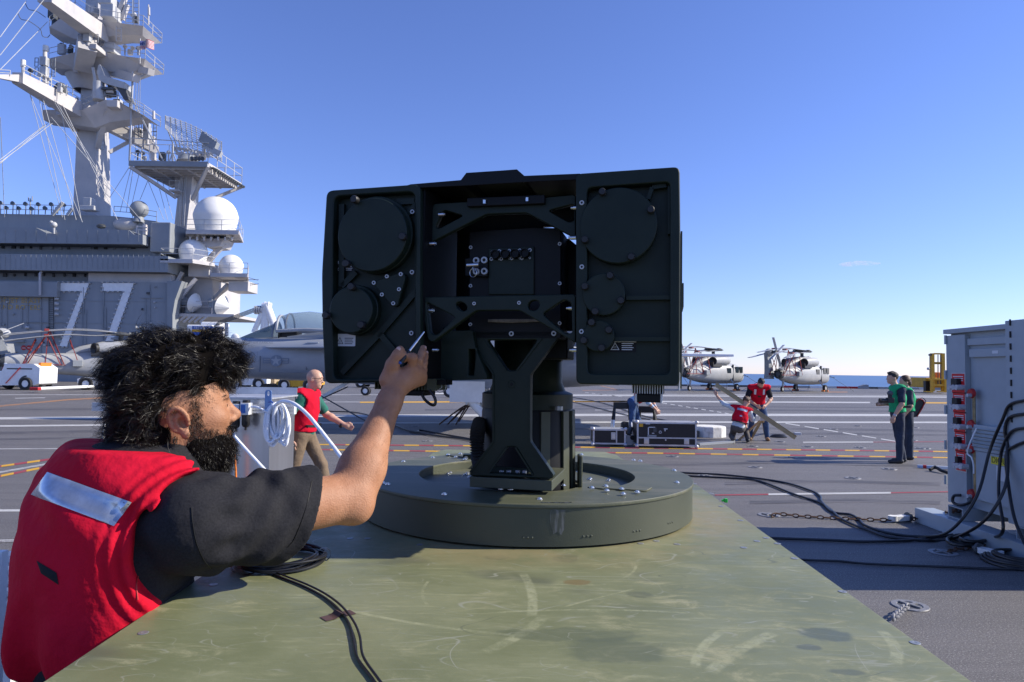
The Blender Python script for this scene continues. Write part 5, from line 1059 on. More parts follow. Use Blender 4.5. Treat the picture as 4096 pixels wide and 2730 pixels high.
bf = unit([0.50, 0.86, 0]); br = unit([0.86, -0.50, 0]); BR = np.stack([br, bf, np.array([0, 0, 1.0])], 1)
tilt = np.array(Matrix.Rotation(R(10), 3, Vector((0, 1, 0)))); BRt = tilt@BR
def torso(s, g, k=0.05, top=True):                  # g: how much thicker than the body
    s.ell(chest, (0.185+g, 0.130+g, 0.20+g), BRt, k); s.ell(upback, (0.185+g, 0.115+g, 0.13+g), BRt, k); s.ell(belly, (0.17+g, 0.135+g, 0.20+g), BRt, k); s.ell(pelv, (0.17+g, 0.13+g, 0.16+g), BR, k)
    if top:
        s.cap(neckB+np.array([0, 0, -0.04]), rsh, 0.060+g, 0.062+g, k); s.cap(neckB+np.array([0, 0, -0.04]), lsh, 0.060+g, 0.060+g, k)
    return s
# --- head and neck, fine
s = SDF(HC-0.25, HC+np.array([0.22, 0.22, 0.20]), 0.0024)
def E(c, r, k=0.02, op='u', rot=None): s.ell(hp(*c), r, HR if rot is None else HR@rot, k, op)
E((-0.014, 0, 0.035), (0.098, 0.078, 0.088)); E((0.028, 0, 0.003), (0.068, 0.066, 0.088), 0.03); E((0.032, 0, -0.055), (0.056, 0.055, 0.055), 0.03); E((0.068, 0, -0.088), (0.022, 0.026, 0.020), 0.02)
for q in (-1, 1): E((0.060, 0.043*q, -0.016), (0.028, 0.022, 0.022), 0.02)
s.cap(hp(0.083, -0.030, 0.027), hp(0.083, 0.030, 0.027), 0.011, 0.011, 0.018)
s.cap(hp(0.088, 0, 0.022), hp(0.112, 0, -0.018), 0.008, 0.0115, 0.012); s.cap(hp(0.112, 0, -0.018), hp(0.094, 0, -0.034), 0.0105, 0.008, 0.008)
for q in (-1, 1):
    E((0.099, 0.0115*q, -0.026), (0.012, 0.0085, 0.0085), 0.006); E((0.098, 0.0315*q, 0.008), (0.015, 0.018, 0.011), 0.012, 'd'); E((0.0765, 0.031*q, 0.007), (0.0135, 0.0135, 0.0135), 0.003)
    s.cap(hp(0.0885, 0.0200*q, 0.012), hp(0.0800, 0.0430*q, 0.011), 0.0033, 0.0033, 0.004)
s.cap(hp(0.090, -0.018, -0.053), hp(0.090, 0.018, -0.053), 0.0075, 0.0075, 0.006); s.cap(hp(0.088, -0.016, -0.063), hp(0.088, 0.016, -0.063), 0.0080, 0.0080, 0.006)
for q in (-1, 1):                                   # ears: helix rim, concha, lobe, tragus
    ex_, ey_ = -0.012, 0.083*q; tl = np.array(Matrix.Rotation(R(-12), 3, Vector((0, 1, 0))))@np.array(Matrix.Rotation(R(30*q), 3, Vector((0, 0, 1))))
    eq = lambda x, y, z: hp(*(np.array([ex_, ey_, -0.010])+tl@np.array([x, y*q, z])))
    hx = [eq(0.018*math.cos(t)-0.002, 0.011+0.003*math.sin(t), 0.006+0.027*math.sin(t)) for t in np.linspace(R(-10), R(235), 14)]
    for a, b in zip(hx[:-1], hx[1:]): s.cap(a, b, 0.0042, 0.0042, 0.004)
    s.ell(eq(-0.003, 0.004, 0.001), (0.0165, 0.0075, 0.026), HR@tl, 0.006); s.ell(eq(0.002, 0.0105, -0.003), (0.0095, 0.0085, 0.0135), HR@tl, 0.004, 'd')
    ah = [eq(*c_) for c_ in ((0.006, 0.008, 0.022), (-0.006, 0.0085, 0.012), (-0.009, 0.009, -0.002), (-0.003, 0.009, -0.013))]
    for a, b in zip(ah[:-1], ah[1:]): s.cap(a, b, 0.0034, 0.0034, 0.004)
    s.ell(eq(0.001, 0.008, -0.026), (0.0095, 0.006, 0.0105), HR@tl, 0.006); s.ell(eq(0.013, 0.006, -0.005), (0.004, 0.005, 0.006), HR@tl, 0.004)
s.cap(hp(-0.022, 0, -0.055), neckB+np.array([0.0, 0, -0.03]), 0.058, 0.068, 0.03)
Vh, Fh = s.nets()
# --- right arm and hand, fine
pts = np.array([rsh, elb, wri, W(1700, 1380, 1.80), W(1550, 1400, 1.68)]); s = SDF(pts.min(0)-0.09, pts.max(0)+0.07, 0.0026)
armd = unit(elb-rsh); s.cap(rsh+armd*0.04, elb, 0.066, 0.052, 0.03); fo = wri-elb
s.cap(elb, elb+fo*0.30, 0.046, 0.0495, 0.03); s.cap(elb+fo*0.28, wri, 0.0495, 0.0285, 0.03); s.ell(elb+np.array([0.018, -0.01, -0.026]), (0.026, 0.026, 0.024), None, 0.03)
pc = W(1592, 1530, 1.728); fl_ax = unit(np.cross(W(1640, 1480, 1.74)-wri, np.array([0, 1, 0])))
mi, mm, mr, mp = W(1648, 1478, 1.728), W(1672, 1487, 1.745), W(1684, 1502, 1.762), W(1684, 1522, 1.778)
s.cap(wri, pc, 0.0290, 0.031, 0.02)
for m_, r_ in ((mi, 0.0165), (mm, 0.0165), (mr, 0.0155), (mp, 0.0150)): s.cap(pc, m_, 0.026, r_, 0.016)
def finger(j, r, k=0.004):
    for a, b, ra, rb in zip(j[:-1], j[1:], r[:-1], r[1:]): s.cap(a, b, ra, rb, k)
finger([mi, W(1651, 1432, 1.712), W(1628, 1424, 1.712), W(1616, 1438, 1.716)], [0.0125, 0.0112, 0.0098, 0.0086]); s.ell(W(1652, 1432, 1.712), (0.0122, 0.0118, 0.0118), None, 0.004)
finger([mm, W(1676, 1440, 1.735), W(1689, 1412, 1.748), W(1693, 1393, 1.758)], [0.0122, 0.0108, 0.0095, 0.0082])
finger([mr, W(1692, 1458, 1.757), W(1699, 1428, 1.770), W(1701, 1412, 1.776)], [0.0118, 0.0102, 0.0090, 0.0078])
finger([mp, W(1694, 1482, 1.780), W(1698, 1452, 1.790), W(1699, 1440, 1.794)], [0.0108, 0.0092, 0.0082, 0.0072])
finger([W(1548, 1520, 1.712), W(1570, 1458, 1.705), W(1590, 1422, 1.702), W(1601, 1399, 1.702)], [0.0200, 0.0150, 0.0120, 0.0098], 0.012)
Va, Fa = s.nets()
# --- the rest of the body, coarse (all of it is under clothes)
s = SDF((-1.25, 1.0, -0.02), (-0.45, 2.0, 1.62), 0.010); torso(s, -0.012)
lel = np.array([-0.99, 1.72, 1.24]); lha = np.array([-0.76, 1.74, 1.262]); s.cap(lsh, lel, 0.052, 0.042, 0.03); s.cap(lel, lha, 0.042, 0.028, 0.02)
for k_ in range(4): s.cap(lha, lha+np.array([0.07, 0.03*(k_-1.5)*0.6, 0.0]), 0.012, 0.008, 0.008)
s.cap(lha, lha+np.array([0.03, -0.045, 0.0]), 0.012, 0.009, 0.008)
for q in (-1, 1):
    hip = pelv+br*0.09*q; kn = np.array([hip[0]-0.02, hip[1]+0.03*q, 0.50]); an = np.array([hip[0]-0.05, hip[1], 0.09]); s.cap(hip, kn, 0.082, 0.056, 0.03); s.cap(kn, an, 0.055, 0.036, 0.02); s.cap(an-np.array([0, 0, 0.04]), an+bf*0.17-np.array([0, 0, 0.055]), 0.036, 0.030, 0.02)
s.rbox((-0.255, 1.2, 0.6), (0.400, 1.2, 0.645), 0.005, None, 0.01, 'd')
Vb, Fb = s.nets()
V = np.concatenate([Vh, Va, Vb]); F = np.concatenate([Fh, Fa+len(Vh), Fb+len(Vh)+len(Va)])
# one skin material all over; the stubble is hair of its own
person = link('person', npmesh('person', V, F, [M['skin']], None, True))
tag(person, 'bearded man in red vest and black shirt leaning over the platform with a pen', 'person')
# --- clothes
def cutplat(s): s.rbox((-0.255, 1.2, 0.6), (0.398, 1.2, 0.6405), 0.004, None, 0.012, 'd')
s = SDF((-1.20, 1.05, 0.86), (-0.20, 1.85, 1.62), 0.0044); torso(s, 0.0, 0.05)
shem = rsh+armd*0.215; s.cap(rsh-armd*0.02, shem+armd*0.05, 0.072, 0.084, 0.05); s.cap(neckB-np.array([0, 0, 0.05]), neckB+np.array([0.012, 0.008, 0.018]), 0.078, 0.074, 0.03)
s.cap(rsh+np.array([0.0, 0.0, -0.035]), shem+np.array([-0.015, 0.0, -0.040]), 0.060, 0.072, 0.04); shn = unit(armd+np.array([0.05, 0, -0.34])); s.plane(shem+np.array([-0.012, 0, 0]), shn); s.cap(shem-armd*0.020-np.array([0, 0, 0.012]), shem+armd*0.07-np.array([0, 0, 0.016]), 0.070, 0.072, 0.0, 'd')
s.cap(neckB+np.array([0.0, 0, -0.02]), neckB+np.array([0.02, 0.01, 0.06]), 0.069, 0.069, 0.004, 'd')
def folds(P):                                        # creases pulled from the armpit along the sleeve, and hanging folds at the side
    q = P-rsh; a = q@armd; c_ = q-a[..., None]*armd; ang = np.arctan2(c_[..., 2], c_@np.cross(armd, [0, 0, 1]))
    w = np.exp(-((a-0.10)/0.08)**2)*(a < 0.19); f = 0.0075*w*np.sin(ang*2.0+a*58+0.8*np.sin(a*40+ang))*(0.6+0.4*np.sin(ang*2-1))+0.004*w*np.sin(ang*5-a*90)+0.005*np.exp(-((a-0.02)/0.03)**2)*np.sin(ang*9)
    side = np.exp(-((P[..., 2]-1.20)/0.13)**2)*(a < 0.05); return f+0.0045*side*np.sin(P[..., 2]*85+P[..., 0]*25+2*np.sin(P[..., 1]*9))
s.field(folds); s.noise(0.0016, 40, 3); cutplat(s)
shirt_o = s.build('shirt', M['shirt'], person)
bvs = BVHTree.FromPolygons([v.co for v in shirt_o.data.vertices], [tuple(p.vertices) for p in shirt_o.data.polygons])
s = SDF((-1.22, 1.02, 0.84), (-0.40, 1.78, 1.64), 0.0044); torso(s, 0.026, 0.06); s.cap(neckB-np.array([0, 0, 0.06]), neckB+np.array([-0.004, 0.0, 0.022]), 0.098, 0.088, 0.04)
s.cap(neckB+np.array([0.0, 0, -0.05]), neckB+np.array([0.02, 0.008, 0.08]), 0.079, 0.079, 0.006, 'd'); s.plane(neckB+np.array([0, 0, 0.030]), (0.05, 0.02, 1.0), 0.006)
ahc = W(885, 2195, 1.28); s.cap(ahc-br*0.03+np.array([0, 0.03, 0]), ahc+br*0.30+np.array([0, -0.05, 0]), 0.142, 0.16, 0.010, 'd')
s.cap(ahc+bf*0.04+br*0.02, ahc+bf*0.34+br*0.10, 0.150, 0.17, 0.010, 'd')
s.rbox(chest+bf*0.20+br*0.17+np.array([0, 0, -0.05]), (0.17, 0.15, 0.34), 0.02, BR, 0.01, 'd')
lhc = lsh+np.array([-0.02, 0.02, -0.05]); s.cap(lhc, lhc-br*0.30, 0.125, 0.14, 0.010, 'd')
def vfold(P):
    z = P[..., 2]; w = np.clip((1.28-z)/0.22, 0, 1); x = (P-chest)@br; y = (P-chest)@bf
    f = 0.017*w*np.sin(x*30+2.2*np.sin(z*7)+y*9)+0.011*w*np.sin(x*57-z*11+1.5)+0.05*np.clip((1.16-z)/0.12, 0, 1)**2
    d = np.linalg.norm(P-ahc, axis=-1); return f+0.0045*np.exp(-((d-0.17)/0.035)**2)*np.sin(d*260)*0.8+0.006*np.exp(-((z-1.42)/0.06)**2)*np.sin(x*34+z*60)
s.field(vfold); s.noise(0.0022, 22, 5); s.plane((-0.9, 1.35, 1.075), (-0.25, 0.1, -1), 0.02); cutplat(s)
vest = s.build('vest', M['red'], person)
bv = BVHTree.FromPolygons([v.co for v in vest.data.vertices], [tuple(p.vertices) for p in vest.data.polygons])
def decal(name, quad, m, par, lift=0.003, nu=16, nv=5, bvt=bv):
    """a patch sewn onto a surface: corners in photo pixels, laid on the cloth"""
    q = [np.array(p, float) for p in quad]; Vv = []; ok = True
    for j in range(nv+1):
        for i in range(nu+1):
            u, v = i/nu, j/nv; p = (1-v)*((1-u)*q[0]+u*q[1])+v*((1-u)*q[3]+u*q[2]); d = Vector(ray(*p)).normalized(); hit, nn, _, _ = bvt.ray_cast(Vector(CAM), d)
            if hit is None: Vv.append(Vv[-1].copy() if Vv else None); continue
            if nn.dot(d) > 0: nn = -nn
            Vv.append(hit+nn*lift*(1.0 if 0 < i < nu and 0 < j < nv else 0.35))
    F_ = [(j*(nu+1)+i, j*(nu+1)+i+1, (j+1)*(nu+1)+i+1, (j+1)*(nu+1)+i) for j in range(nv) for i in range(nu)]
    f0 = next(v for v in Vv if v is not None); Vv = [f0 if v is None else v for v in Vv]; return MB().add(Vv, F_).build(name, m, par, True)
decal('reflective_strip', [(191, 1890), (526, 2009), (457, 2106), (126, 1980)], M['tape_s'], vest, 0.004, 24, 8)
decal('vest_slot', [(148, 2243), (228, 2292), (236, 2340), (166, 2294)], mat('slot_lining', (0.008, 0.008, 0.010), 0.9), vest, 0.003, 6, 4)
decal('elastic_stitching', [(200, 1905), (515, 2016), (513, 2019), (198, 1908)], M['dgrey'], vest, 0.0065, 24, 1); decal('elastic_stitching', [(140, 1972), (452, 2092), (450, 2095), (138, 1975)], M['dgrey'], vest, 0.0065, 24, 1)
def seam(pts, bvt, par, m, r=0.0011):
    P = []
    for q in spline([(x, y, 0) for x, y in pts], 8):
        d = Vector(ray(q[0], q[1])).normalized(); hit, nn, _, _ = bvt.ray_cast(Vector(CAM), d)
        if hit is not None: P.append(hit-d*0.0006)
    if len(P) > 3: MB().tube(P, r, 5).build('seam', M[m], par, True)
seam([(765, 2030), (770, 2090), (785, 2170), (815, 2240), (845, 2275)], bvs, shirt_o, 'dblack'); seam([(1248, 1925), (1225, 2030), (1180, 2150), (1150, 2190)], bvs, shirt_o, 'dblack', 0.0008)
seam([(845, 1895), (760, 1990), (660, 2110), (590, 2220), (548, 2320), (550, 2400)], bv, vest, 'redp', 0.0016)
# trousers and boots
s = SDF((-1.22, 1.0, -0.02), (-0.55, 1.75, 1.02), 0.011); s.ell(pelv, (0.18, 0.14, 0.15), BR, 0.04)
for q in (-1, 1):
    hip = pelv+br*0.09*q; kn = np.array([hip[0]-0.02, hip[1]+0.03*q, 0.50]); an = np.array([hip[0]-0.05, hip[1], 0.09]); s.cap(hip, kn, 0.095, 0.075, 0.03); s.cap(kn, an-np.array([0, 0, 0.02]), 0.072, 0.062, 0.02)
s.rbox((-0.255, 1.2, 0.6), (0.398, 1.2, 0.6405), 0.004, None, 0.01, 'd'); s.noise(0.004, 30, 8); s.build('trousers', M['navy'], person)
for q in (-1, 1):
    hip = pelv+br*0.09*q; an = np.array([hip[0]-0.05, hip[1], 0.09]); s = SDF(an-np.array([0.2, 0.2, 0.11]), an+np.array([0.22, 0.26, 0.12]), 0.008); s.cap(an+np.array([0, 0, 0.05]), an-np.array([0, 0, 0.03]), 0.056, 0.050, 0.02); s.cap(an-np.array([0, 0, 0.045]), an+bf*0.18-np.array([0, 0, 0.055]), 0.050, 0.042, 0.02); s.plane((0, 0, 0.002), (0, 0, -1)); s.build('boot', M['shoe'], person)
# --- hair: a dark base mass and thousands of curly strands
def strands(name, root, nrm, flow, L, curl, turns, width, m, par, seg=7, nw=0.6, fw=0.8, per=1, spread=0.004):
    N = len(root); L = np.asarray(L)*np.ones(N); rnd = RNG.normal(size=(N, 3))
    flow = flow-nrm*np.sum(flow*nrm, 1, keepdims=True)*(0.9 if per > 1 else 0.0); d = nrm*nw+flow*fw+rnd*0.15; d /= np.linalg.norm(d, axis=1, keepdims=True)
    b1 = np.cross(d, rnd); b1 /= np.linalg.norm(b1, axis=1, keepdims=True)
    ph = RNG.uniform(0, 6.28, N); tn = turns*RNG.uniform(0.6, 1.4, N); cr = curl*RNG.uniform(0.5, 1.3, N); bend = (flow if np.ndim(flow) == 2 else np.tile(flow, (N, 1)))*0.35+np.array([0, 0, -0.20])
    if per > 1:                                      # locks: many strands follow one curl
        rep = lambda A: np.repeat(A, per, axis=0)
        root, d, b1, ph, tn, cr, bend, L = (rep(A) for A in (root, d, b1, ph, tn, cr, bend, L)); N *= per
        root = root+RNG.normal(size=(N, 3))*spread; d = d+RNG.normal(size=(N, 3))*0.10; L = L*RNG.uniform(0.75, 1.2, N); ph = ph+RNG.normal(size=N)*0.30; cr = cr*RNG.uniform(0.75, 1.2, N)
    b2 = np.cross(d, b1); P = []
    for i in range(seg):
        t = i/(seg-1); a = ph+tn*6.28*t; amp = (cr*min(1, t*2.2))[:, None]
        P.append(root+d*(L*t)[:, None]+bend*(L*t*t*0.6)[:, None]+amp*(b1*np.cos(a)[:, None]+b2*np.sin(a)[:, None]))
    P = np.stack(P, 1); T = np.gradient(P, axis=1); side = np.cross(T, RNG.normal(size=(N, 1, 3))); side /= np.maximum(np.linalg.norm(side, axis=2, keepdims=True), 1e-9)
    w = width*np.linspace(1.0, 0.25, seg)[None, :, None]*RNG.uniform(0.6, 1.3, (N, 1, 1)); A, B = P-side*w, P+side*w
    Vv = np.stack([A, B], 2).reshape(-1, 3); base = (np.arange(N)*seg*2)[:, None]+np.arange(seg-1)[None, :]*2; base = base.reshape(-1)
    return link(name, npmesh(name, Vv, np.stack([base, base+1, base+3, base+2], 1), [m], None, True), par, True)
def vnormals(Vv, Ff):
    n = np.cross(Vv[Ff[:, 2]]-Vv[Ff[:, 0]], Vv[Ff[:, 3]]-Vv[Ff[:, 1]]); return Vv[Ff].mean(1), n/np.maximum(np.linalg.norm(n, axis=1, keepdims=True), 1e-12)
s = SDF(HC-0.30, HC+np.array([0.26, 0.26, 0.26]), 0.0045)
E2 = lambda c, r, k=0.02, op='u': s.ell(hp(*c), r, HR, k, op)
E2((-0.016, 0, 0.098), (0.098, 0.080, 0.074)); E2((0.060, 0, 0.106), (0.068, 0.070, 0.052), 0.04); E2((-0.066, -0.004, 0.050), (0.058, 0.076, 0.076), 0.04); E2((-0.070, -0.006, -0.025), (0.048, 0.068, 0.056), 0.03); E2((-0.045, -0.036, 0.090), (0.055, 0.048, 0.058), 0.02); E2((0.0, -0.040, 0.108), (0.07, 0.046, 0.043), 0.02)
s.noise(0.013, 75, 11, (1, 1, 1), 2)
ho = s.build('hair', M['hairbase'], person); Vc, Fc = np.array([v.co for v in ho.data.vertices]), np.array([p.vertices for p in ho.data.polygons])
fc, fn = vnormals(Vc, Fc); lc = (fc-HC)@HR; keep = (fn@hu > -0.75) | (lc[:, 0] < -0.05); idx = np.nonzero(keep)[0]
def clump(n, idx_):
    pick = RNG.choice(idx_, n); return fc[pick]-fn[pick]*0.004, fn[pick], lc[pick]
rt, nm, lo = clump(1350, idx); back = -hf*0.6-hu*0.30*(lo[:, :1] < 0.0)+hu*0.10; side_ = HR@np.array([0, -1, 0]); wv = np.sin(lo[:, :1]*60)*0.6+np.sin(lo[:, 2:]*80)*0.5
flow = np.where(lo[:, :1] > 0.05, hf*0.5+hu*0.05, back)+side_*wv*0.5
strands('hair_strands', rt, nm, flow, RNG.uniform(0.022, 0.044, len(rt)), 0.0070, 0.95, 0.00052, M['hair'], person, 11, 0.15, 0.80, 26, 0.0024)
rt, nm, lo = clump(700, idx); strands('hair_strands', rt, nm, back[:1]+nm*0.1, RNG.uniform(0.010, 0.022, len(rt)), 0.004, 1.2, 0.00045, M['hair'], person, 7)
fr_i = np.nonzero((lc[:, 0] > 0.065) & (fn@hu < 0.6))[0]; rt, nm, lo = clump(110, fr_i); strands('hair_strands', rt, nm, np.tile(hf*0.5-hu*0.45, (len(rt), 1)), RNG.uniform(0.018, 0.036, len(rt)), 0.008, 1.1, 0.00042, M['hair'], person, 10, 0.35, 0.8, 12, 0.003)
np_i = np.nonzero((lc[:, 2] < -0.03))[0]; rt, nm, lo = clump(160, np_i); strands('hair_strands', rt, nm, np.tile(-hf*0.1-hu*0.9, (len(rt), 1)), RNG.uniform(0.018, 0.042, len(rt)), 0.007, 0.9, 0.00048, M['hair'], person, 9, 0.35, 0.8, 12, 0.004)
# beard
s = SDF(HC-0.22, HC+np.array([0.22, 0.22, 0.10]), 0.004)
E2((0.036, 0, -0.080), (0.060, 0.066, 0.050)); E2((0.058, 0, -0.104), (0.040, 0.044, 0.044), 0.03); E2((0.042, 0, -0.124), (0.036, 0.042, 0.032), 0.02); E2((0.006, 0, -0.070), (0.030, 0.068, 0.036), 0.02); E2((0.092, 0, -0.045), (0.012, 0.028, 0.008), 0.01); E2((0.02, 0, -0.105), (0.045, 0.05, 0.03), 0.02)
s.noise(0.005, 90, 21, (1, 1, 1), 2)
bo = s.build('beard', M['hairbase'], person); Vc, Fc = np.array([v.co for v in bo.data.vertices]), np.array([p.vertices for p in bo.data.polygons])
fc, fn = vnormals(Vc, Fc); lc = (fc-HC)@HR; rt, nm, lo = clump(11000, np.nonzero(lc[:, 2] < 0.2)[0])
strands('beard_strands', rt, nm, np.tile(-hu*0.7+hf*0.25, (len(rt), 1)), RNG.uniform(0.006, 0.019, len(rt)), 0.0028, 1.4, 0.00040, M['hair'], person, 7)
fc, fn = vnormals(Vh, Fh); lc = (fc-HC)@HR
sm_ = lambda v: np.clip(v, 0, 1)**2*(3-2*np.clip(v, 0, 1))
line = -0.012+0.50*(0.025-lc[:, 0]); pr_ = sm_((line-lc[:, 2])/0.030)*sm_((lc[:, 0]+0.012)/0.018)*(lc[:, 2] > -0.13)*(lc[:, 0] < 0.095)*(np.abs(lc[:, 1]) > 0.018)
sbp = sm_((lc[:, 0]-0.002)/0.008)*sm_((0.034-lc[:, 0])/0.012)*sm_((0.040-lc[:, 2])/0.02)*(lc[:, 2] > -0.07)*(np.abs(lc[:, 1]) > 0.045); mus = sm_((lc[:, 0]-0.078)/0.006)*sm_((-0.036-lc[:, 2])/0.006)*(lc[:, 2] > -0.075)
pr_ = np.maximum(np.maximum(pr_, sbp*0.8), mus); jw = np.nonzero(RNG.uniform(size=len(pr_)) < pr_)[0]
rt, nm, lo = clump(14000, jw); strands('beard_strands', rt+nm*0.003, nm, np.tile(-hu*0.8+hf*0.2, (len(rt), 1)), RNG.uniform(0.003, 0.009, len(rt)), 0.0016, 1.0, 0.00030, M['hair'], person, 5)
# cropped fade above the ear
pf = sm_((lc[:, 2]+0.005)/0.070)*sm_((0.066-lc[:, 0])/0.040)*(lc[:, 2] < 0.10)*(np.abs(lc[:, 1]) > 0.03); fd = np.nonzero(RNG.uniform(size=len(pf)) < pf)[0]
rt, nm, lo = clump(22000, fd); strands('cropped_hair', rt+nm*0.0032, nm, np.tile(hf*0.3-hu*0.6, (len(rt), 1))*1.2, RNG.uniform(0.0025, 0.006, len(rt)), 0.0004, 0.5, 0.00017, M['hair'], person, 4, 0.25, 0.9)
# eyebrow, lashes, arm hair
eb_ = np.nonzero((lc[:, 0] > 0.068) & (lc[:, 2] > 0.020) & (lc[:, 2] < 0.032) & (np.abs(lc[:, 1]) > 0.010) & (np.abs(lc[:, 1]) < 0.048))[0]; rt, nm, lo = clump(420, eb_)
strands('eyebrow', rt+nm*0.003, nm, HR@np.array([-0.4, 0, 0.1])+np.sign(lo[:, 1:2])*hl*0.8, RNG.uniform(0.004, 0.009, len(rt)), 0.0003, 0.4, 0.0004, M['hair'], person, 4, 0.3, 1.0)
fc, fn = vnormals(Va, Fa); ii = np.nonzero(((fc-elb)@unit(fo) > 0.02) & ((fc-elb)@unit(fo) < 0.24))[0]; pick = RNG.choice(ii, 1100)
strands('arm_hair', fc[pick], fn[pick], np.tile(unit(fo), (len(pick), 1)), RNG.uniform(0.006, 0.013, len(pick)), 0.001, 0.4, 0.00009, M['hair_b'], person, 4, 0.25, 1.0)
# eyes and nails
for q in (-1, 1):
    e0 = hp(0.0770, 0.031*q, 0.007); e = MB().ball(e0, 0.0130, 16).build('eye', mat('eye_white', (0.7, 0.66, 0.62), 0.15), person, True); MB().ball(e0+hf*0.0085, 0.0062, 12).build('iris', mat('dark_iris', (0.03, 0.015, 0.008), 0.1), e, True)
def nail(tip, prev, toward, w, l):
    d = unit(tip-prev); n_ = unit(toward-np.dot(toward, d)*d); sd_ = np.cross(d, n_); m_ = MB()
    m_.ball(tip+n_*w*0.80-d*l*0.1, 1.0, 12, (w*0.62, l*0.55, w*0.22), Matrix((sd_, d, n_)).transposed()); m_.build('fingernail', mat('fingernail', (0.62, 0.38, 0.30), 0.3), person, True)
nail(W(1601, 1399, 1.702), W(1590, 1422, 1.702), np.array([-0.35, -0.93, 0.1]), 0.0108, 0.013); nail(W(1693, 1393, 1.758), W(1689, 1412, 1.748), np.array([0.9, -0.3, 0.1]), 0.0085, 0.010); nail(W(1701, 1412, 1.776), W(1699, 1428, 1.770), np.array([0.9, -0.4, 0.0]), 0.008, 0.009)
# --- the pen
pen = thing('marker_pen', 'black and silver pen held in the raised hand', 'pen', W(1603, 1450, 1.700))
a, b, c = W(1602, 1450, 1.698), W(1637, 1405, 1.712), W(1697, 1328, 1.738)
MB().cyl(a, b, 0.0062, 0.0058, n=18).build('grip', M['black'], pen, True); MB().cyl(b, b+(c-b)*0.52, 0.0034, n=14).build('barrel', M['steel'], pen, True); MB().cyl(b+(c-b)*0.53, c, 0.0030, 0.0022, n=14).build('tip', M['steel'], pen, True)
MB().ball(a+(a-b)*0.02, 0.0052, 12).build('end_button', M['blue'], pen, True)
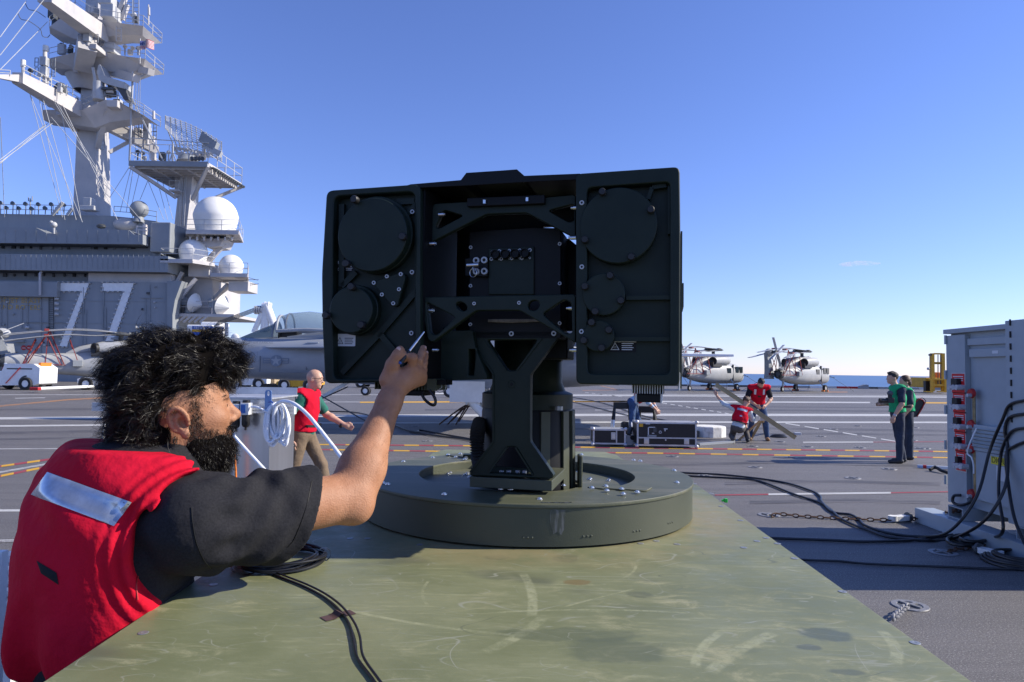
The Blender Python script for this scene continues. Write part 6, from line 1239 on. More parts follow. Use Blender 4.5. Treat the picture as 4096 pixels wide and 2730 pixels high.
# ---------------------------------------------------------------- people further off
def figure(label, pos, head, J=None, shirt=('navy', 0.5, 0.5), vest=None, trousers='navy', shoes='shoe', hair='hair_k', hairstyle='short', skin='skin_far', h=0.0125, group=None, name='person', tape=(), hemz=None, headdir=(1, 0, 0), hands=(None, None), beard=None, scale=1.0, bulk=1.0):
    j = dict(pel=(0, 0, .95), che=(0, 0, 1.26), nek=(0, 0, 1.47), hea=(.02, 0, 1.62), hiL=(0, .09, .92), knL=(.02, .10, .50), anL=(-.02, .10, .09), hiR=(0, -.09, .92), knR=(.02, -.10, .50), anR=(-.02, -.10, .09), shL=(0, .19, 1.42), elL=(-.03, .25, 1.14), wrL=(.06, .24, .90), shR=(0, -.19, 1.42), elR=(-.03, -.25, 1.14), wrR=(.06, -.24, .90), toL=(1, 0, 0), toR=(1, 0, 0))
    j.update(J or {}); j = {k: np.array(v, float)*(1 if k in ('toL', 'toR') else scale) for k, v in j.items()}
    M4 = Matrix.Translation(Vector([float(a) for a in pos])) @ Matrix.Rotation(head, 4, 'Z')
    allp = np.array([v for k, v in j.items() if k not in ('toL', 'toR')]); lo, hi = allp.min(0)-0.27, allp.max(0)+0.27; lo[2] = max(lo[2], -0.03)
    hd = unit(headdir); hl_ = unit(np.cross([0, 0, 1], hd)); hu_ = np.cross(hd, hl_); Rh = np.stack([hd, hl_, hu_], 1); H = lambda x, y, z: j['hea']+Rh@np.array([x, y, z])
    axis = unit(j['nek']-j['pel']); lr = unit(j['shL']-j['shR']); fw = np.cross(lr, axis); Rt = np.stack([fw, lr, axis], 1)
    def tor(s, g, low=True):
        g *= 1; b = bulk; s.ell(j['che'], (.115*b+g, .165*b+g, .20+g), Rt, .05); s.ell((j['che']+j['pel'])/2, (.11*b+g, .145*b+g, .17+g), Rt, .05); s.cap(j['nek']-axis*.05, j['shL'], .06+g, .062+g, .05); s.cap(j['nek']-axis*.05, j['shR'], .06+g, .062+g, .05)
        if low: s.ell(j['pel'], (.115*b+g, .155*b+g, .12+g), Rt, .05)
    s = SDF(lo, hi, h); tor(s, -.012)
    s.ell(H(-.008, 0, .03), (.097, .077, .09), Rh, .02); s.ell(H(.03, 0, -.03), (.062, .06, .085), Rh, .03); s.cap(H(.09, 0, .01), H(.112, 0, -.022), .008, .012, .012); s.ell(H(.07, 0, -.09), (.02, .022, .018), Rh, .02)
    for q in (-1, 1):
        s.ell(H(-.008, .080*q, -.008), (.018, .010, .032), Rh, .006); s.ell(H(.098, .031*q, .012), (.016, .016, .011), Rh, .01, 'd')
    s.cap(H(.082, -.03, .03), H(.082, .03, .03), .01, .01, .015); s.cap(H(.088, -.02, -.058), H(.088, .02, -.058), .008, .008, .006)
    s.cap(H(-.02, 0, -.06), j['nek']-axis*.03, .056, .062, .03)
    for sd in 'LR':
        sh, el, wr = j['sh'+sd], j['el'+sd], j['wr'+sd]; s.cap(sh, el, .052, .043, .03); s.cap(el, el+(wr-el)*.3, .043, .044, .02); s.cap(el+(wr-el)*.3, wr, .044, .028, .02)
        hdv = hands[0 if sd == 'L' else 1]; d = unit(wr-el) if hdv is None else unit(hdv); up_ = np.array([0, 0, 1.0]) if abs(d[2]) < .9 else fw; n_ = unit(np.cross(d, np.cross(up_, d))); sd_ = np.cross(d, n_)
        pm = wr+d*.055; s.cap(wr, pm, .026, .030, .015)
        for k in range(4):
            a = wr+d*.075+n_*(.027-.018*k); c1 = a+d*(.036-.004*abs(k-1)); c2 = c1+unit(d*.75+sd_*(.65 if sd == 'L' else -.65))*.034; s.cap(wr+d*.04+n_*(.016-.011*k), a, .017, .0125, .008); s.cap(a, c1, .0115, .0105, .003); s.cap(c1, c2, .0105, .009, .003)
        s.cap(wr+d*.02+n_*.018, wr+d*.060+n_*.050, .015, .012, .008); s.cap(wr+d*.060+n_*.050, wr+d*.095+n_*.046, .012, .010, .004)
        s.cap(j['hi'+sd], j['kn'+sd], .075, .05, .03); s.cap(j['kn'+sd], j['an'+sd], .05, .036, .02); s.cap(j['an'+sd]-np.array([0, 0, .035]), j['an'+sd]-np.array([0, 0, .05])+unit(j['to'+sd])*.16, .034, .028, .02)
    V, F = s.nets(); o = link(name, npmesh(name, V, F, [M[skin]], None, True)); o.matrix_basis = M4; tag(o, label, 'person', group)
    B = lambda s_, n_, m_: s_.build(n_, M[m_], o, False)
    if trousers:
        s = SDF(lo, hi, h); s.ell(j['pel']-axis*.02, (.125*bulk, .165*bulk, .12), Rt, .04)
        for sd in 'LR':
            s.cap(j['hi'+sd], j['kn'+sd], .092, .074, .03); s.cap(j['kn'+sd], j['an'+sd]-unit(j['an'+sd]-j['kn'+sd])*.0, .072, .062, .02)
        s.noise(.006, 26, 4, (1, 1, .6)); s.plane(j['pel']+axis*.09, axis); B(s, 'trousers', trousers)
    if shirt:
        s = SDF(lo, hi, h); tor(s, .008)
        for sd, L in (('L', shirt[1]), ('R', shirt[2])):
            sh, el, wr = j['sh'+sd], j['el'+sd], j['wr'+sd]
            if L <= 1: s.cap(sh, sh+(el-sh)*L, .066, .066, .04)
            else: s.cap(sh, el, .064, .055, .04); s.cap(el, el+(wr-el)*min(1, L-1), .054, .040, .02)
        s.plane(j['nek']+axis*.035, axis); s.noise(.004, 30, 6); s.plane(j['pel']-axis*.02, -axis); B(s, 'shirt', shirt[0])
    if vest:
        s = SDF(lo, hi, h); tor(s, .030); s.plane(j['nek']+axis*.03, axis); s.cap(j['nek']-axis*.02, j['nek']+axis*.1, .075, .085, .01, 'd')
        for sd in 'LR': oo = lr*(1 if sd == 'L' else -1); c = j['sh'+sd]+oo*.035-axis*.07; s.cap(c, c+oo*.3, .105, .14, .01, 'd')
        s.noise(.007, 24, 9); s.plane(j['pel']+axis*(.02 if hemz is None else hemz), -axis); v = B(s, 'vest', vest)
        bvt = BVHTree.FromPolygons([q.co for q in v.data.vertices], [tuple(q.vertices) for q in v.data.polygons])
        for (u0, u1, z0, z1, side, mt) in tape:     # strips sewn on back (side -1) or front (+1); u across, z up from chest
            VV = []; n1, n2 = 8, 5
            for b in range(n2+1):
                for a in range(n1+1):
                    u = u0+(u1-u0)*a/n1; z = z0+(z1-z0)*b/n2; org = j['che']+lr*u+axis*z+fw*side*.6; hit, nn, _, _ = bvt.ray_cast(Vector(org), Vector(-fw*side)); VV.append((hit+Vector(fw*side)*.006) if hit else Vector(org-fw*side*.45))
            MB().add(VV, [(b*(n1+1)+a, b*(n1+1)+a+1, (b+1)*(n1+1)+a+1, (b+1)*(n1+1)+a) for b in range(n2) for a in range(n1)]).build('reflective_patch' if mt != 'black' else 'belt_strap', M[mt], v, True, False)
    if shoes:
        for sd in 'LR':
            a = j['an'+sd]; t = unit(j['to'+sd]); s = SDF(a-.24, a+.24, .010); s.cap(a+np.array([0, 0, .0]), a-np.array([0, 0, .03]), .052, .048, .02); s.cap(a-np.array([0, 0, .045])-t*.03, a-np.array([0, 0, .055])+t*.17, .046, .040, .02)
            if abs(t[2]) < .3: s.plane(a-np.array([0, 0, .088]), (0, 0, -1))
            B(s, 'shoe', shoes)
    if hairstyle:
        s = SDF(j['hea']-.2, j['hea']+.2, .008)
        if hairstyle == 'short': s.ell(H(-.018, 0, .045), (.098, .084, .088), Rh, .01); s.ell(H(.03, 0, .10), (.06, .065, .03), Rh, .02); s.ell(H(.07, 0, -.03), (.075, .12, .09), Rh, .01, 'd'); s.plane(H(-.05, 0, -.055), -hu_)
        else: s.ell(H(-.025, 0, .04), (.105, .095, .10), Rh, .02); s.ell(H(-.08, 0, -.03), (.05, .07, .075), Rh, .02); s.ell(H(.09, 0, -.02), (.07, .12, .09), Rh, .01, 'd')
        s.noise(.008, 70, 3, (1, 1, 1), 2); B(s, 'hair', hair)
    if beard:
        s = SDF(j['hea']-.2, j['hea']+.2, .008); s.ell(H(.045, 0, -.075), (.052, .058, .045), Rh, .02); s.ell(H(.07, 0, -.095), (.03, .035, .03), Rh, .02); B(s, 'beard', beard)
    return o, M4, j
LT = lambda M4, p: np.array(M4 @ Vector([float(a) for a in p]))
# bald man walking past the aluminium cabinet, heading right
pb = W(1222, 1700, 8.3); pb[2] = 0
o, M4, j = figure('bald man in glasses, red vest and brown trousers walking behind the raised arm', pb, R(-4), dict(hea=(.10, 0, 1.535), nek=(.04, 0, 1.40), che=(0, 0, 1.20), pel=(-.03, 0, .90), hiL=(-.02, .09, .88), hiR=(-.02, -.09, .88), knL=(.17, .10, .50), anL=(.27, .10, .10), knR=(-.10, -.10, .46), anR=(-.42, -.10, .15), toR=(1, 0, -.35), shL=(.02, .19, 1.34), shR=(0, -.20, 1.34), elR=(-.13, -.26, 1.08), wrR=(-.08, -.26, .83), elL=(.16, .26, 1.10), wrL=(.40, .22, .98)),
    ('teal', 0.75, 0.75), 'red', 'khaki', 'tanshoe', None, None, headdir=(1, -.05, -.12), hands=((.9, 0, -.35), (.3, 0, -1)), tape=((-.08, .08, .10, .16, -1, 'tape_s'), (.05, .09, -.02, .14, 1, 'tape_s'), (-.20, .20, -.22, -.19, -1, 'black'), (-.20, .20, -.22, -.19, 1, 'black')), beard=None, bulk=1.08)
Hh = j['hea']; gl = MB()
gl.tube([LT(M4, Hh+np.array([-.02, -.082, .015])), LT(M4, Hh+np.array([.09, -.075, .012]))], .0025, 6); gl.tube([LT(M4, Hh+np.array([-.02, .082, .015])), LT(M4, Hh+np.array([.09, .075, .012]))], .0025, 6)
for q in (-1, 1): gl.tube([LT(M4, Hh+np.array([.108-.012*abs(math.cos(t)*.03+.036*q-.0)/.06, .034*q+.028*math.cos(t), .008+.02*math.sin(t)])) for t in np.linspace(0, 6.28, 17)[:-1]], .0022, 5, True)
gl.build('glasses', M['black'], o, True); Wr = j['wrL']; w_ = MB(M4); w_.lathe([(.033, -.014), (.036, 0), (.033, .014)], 16, Wr-np.array([.03, 0, .01]), (.8, 0, -.4)); w_.build('wristwatch', M['black'], o, True)
ph_ = thing('hand_radio', 'small black radio in the lowered hand of the bald man', 'radio', LT(M4, j['wrR']+np.array([.05, -.04, -.09]))); MB(M4).box(j['wrR']+np.array([.05, -.05, -.09]), (.05, .03, .10), None, .005).build('body', M['black'], ph_); MB(M4).cyl(j['wrR']+np.array([.05, -.05, -.05]), j['wrR']+np.array([.06, -.05, .02]), .006, n=8).build('antenna', M['black'], ph_)
# standing man in red vest working on the beam
pr = G(3032, 1762); 
o, M4, j = figure('dark-haired man in red vest and black shirt standing bent over the leaning beam', pr, R(-100), dict(hea=(.30, .02, 1.42), nek=(.20, 0, 1.36), che=(.08, 0, 1.18), pel=(-.04, 0, .92), hiL=(-.03, .09, .90), hiR=(-.03, -.09, .90), knL=(.03, .17, .50), knR=(.03, -.15, .50), anL=(-.02, .22, .09), anR=(-.02, -.20, .09), shL=(.15, .20, 1.30), shR=(.15, -.20, 1.30), elL=(.16, .28, 1.03), elR=(.16, -.29, 1.03), wrL=(.33, .12, .88), wrR=(.33, -.10, .88)),
    ('shirt', 0.7, 0.7), 'red', 'jean', 'tanshoe', 'hair_k', 'short', headdir=(.55, .05, -.75), tape=((-.13, -.08, .02, .16, 1, 'label'), (.08, .13, .02, .16, 1, 'label'), (-.04, .04, -.05, .0, 1, 'black')), beard='hair_b', scale=1.02)
# kneeling man, back to us, holding the beam up
pk = G(2958, 1772)
o, M4, j = figure('kneeling man in red vest and pale grey long-sleeved shirt holding up the beam', pk, R(75), dict(hea=(.12, -.17, 1.00), nek=(.08, -.10, .86), che=(.02, -.02, .66), pel=(-.04, .03, .38), hiL=(-.02, .11, .36), hiR=(-.02, -.06, .36), knL=(.30, .16, .14), knR=(.36, -.14, .42), anL=(-.10, .15, .10), anR=(.14, -.20, .10), toL=(-.8, 0, -.6), toR=(.9, 0, .0), shL=(.06, .14, .84), shR=(.08, -.23, .76), elL=(.16, .36, .92), wrL=(.28, .52, 1.12), elR=(.20, -.32, .55), wrR=(.34, -.24, .62)),
    ('ltgrey_f', 1.9, 1.9), 'red', 'gtrouser', 'shoe', 'hair_b', 'short', headdir=(.75, -.45, -.2), tape=((-.12, .12, .10, .155, -1, 'tape_s'), (-.03, .03, -.05, -.02, -1, 'tape_s'), (-.2, .2, -.20, -.17, -1, 'black')), hemz=.10, hands=((.2, .5, .9), None))
# man stooping behind the flight cases
pc_ = G(2530, 1762)
o, M4, j = figure('stooping man in blue jeans and pale blue shirt half hidden by the cooling fan', pc_, R(-15), dict(hea=(.62, -.02, 1.22), nek=(.46, 0, 1.22), che=(.26, 0, 1.14), pel=(0, 0, .94), hiL=(0, .09, .92), hiR=(0, -.09, .92), knL=(.12, .10, .50), knR=(.0, -.10, .50), anL=(.10, .12, .09), anR=(-.02, -.10, .09), shL=(.40, .19, 1.18), shR=(.40, -.19, 1.16), elL=(.46, .22, .94), elR=(.38, -.22, .95), wrL=(.58, .10, .78), wrR=(.56, -.08, .78)),
    ('ltblue', 1.6, 1.6), 'red', 'jean', 'shoe', 'hair_k', 'short', headdir=(.6, 0, -.8), hemz=.12, hands=((.4, 0, -.9), (.4, 0, -.9)))
# two people in green vests
pg = G(3592, 1852)
o, M4, j = figure('young man in green vest and navy overalls looking left, hand at his side', pg, R(172), dict(hea=(.09, .0, 1.615), nek=(.03, 0, 1.475), che=(.0, 0, 1.26), shL=(0, .19, 1.41), shR=(-.01, -.19, 1.41), elL=(.02, .25, 1.13), wrL=(.16, .25, .90), elR=(.02, -.25, 1.13), wrR=(.20, -.17, 1.10), knL=(.0, .11, .50), anL=(.02, .12, .09), knR=(-.06, -.11, .50), anR=(-.13, -.12, .09)),
    ('navy', 0.75, 0.75), 'green_f', 'navy', 'shoe', 'hair_k', 'short', headdir=(1, .12, 0), tape=((-.07, .07, .12, .17, -1, 'label'), (-.22, .22, -.21, -.17, -1, 'black')), hands=((.25, 0, -1), (1, 0, 0)), scale=1.01)
cm = MB(M4); wt = MB(M4); wt.lathe([(.032, -.016), (.035, 0), (.032, .016)], 14, j['wrL']-np.array([.015, 0, -.02]), (.35, 0, -.93)); wt.build('wristwatch', M['washer'], o, True)
pg2 = G(3632, 1838)
o2, M42, j2 = figure('brown-haired person in green vest mostly hidden behind the young man', pg2, R(158), dict(hea=(.05, 0, 1.555), nek=(.01, 0, 1.41), che=(0, 0, 1.22), shL=(0, .18, 1.36), shR=(0, -.18, 1.36), elL=(-.02, .24, 1.08), wrL=(.10, .22, .88), elR=(.02, -.24, 1.08), wrR=(.12, -.20, .90), knL=(-.02, .1, .5), anL=(-.02, .1, .09)), ('navy', 0.75, 0.75), 'green_f', 'navy', 'shoe', 'hair_b', 'long', headdir=(.9, .4, -.1), tape=((-.06, .06, .11, .17, -1, 'label'),))
cam_t = thing('camera', 'black camera with long lens held out by the young man in green', 'camera', W(3555, 1600, 13.2)); cw = W(3560, 1602, 13.05)
MB().box(cw, (.13, .09, .10), None, .012).build('camera_body', M['black'], cam_t); MB().cyl(cw+np.array([-.06, 0, -.01]), cw+np.array([-.20, 0, -.01]), .038, .046, n=18).build('lens', M['black'], cam_t, True); MB().box(cw+np.array([0, 0, .07]), (.06, .06, .05), None, .008).build('viewfinder', M['black'], cam_t); MB().ball(cw+np.array([.03, .05, .13]), .055, 10).build('microphone', M['dgrey'], cam_t, True)
bag = thing('shoulder_bag', 'black bag with red piping hanging behind the brown-haired person', 'bag', W(3675, 1640, 13.9))
bp_ = [(3655, 1670), (3660, 1610), (3676, 1596), (3690, 1600), (3699, 1612), (3690, 1632), (3668, 1668)]
ppx(MB(), bp_, 13.75, .22).build('body', M['black'], bag); MB().tube([W(x, y, 13.74) for x, y in bp_[1:]], .012, 6).build('piping', M['redp'], bag, True); MB().tube(spline([W(3678, 1598, 13.85), W(3690, 1592, 13.85), W(3703, 1606, 13.85), W(3697, 1620, 13.85)], 5), .008, 6).build('strap', M['dgrey'], bag, True)
# ---------------------------------------------------------------- generator cabinet at the right edge
GX = 4.85
gen = thing('generator_cabinet', 'tall grey generator cabinet with a column of red switch plates at right edge', 'generator', (5.5, 7.0, 0))
gz = lambda px, py: WX(px, py, GX)           # a point of the face that looks left
def gy(px): return float(WX(px, 1700, GX)[1])
Y0, Y1 = 5.6, gy(3787); ztop = float(gz(3800, 1336)[2]); zbot = float(gz(3800, 2010)[2])
MB().bx(GX+0.06, GX+1.6, Y0, Y1, zbot, ztop).build('cabinet_body', M['gen'], gen)
MB().bx(GX, GX+0.059, gy(3863), Y1-0.004, zbot, ztop-0.02, 0.004).build('switch_door', M['gen'], gen)
MB().bx(GX-0.02, GX+1.65, Y0, Y1+0.015, ztop, ztop+0.05, 0.004).build('roof', M['gen'], gen)
MB().bx(GX-0.10, GX+0.3, 5.5, gy(4068), zbot, ztop+0.07, 0.004).build('next_cabinet', M['gen'], gen)
za = lambda py, px=3950: float(gz(px, py)[2])
MB().bx(GX+0.02, GX+0.0595, gy(4066), gy(3866), za(1378), za(1350), 0.003).build('header_rail', M['gen'], gen)
MB().bx(GX+0.015, GX+0.0595, gy(4066), gy(3874), za(1428), za(1395), 0.004).build('door_bar', M['gen'], gen)
MB().bx(GX+0.012, GX+0.0148, gy(3992), gy(3968), za(1416), za(1404)).build('small_label', M['label'], gen)
for px in (3872, 4010): MB().bx(GX+0.03, GX+0.052, gy(px)-0.02, gy(px)+0.02, za(1366), za(1358), 0.003).build('rail_bolt', M['washer'], gen)
zl0, zl1 = za(1798, 3950), za(1712, 3950)
MB().bx(GX-0.02, GX+0.0595, gy(4072), gy(3895), zl0-0.03, zl1+0.02, 0.004).build('louvre_box', M['gen'], gen)
for k in range(6):
    z = zl0+(zl1-zl0)*(k+0.3)/6; MB().box((GX-0.028, (gy(4072)+gy(3895))/2, z), (0.03, gy(3895)-gy(4072)-0.04, 0.006), Matrix.Rotation(R(35), 3, 'Y')).build('louvre', M['gen'], gen)
MB().bx(GX-0.005, GX+0.0595, gy(4072), gy(3900), za(2010), zl0-0.035, 0.003).build('lower_door', M['gen'], gen)
ym, hy = (gy(4040)+gy(3968))/2, (gy(3968)-gy(4040))/2
yl = MB().bx(GX-0.009, GX-0.0055, gy(4056), gy(3965), za(1852), za(1822)).build('yellow_label', mat('label_yellow', (0.72, 0.60, 0.03), 0.5), gen)
link('lettering', text_mesh('lettering', 'DIQUEED', 0.085, M['black'], Matrix.Translation((GX-0.0105, gy(3967), za(1846))) @ Matrix.Rotation(R(-90), 4, 'Z') @ Matrix.Rotation(R(90), 4, 'X'), 'LEFT'), yl, True)
MB().bx(GX-0.008, GX-0.0055, gy(4040), gy(3985), za(1912), za(1856)).build('paper_notice', M['label'], gen)
# red plates with clear-capped switches
for k in range(5):
    y0 = 1496+k*77.5; z1, z0 = za(y0, 3835), za(y0+75, 3835); a, b = gy(3862-k*0), gy(3812+k*3)
    o = MB().bx(GX-0.006, GX-0.0008, a, b, z0, z1).build('red_switch_plate', M['redsw'], gen); MB().bx(GX-0.004, GX-0.0004, a-0.012, b+0.012, z0-0.012, z1+0.012).build('plate_edge', M['alu_dull'], o)
    for t in range(3): MB().bx(GX-0.0075, GX-0.0062, a+0.02, b-0.02-0.02*(t % 2), z1-0.035-0.022*t, z1-0.025-0.022*t).build('warning_text', M['label'], o)
    m_ = MB(); zc = (z0+z1)/2-0.02
    m_.bx(GX-0.06, GX-0.006, a+0.05, b-0.06, zc, zc+0.07, 0.006); m_.build('switch_body', M['black'], o)
    for t in range(3): MB().cyl((GX-0.06-0.012*t, b-0.035-t*0.075, zc-0.025), (GX-0.006, b-0.035-t*0.075, zc-0.025), 0.030, n=16).build('clear_cap', mat('clear_cap', (0.75, 0.76, 0.80), 0.15, trans=0.4) if k == 0 and t == 0 else bpy.data.materials['clear_cap'], o, True)
for (y0_, y1_) in ((1570, 1708), (1790, 1985)):
    MB().bx(GX-0.008, GX+0.004, gy(3903), gy(3893), za(y1_, 3895), za(y0_, 3895), 0.002).build('busbar', mat('brass_busbar', (0.30, 0.24, 0.13), 0.45, metal=0.6, var=0.3, scale=14), gen)
    for yy in (y0_+5, y1_-8):
        p = gz(3890, yy); o = MB().cyl(p+np.array([-0.03, 0, 0]), p, 0.045, 0.055, n=16).build('red_insulator', M['redp'], gen, True); MB().cyl(p+np.array([-0.07, -0.02, -0.02]), p+np.array([-0.03, -0.02, -0.02]), 0.02, n=10).build('terminal_bolt', M['washer'], o, True)
MB().tube(spline([gz(3925, 1715)+np.array([-.05, 0, 0]), gz(3908, 1780)+np.array([-.08, 0, 0]), gz(3893, 1815)+np.array([-.06, 0, 0]), gz(3912, 1830)+np.array([-.07, 0, 0]), gz(3917, 1860)+np.array([-.06, 0, 0]), gz(3914, 1895)+np.array([-.05, 0, 0])], 6), 0.008, 6).build('white_wire', M['hose'], gen, True)
MB().tube(spline([gz(3858, 1982)+np.array([-.04, 0, 0]), gz(3842, 1985)+np.array([-.07, 0, 0]), gz(3842, 2010)+np.array([-.08, 0, 0]), gz(3872, 2022)+np.array([-.08, 0, 0]), gz(3900, 2012)+np.array([-.06, 0, 0]), gz(3904, 1995)+np.array([-.04, 0, 0])], 6), 0.016, 8).build('pigtail', M['cable'], gen, True)
for py in (1360, 1500, 1640, 1780, 1920): p = gz(3789, py); MB().cyl(p+np.array([-.012, .012, -.05]), p+np.array([-.012, .012, .05]), 0.014, n=8).build('hinge', M['gen'], gen)
for k in range(9): z = ztop+0.05-k*0.115; MB().bx(GX-0.112, GX-0.1005, gy(4094), gy(4090), z-0.03, z+0.03).build('vent_slot', M['black'], gen)
# skid base: two hollow cross beams on a long lower beam
for yy in (Y1-0.28, Y1-1.28):
    m_ = MB(); w, h, t = 0.24, zbot-0.17, 0.012
    for (dy, dz, sy, sz) in ((0, h/2-t/2, w, t), (0, -h/2+t/2, w, t), (w/2-t/2, 0, t, h-2*t), (-w/2+t/2, 0, t, h-2*t)): m_.box((GX+0.75, yy+dy, 0.168+h/2+dz), (1.7, sy, sz))
    m_.build('cross_beam', M['gen'], gen); MB().bx(GX+1.55, GX+1.58, yy-w/2+t, yy+w/2-t, 0.19, 0.16+h-t).build('beam_back', M['black'], gen)
MB().bx(GX-0.18, GX+0.04, 5.2, Y1+0.32, 0.001, 0.165, 0.006).build('skid_runner', M['gen'], gen); MB().bx(GX+1.2, GX+1.4, 5.2, Y1+0.3, 0.001, 0.165, 0.006).build('skid_runner', M['gen'], gen)
# cables from the cabinet across the deck
def cable(name, label, pts, r, m='cable', cat='cable', z=None, group=None, lift=None, n=10, sides=8):
    P = []
    for q in pts:
        if len(q) == 2: p = G(q[0], q[1], r+0.003); P.append(p)
        else: P.append(np.array(q[2]) if isinstance(q[2], (tuple, list, np.ndarray)) else W(q[0], q[1], q[2]))
    o = MB().tube(spline(P, n), r, sides).build(name, M[m], None, True); return tag(o, label, cat, group)
Z9 = lambda x, y: (2700+x/1.6855, 1900+y/1.6855)
gA = lambda px, py, dx=-0.12: (px, py, tuple(WX(px, py, GX+dx)))
cable('power_cable', 'black power cable running from the top left socket of the cabinet', [Z9(-300, -60), Z9(0, -18), Z9(330, 0), Z9(700, 45), Z9(910, 105), Z9(980, 145), Z9(990, 180), Z9(1060, 250), Z9(1180, 268), Z9(1240, 300), Z9(1290, 345), Z9(1450, 395), Z9(1650, 415), gA(*Z9(1850, 380), -0.5), gA(3905, 1990, -0.3), gA(3960, 1800), gA(4010, 1680), gA(4040, 1620), gA(4110, 1600)], 0.0145)
cable('power_cable', 'black power cable lying nearer the platform beside its twin', [Z9(-300, -25), Z9(0, 2), Z9(370, 22), Z9(560, 40), Z9(800, 130), Z9(970, 185), Z9(1050, 235), Z9(1110, 290), Z9(1210, 340), Z9(1300, 372), Z9(1450, 422), Z9(1700, 442), Z9(1850, 437), gA(3930, 2090, -0.4), gA(4020, 1950, -0.25), gA(4030, 1800), gA(4020, 1720), gA(4040, 1670), gA(4110, 1655)], 0.0145)
cable('power_cable', 'black power cable crossing the shadow of the cabinet to the platform', [Z9(600, 425), Z9(760, 431), Z9(1050, 441), Z9(1250, 450), Z9(1500, 445), Z9(1700, 430), Z9(1950, 395), Z9(2080, 415), gA(4010, 2130, -0.35), gA(3995, 1980, -0.2), gA(4000, 1850), gA(4015, 1780), gA(4050, 1725), gA(4110, 1712)], 0.014)
cable('power_cable', 'thin black cable along the sunlit edge of the cabinet shadow', [Z9(820, 570), Z9(920, 576), Z9(1100, 582), Z9(1300, 600), Z9(1800, 620), Z9(2100, 632), Z9(2353, 638), Z9(2600, 650)], 0.0105)
cable('power_cable', 'black power cable dropping beside the yellow label of the cabinet', [gA(4110, 1765), gA(4060, 1785), gA(4025, 1820), gA(4035, 1950, -.2), gA(4060, 2080, -.3), gA(4110, 2200, -.35)], 0.014)
lo_ = MB()
for k, (cx, cy, rx, ry) in enumerate(((1980, 430, 110, 32), (1960, 440, 125, 36), (2020, 425, 95, 26))):
    pts = [G(*Z9(cx+rx*math.cos(t), cy+ry*math.sin(t)), 0.02+0.03*k) for t in np.linspace(0, 6.28, 24)[:-1]]; lo_.tube(pts, 0.017, 7, True)
tag(lo_.build('cable_coil', M['cable'], None, True), 'tangled black cable loops on the deck under the cabinet skid', 'cable')
lo_ = MB(); c0 = G(*Z9(2330, 598))
for k in range(7): lo_.tube([c0+np.array([(0.30-0.02*k)*math.cos(t)+0.02*math.sin(k*2), (0.30-0.02*k)*math.sin(t), 0.016+0.011*k+0.004*math.sin(3*t+k)]) for t in np.linspace(0, 6.28, 36)[:-1]], 0.013, 7, True)
tag(lo_.build('cable_coil', M['cable'], None, True), 'neat coil of black cable lying in the sun at right edge', 'cable')
# tie-down chains with tensioners
def chain(label, pts, m='rust', lw=0.030, lr=0.0075):
    P = [np.array(p) for p in pts]; t_ = thing('tie_down_chain', label, 'chain', P[0]); L = [0]
    for a, b in zip(P[:-1], P[1:]): L.append(L[-1]+np.linalg.norm(b-a))
    n = int(L[-1]/(lw*2.2)); link_m = MB(); prof = [(lw*1.25*math.cos(t)*(1 if abs(math.cos(t)) > .3 else 1), lw*0.62*math.sin(t), 0) for t in np.linspace(0, 6.28, 13)[:-1]]; link_m.tube(prof, lr, 6, True); me = link_m.mesh('link', M[m], True)
    for i in range(n):
        s0 = L[-1]*(i+0.5)/n; p = np.array([np.interp(s0, L, [q[k] for q in P]) for k in range(3)]); q = np.array([np.interp(min(L[-1], s0+0.01), L, [q[k] for q in P]) for k in range(3)]); d = Vector(q-p)
        if d.length < 1e-6: d = Vector(P[-1]-P[-2])
        d.normalize(); u = Vector((0, 0, 1)) if i % 2 else Vector((0, 0, 1)).cross(d).normalized(); y = u.cross(d).normalized(); z = d.cross(y)
        inst('link', me, t_, Matrix.Translation(Vector(p)) @ Matrix((d, y, z)).transposed().to_4x4())
    return t_
gp = lambda x, y, z=0.02: G(*Z9(x, y), z)
chain('rusty chain from the deck fitting to the lying tensioner', [gp(650, 278), gp(690, 262, .04), gp(860, 280), gp(1100, 294), gp(1300, 302), gp(1470, 305, .03)])
c1 = gp(1900, 250, 0.02); chain('dark hooked chain from the tensioner into the hollow skid beam', [gp(1605, 300, .05), gp(1660, 285, .05), gp(1690, 268, .06), gp(1710, 285, .05), gp(1760, 275, .06), np.array([GX-0.1, Y1-0.3, 0.26]), np.array([GX+0.15, Y1-0.3, 0.24])])
def tensioner(label, a, b):
    t_ = thing('chain_tensioner', label, 'tensioner', a); a, b = np.array(a), np.array(b); d = b-a; L = np.linalg.norm(d); d /= L; s_ = np.cross([0, 0, 1], d)
    MB().prism([a+s_*0.045+d*0, a+s_*0.05+d*L*.6, a+s_*0.025+d*L*.8, a-s_*0.025+d*L*.8, a-s_*0.05+d*L*.6, a-s_*0.045], (0, 0, 0.05)).build('body', M['worn_white'], t_); MB().cyl(a+d*L*.8+np.array([0, 0, .03]), b+np.array([0, 0, .03]), 0.020, n=12).build('screw_rod', M['dgrey'], t_, True); MB().cyl(a+d*L*.72+np.array([0, 0, .03]), a+d*L*.82+np.array([0, 0, .03]), 0.055, n=16).build('hand_wheel', M['dgrey'], t_, True); MB().cyl(a-d*.02+np.array([0, 0, .0]), a-d*.02+np.array([0, 0, .055]), 0.05, n=16).build('eye_end', M['worn_white'], t_, True)
tensioner('white painted chain tensioner lying at the end of the rusty chain', gp(1478, 308), gp(1602, 300)); tensioner('scuffed white tensioner lying in shadow by the coiled cable', gp(2160, 548), gp(2010, 512))
chain('rusty chain sagging from the skid to the shaded tensioner', [np.array([GX-0.19, 5.9, 0.12]), gp(2280, 430, .08), gp(2180, 470), gp(2060, 490), gp(1900, 500), gp(1840, 520)])
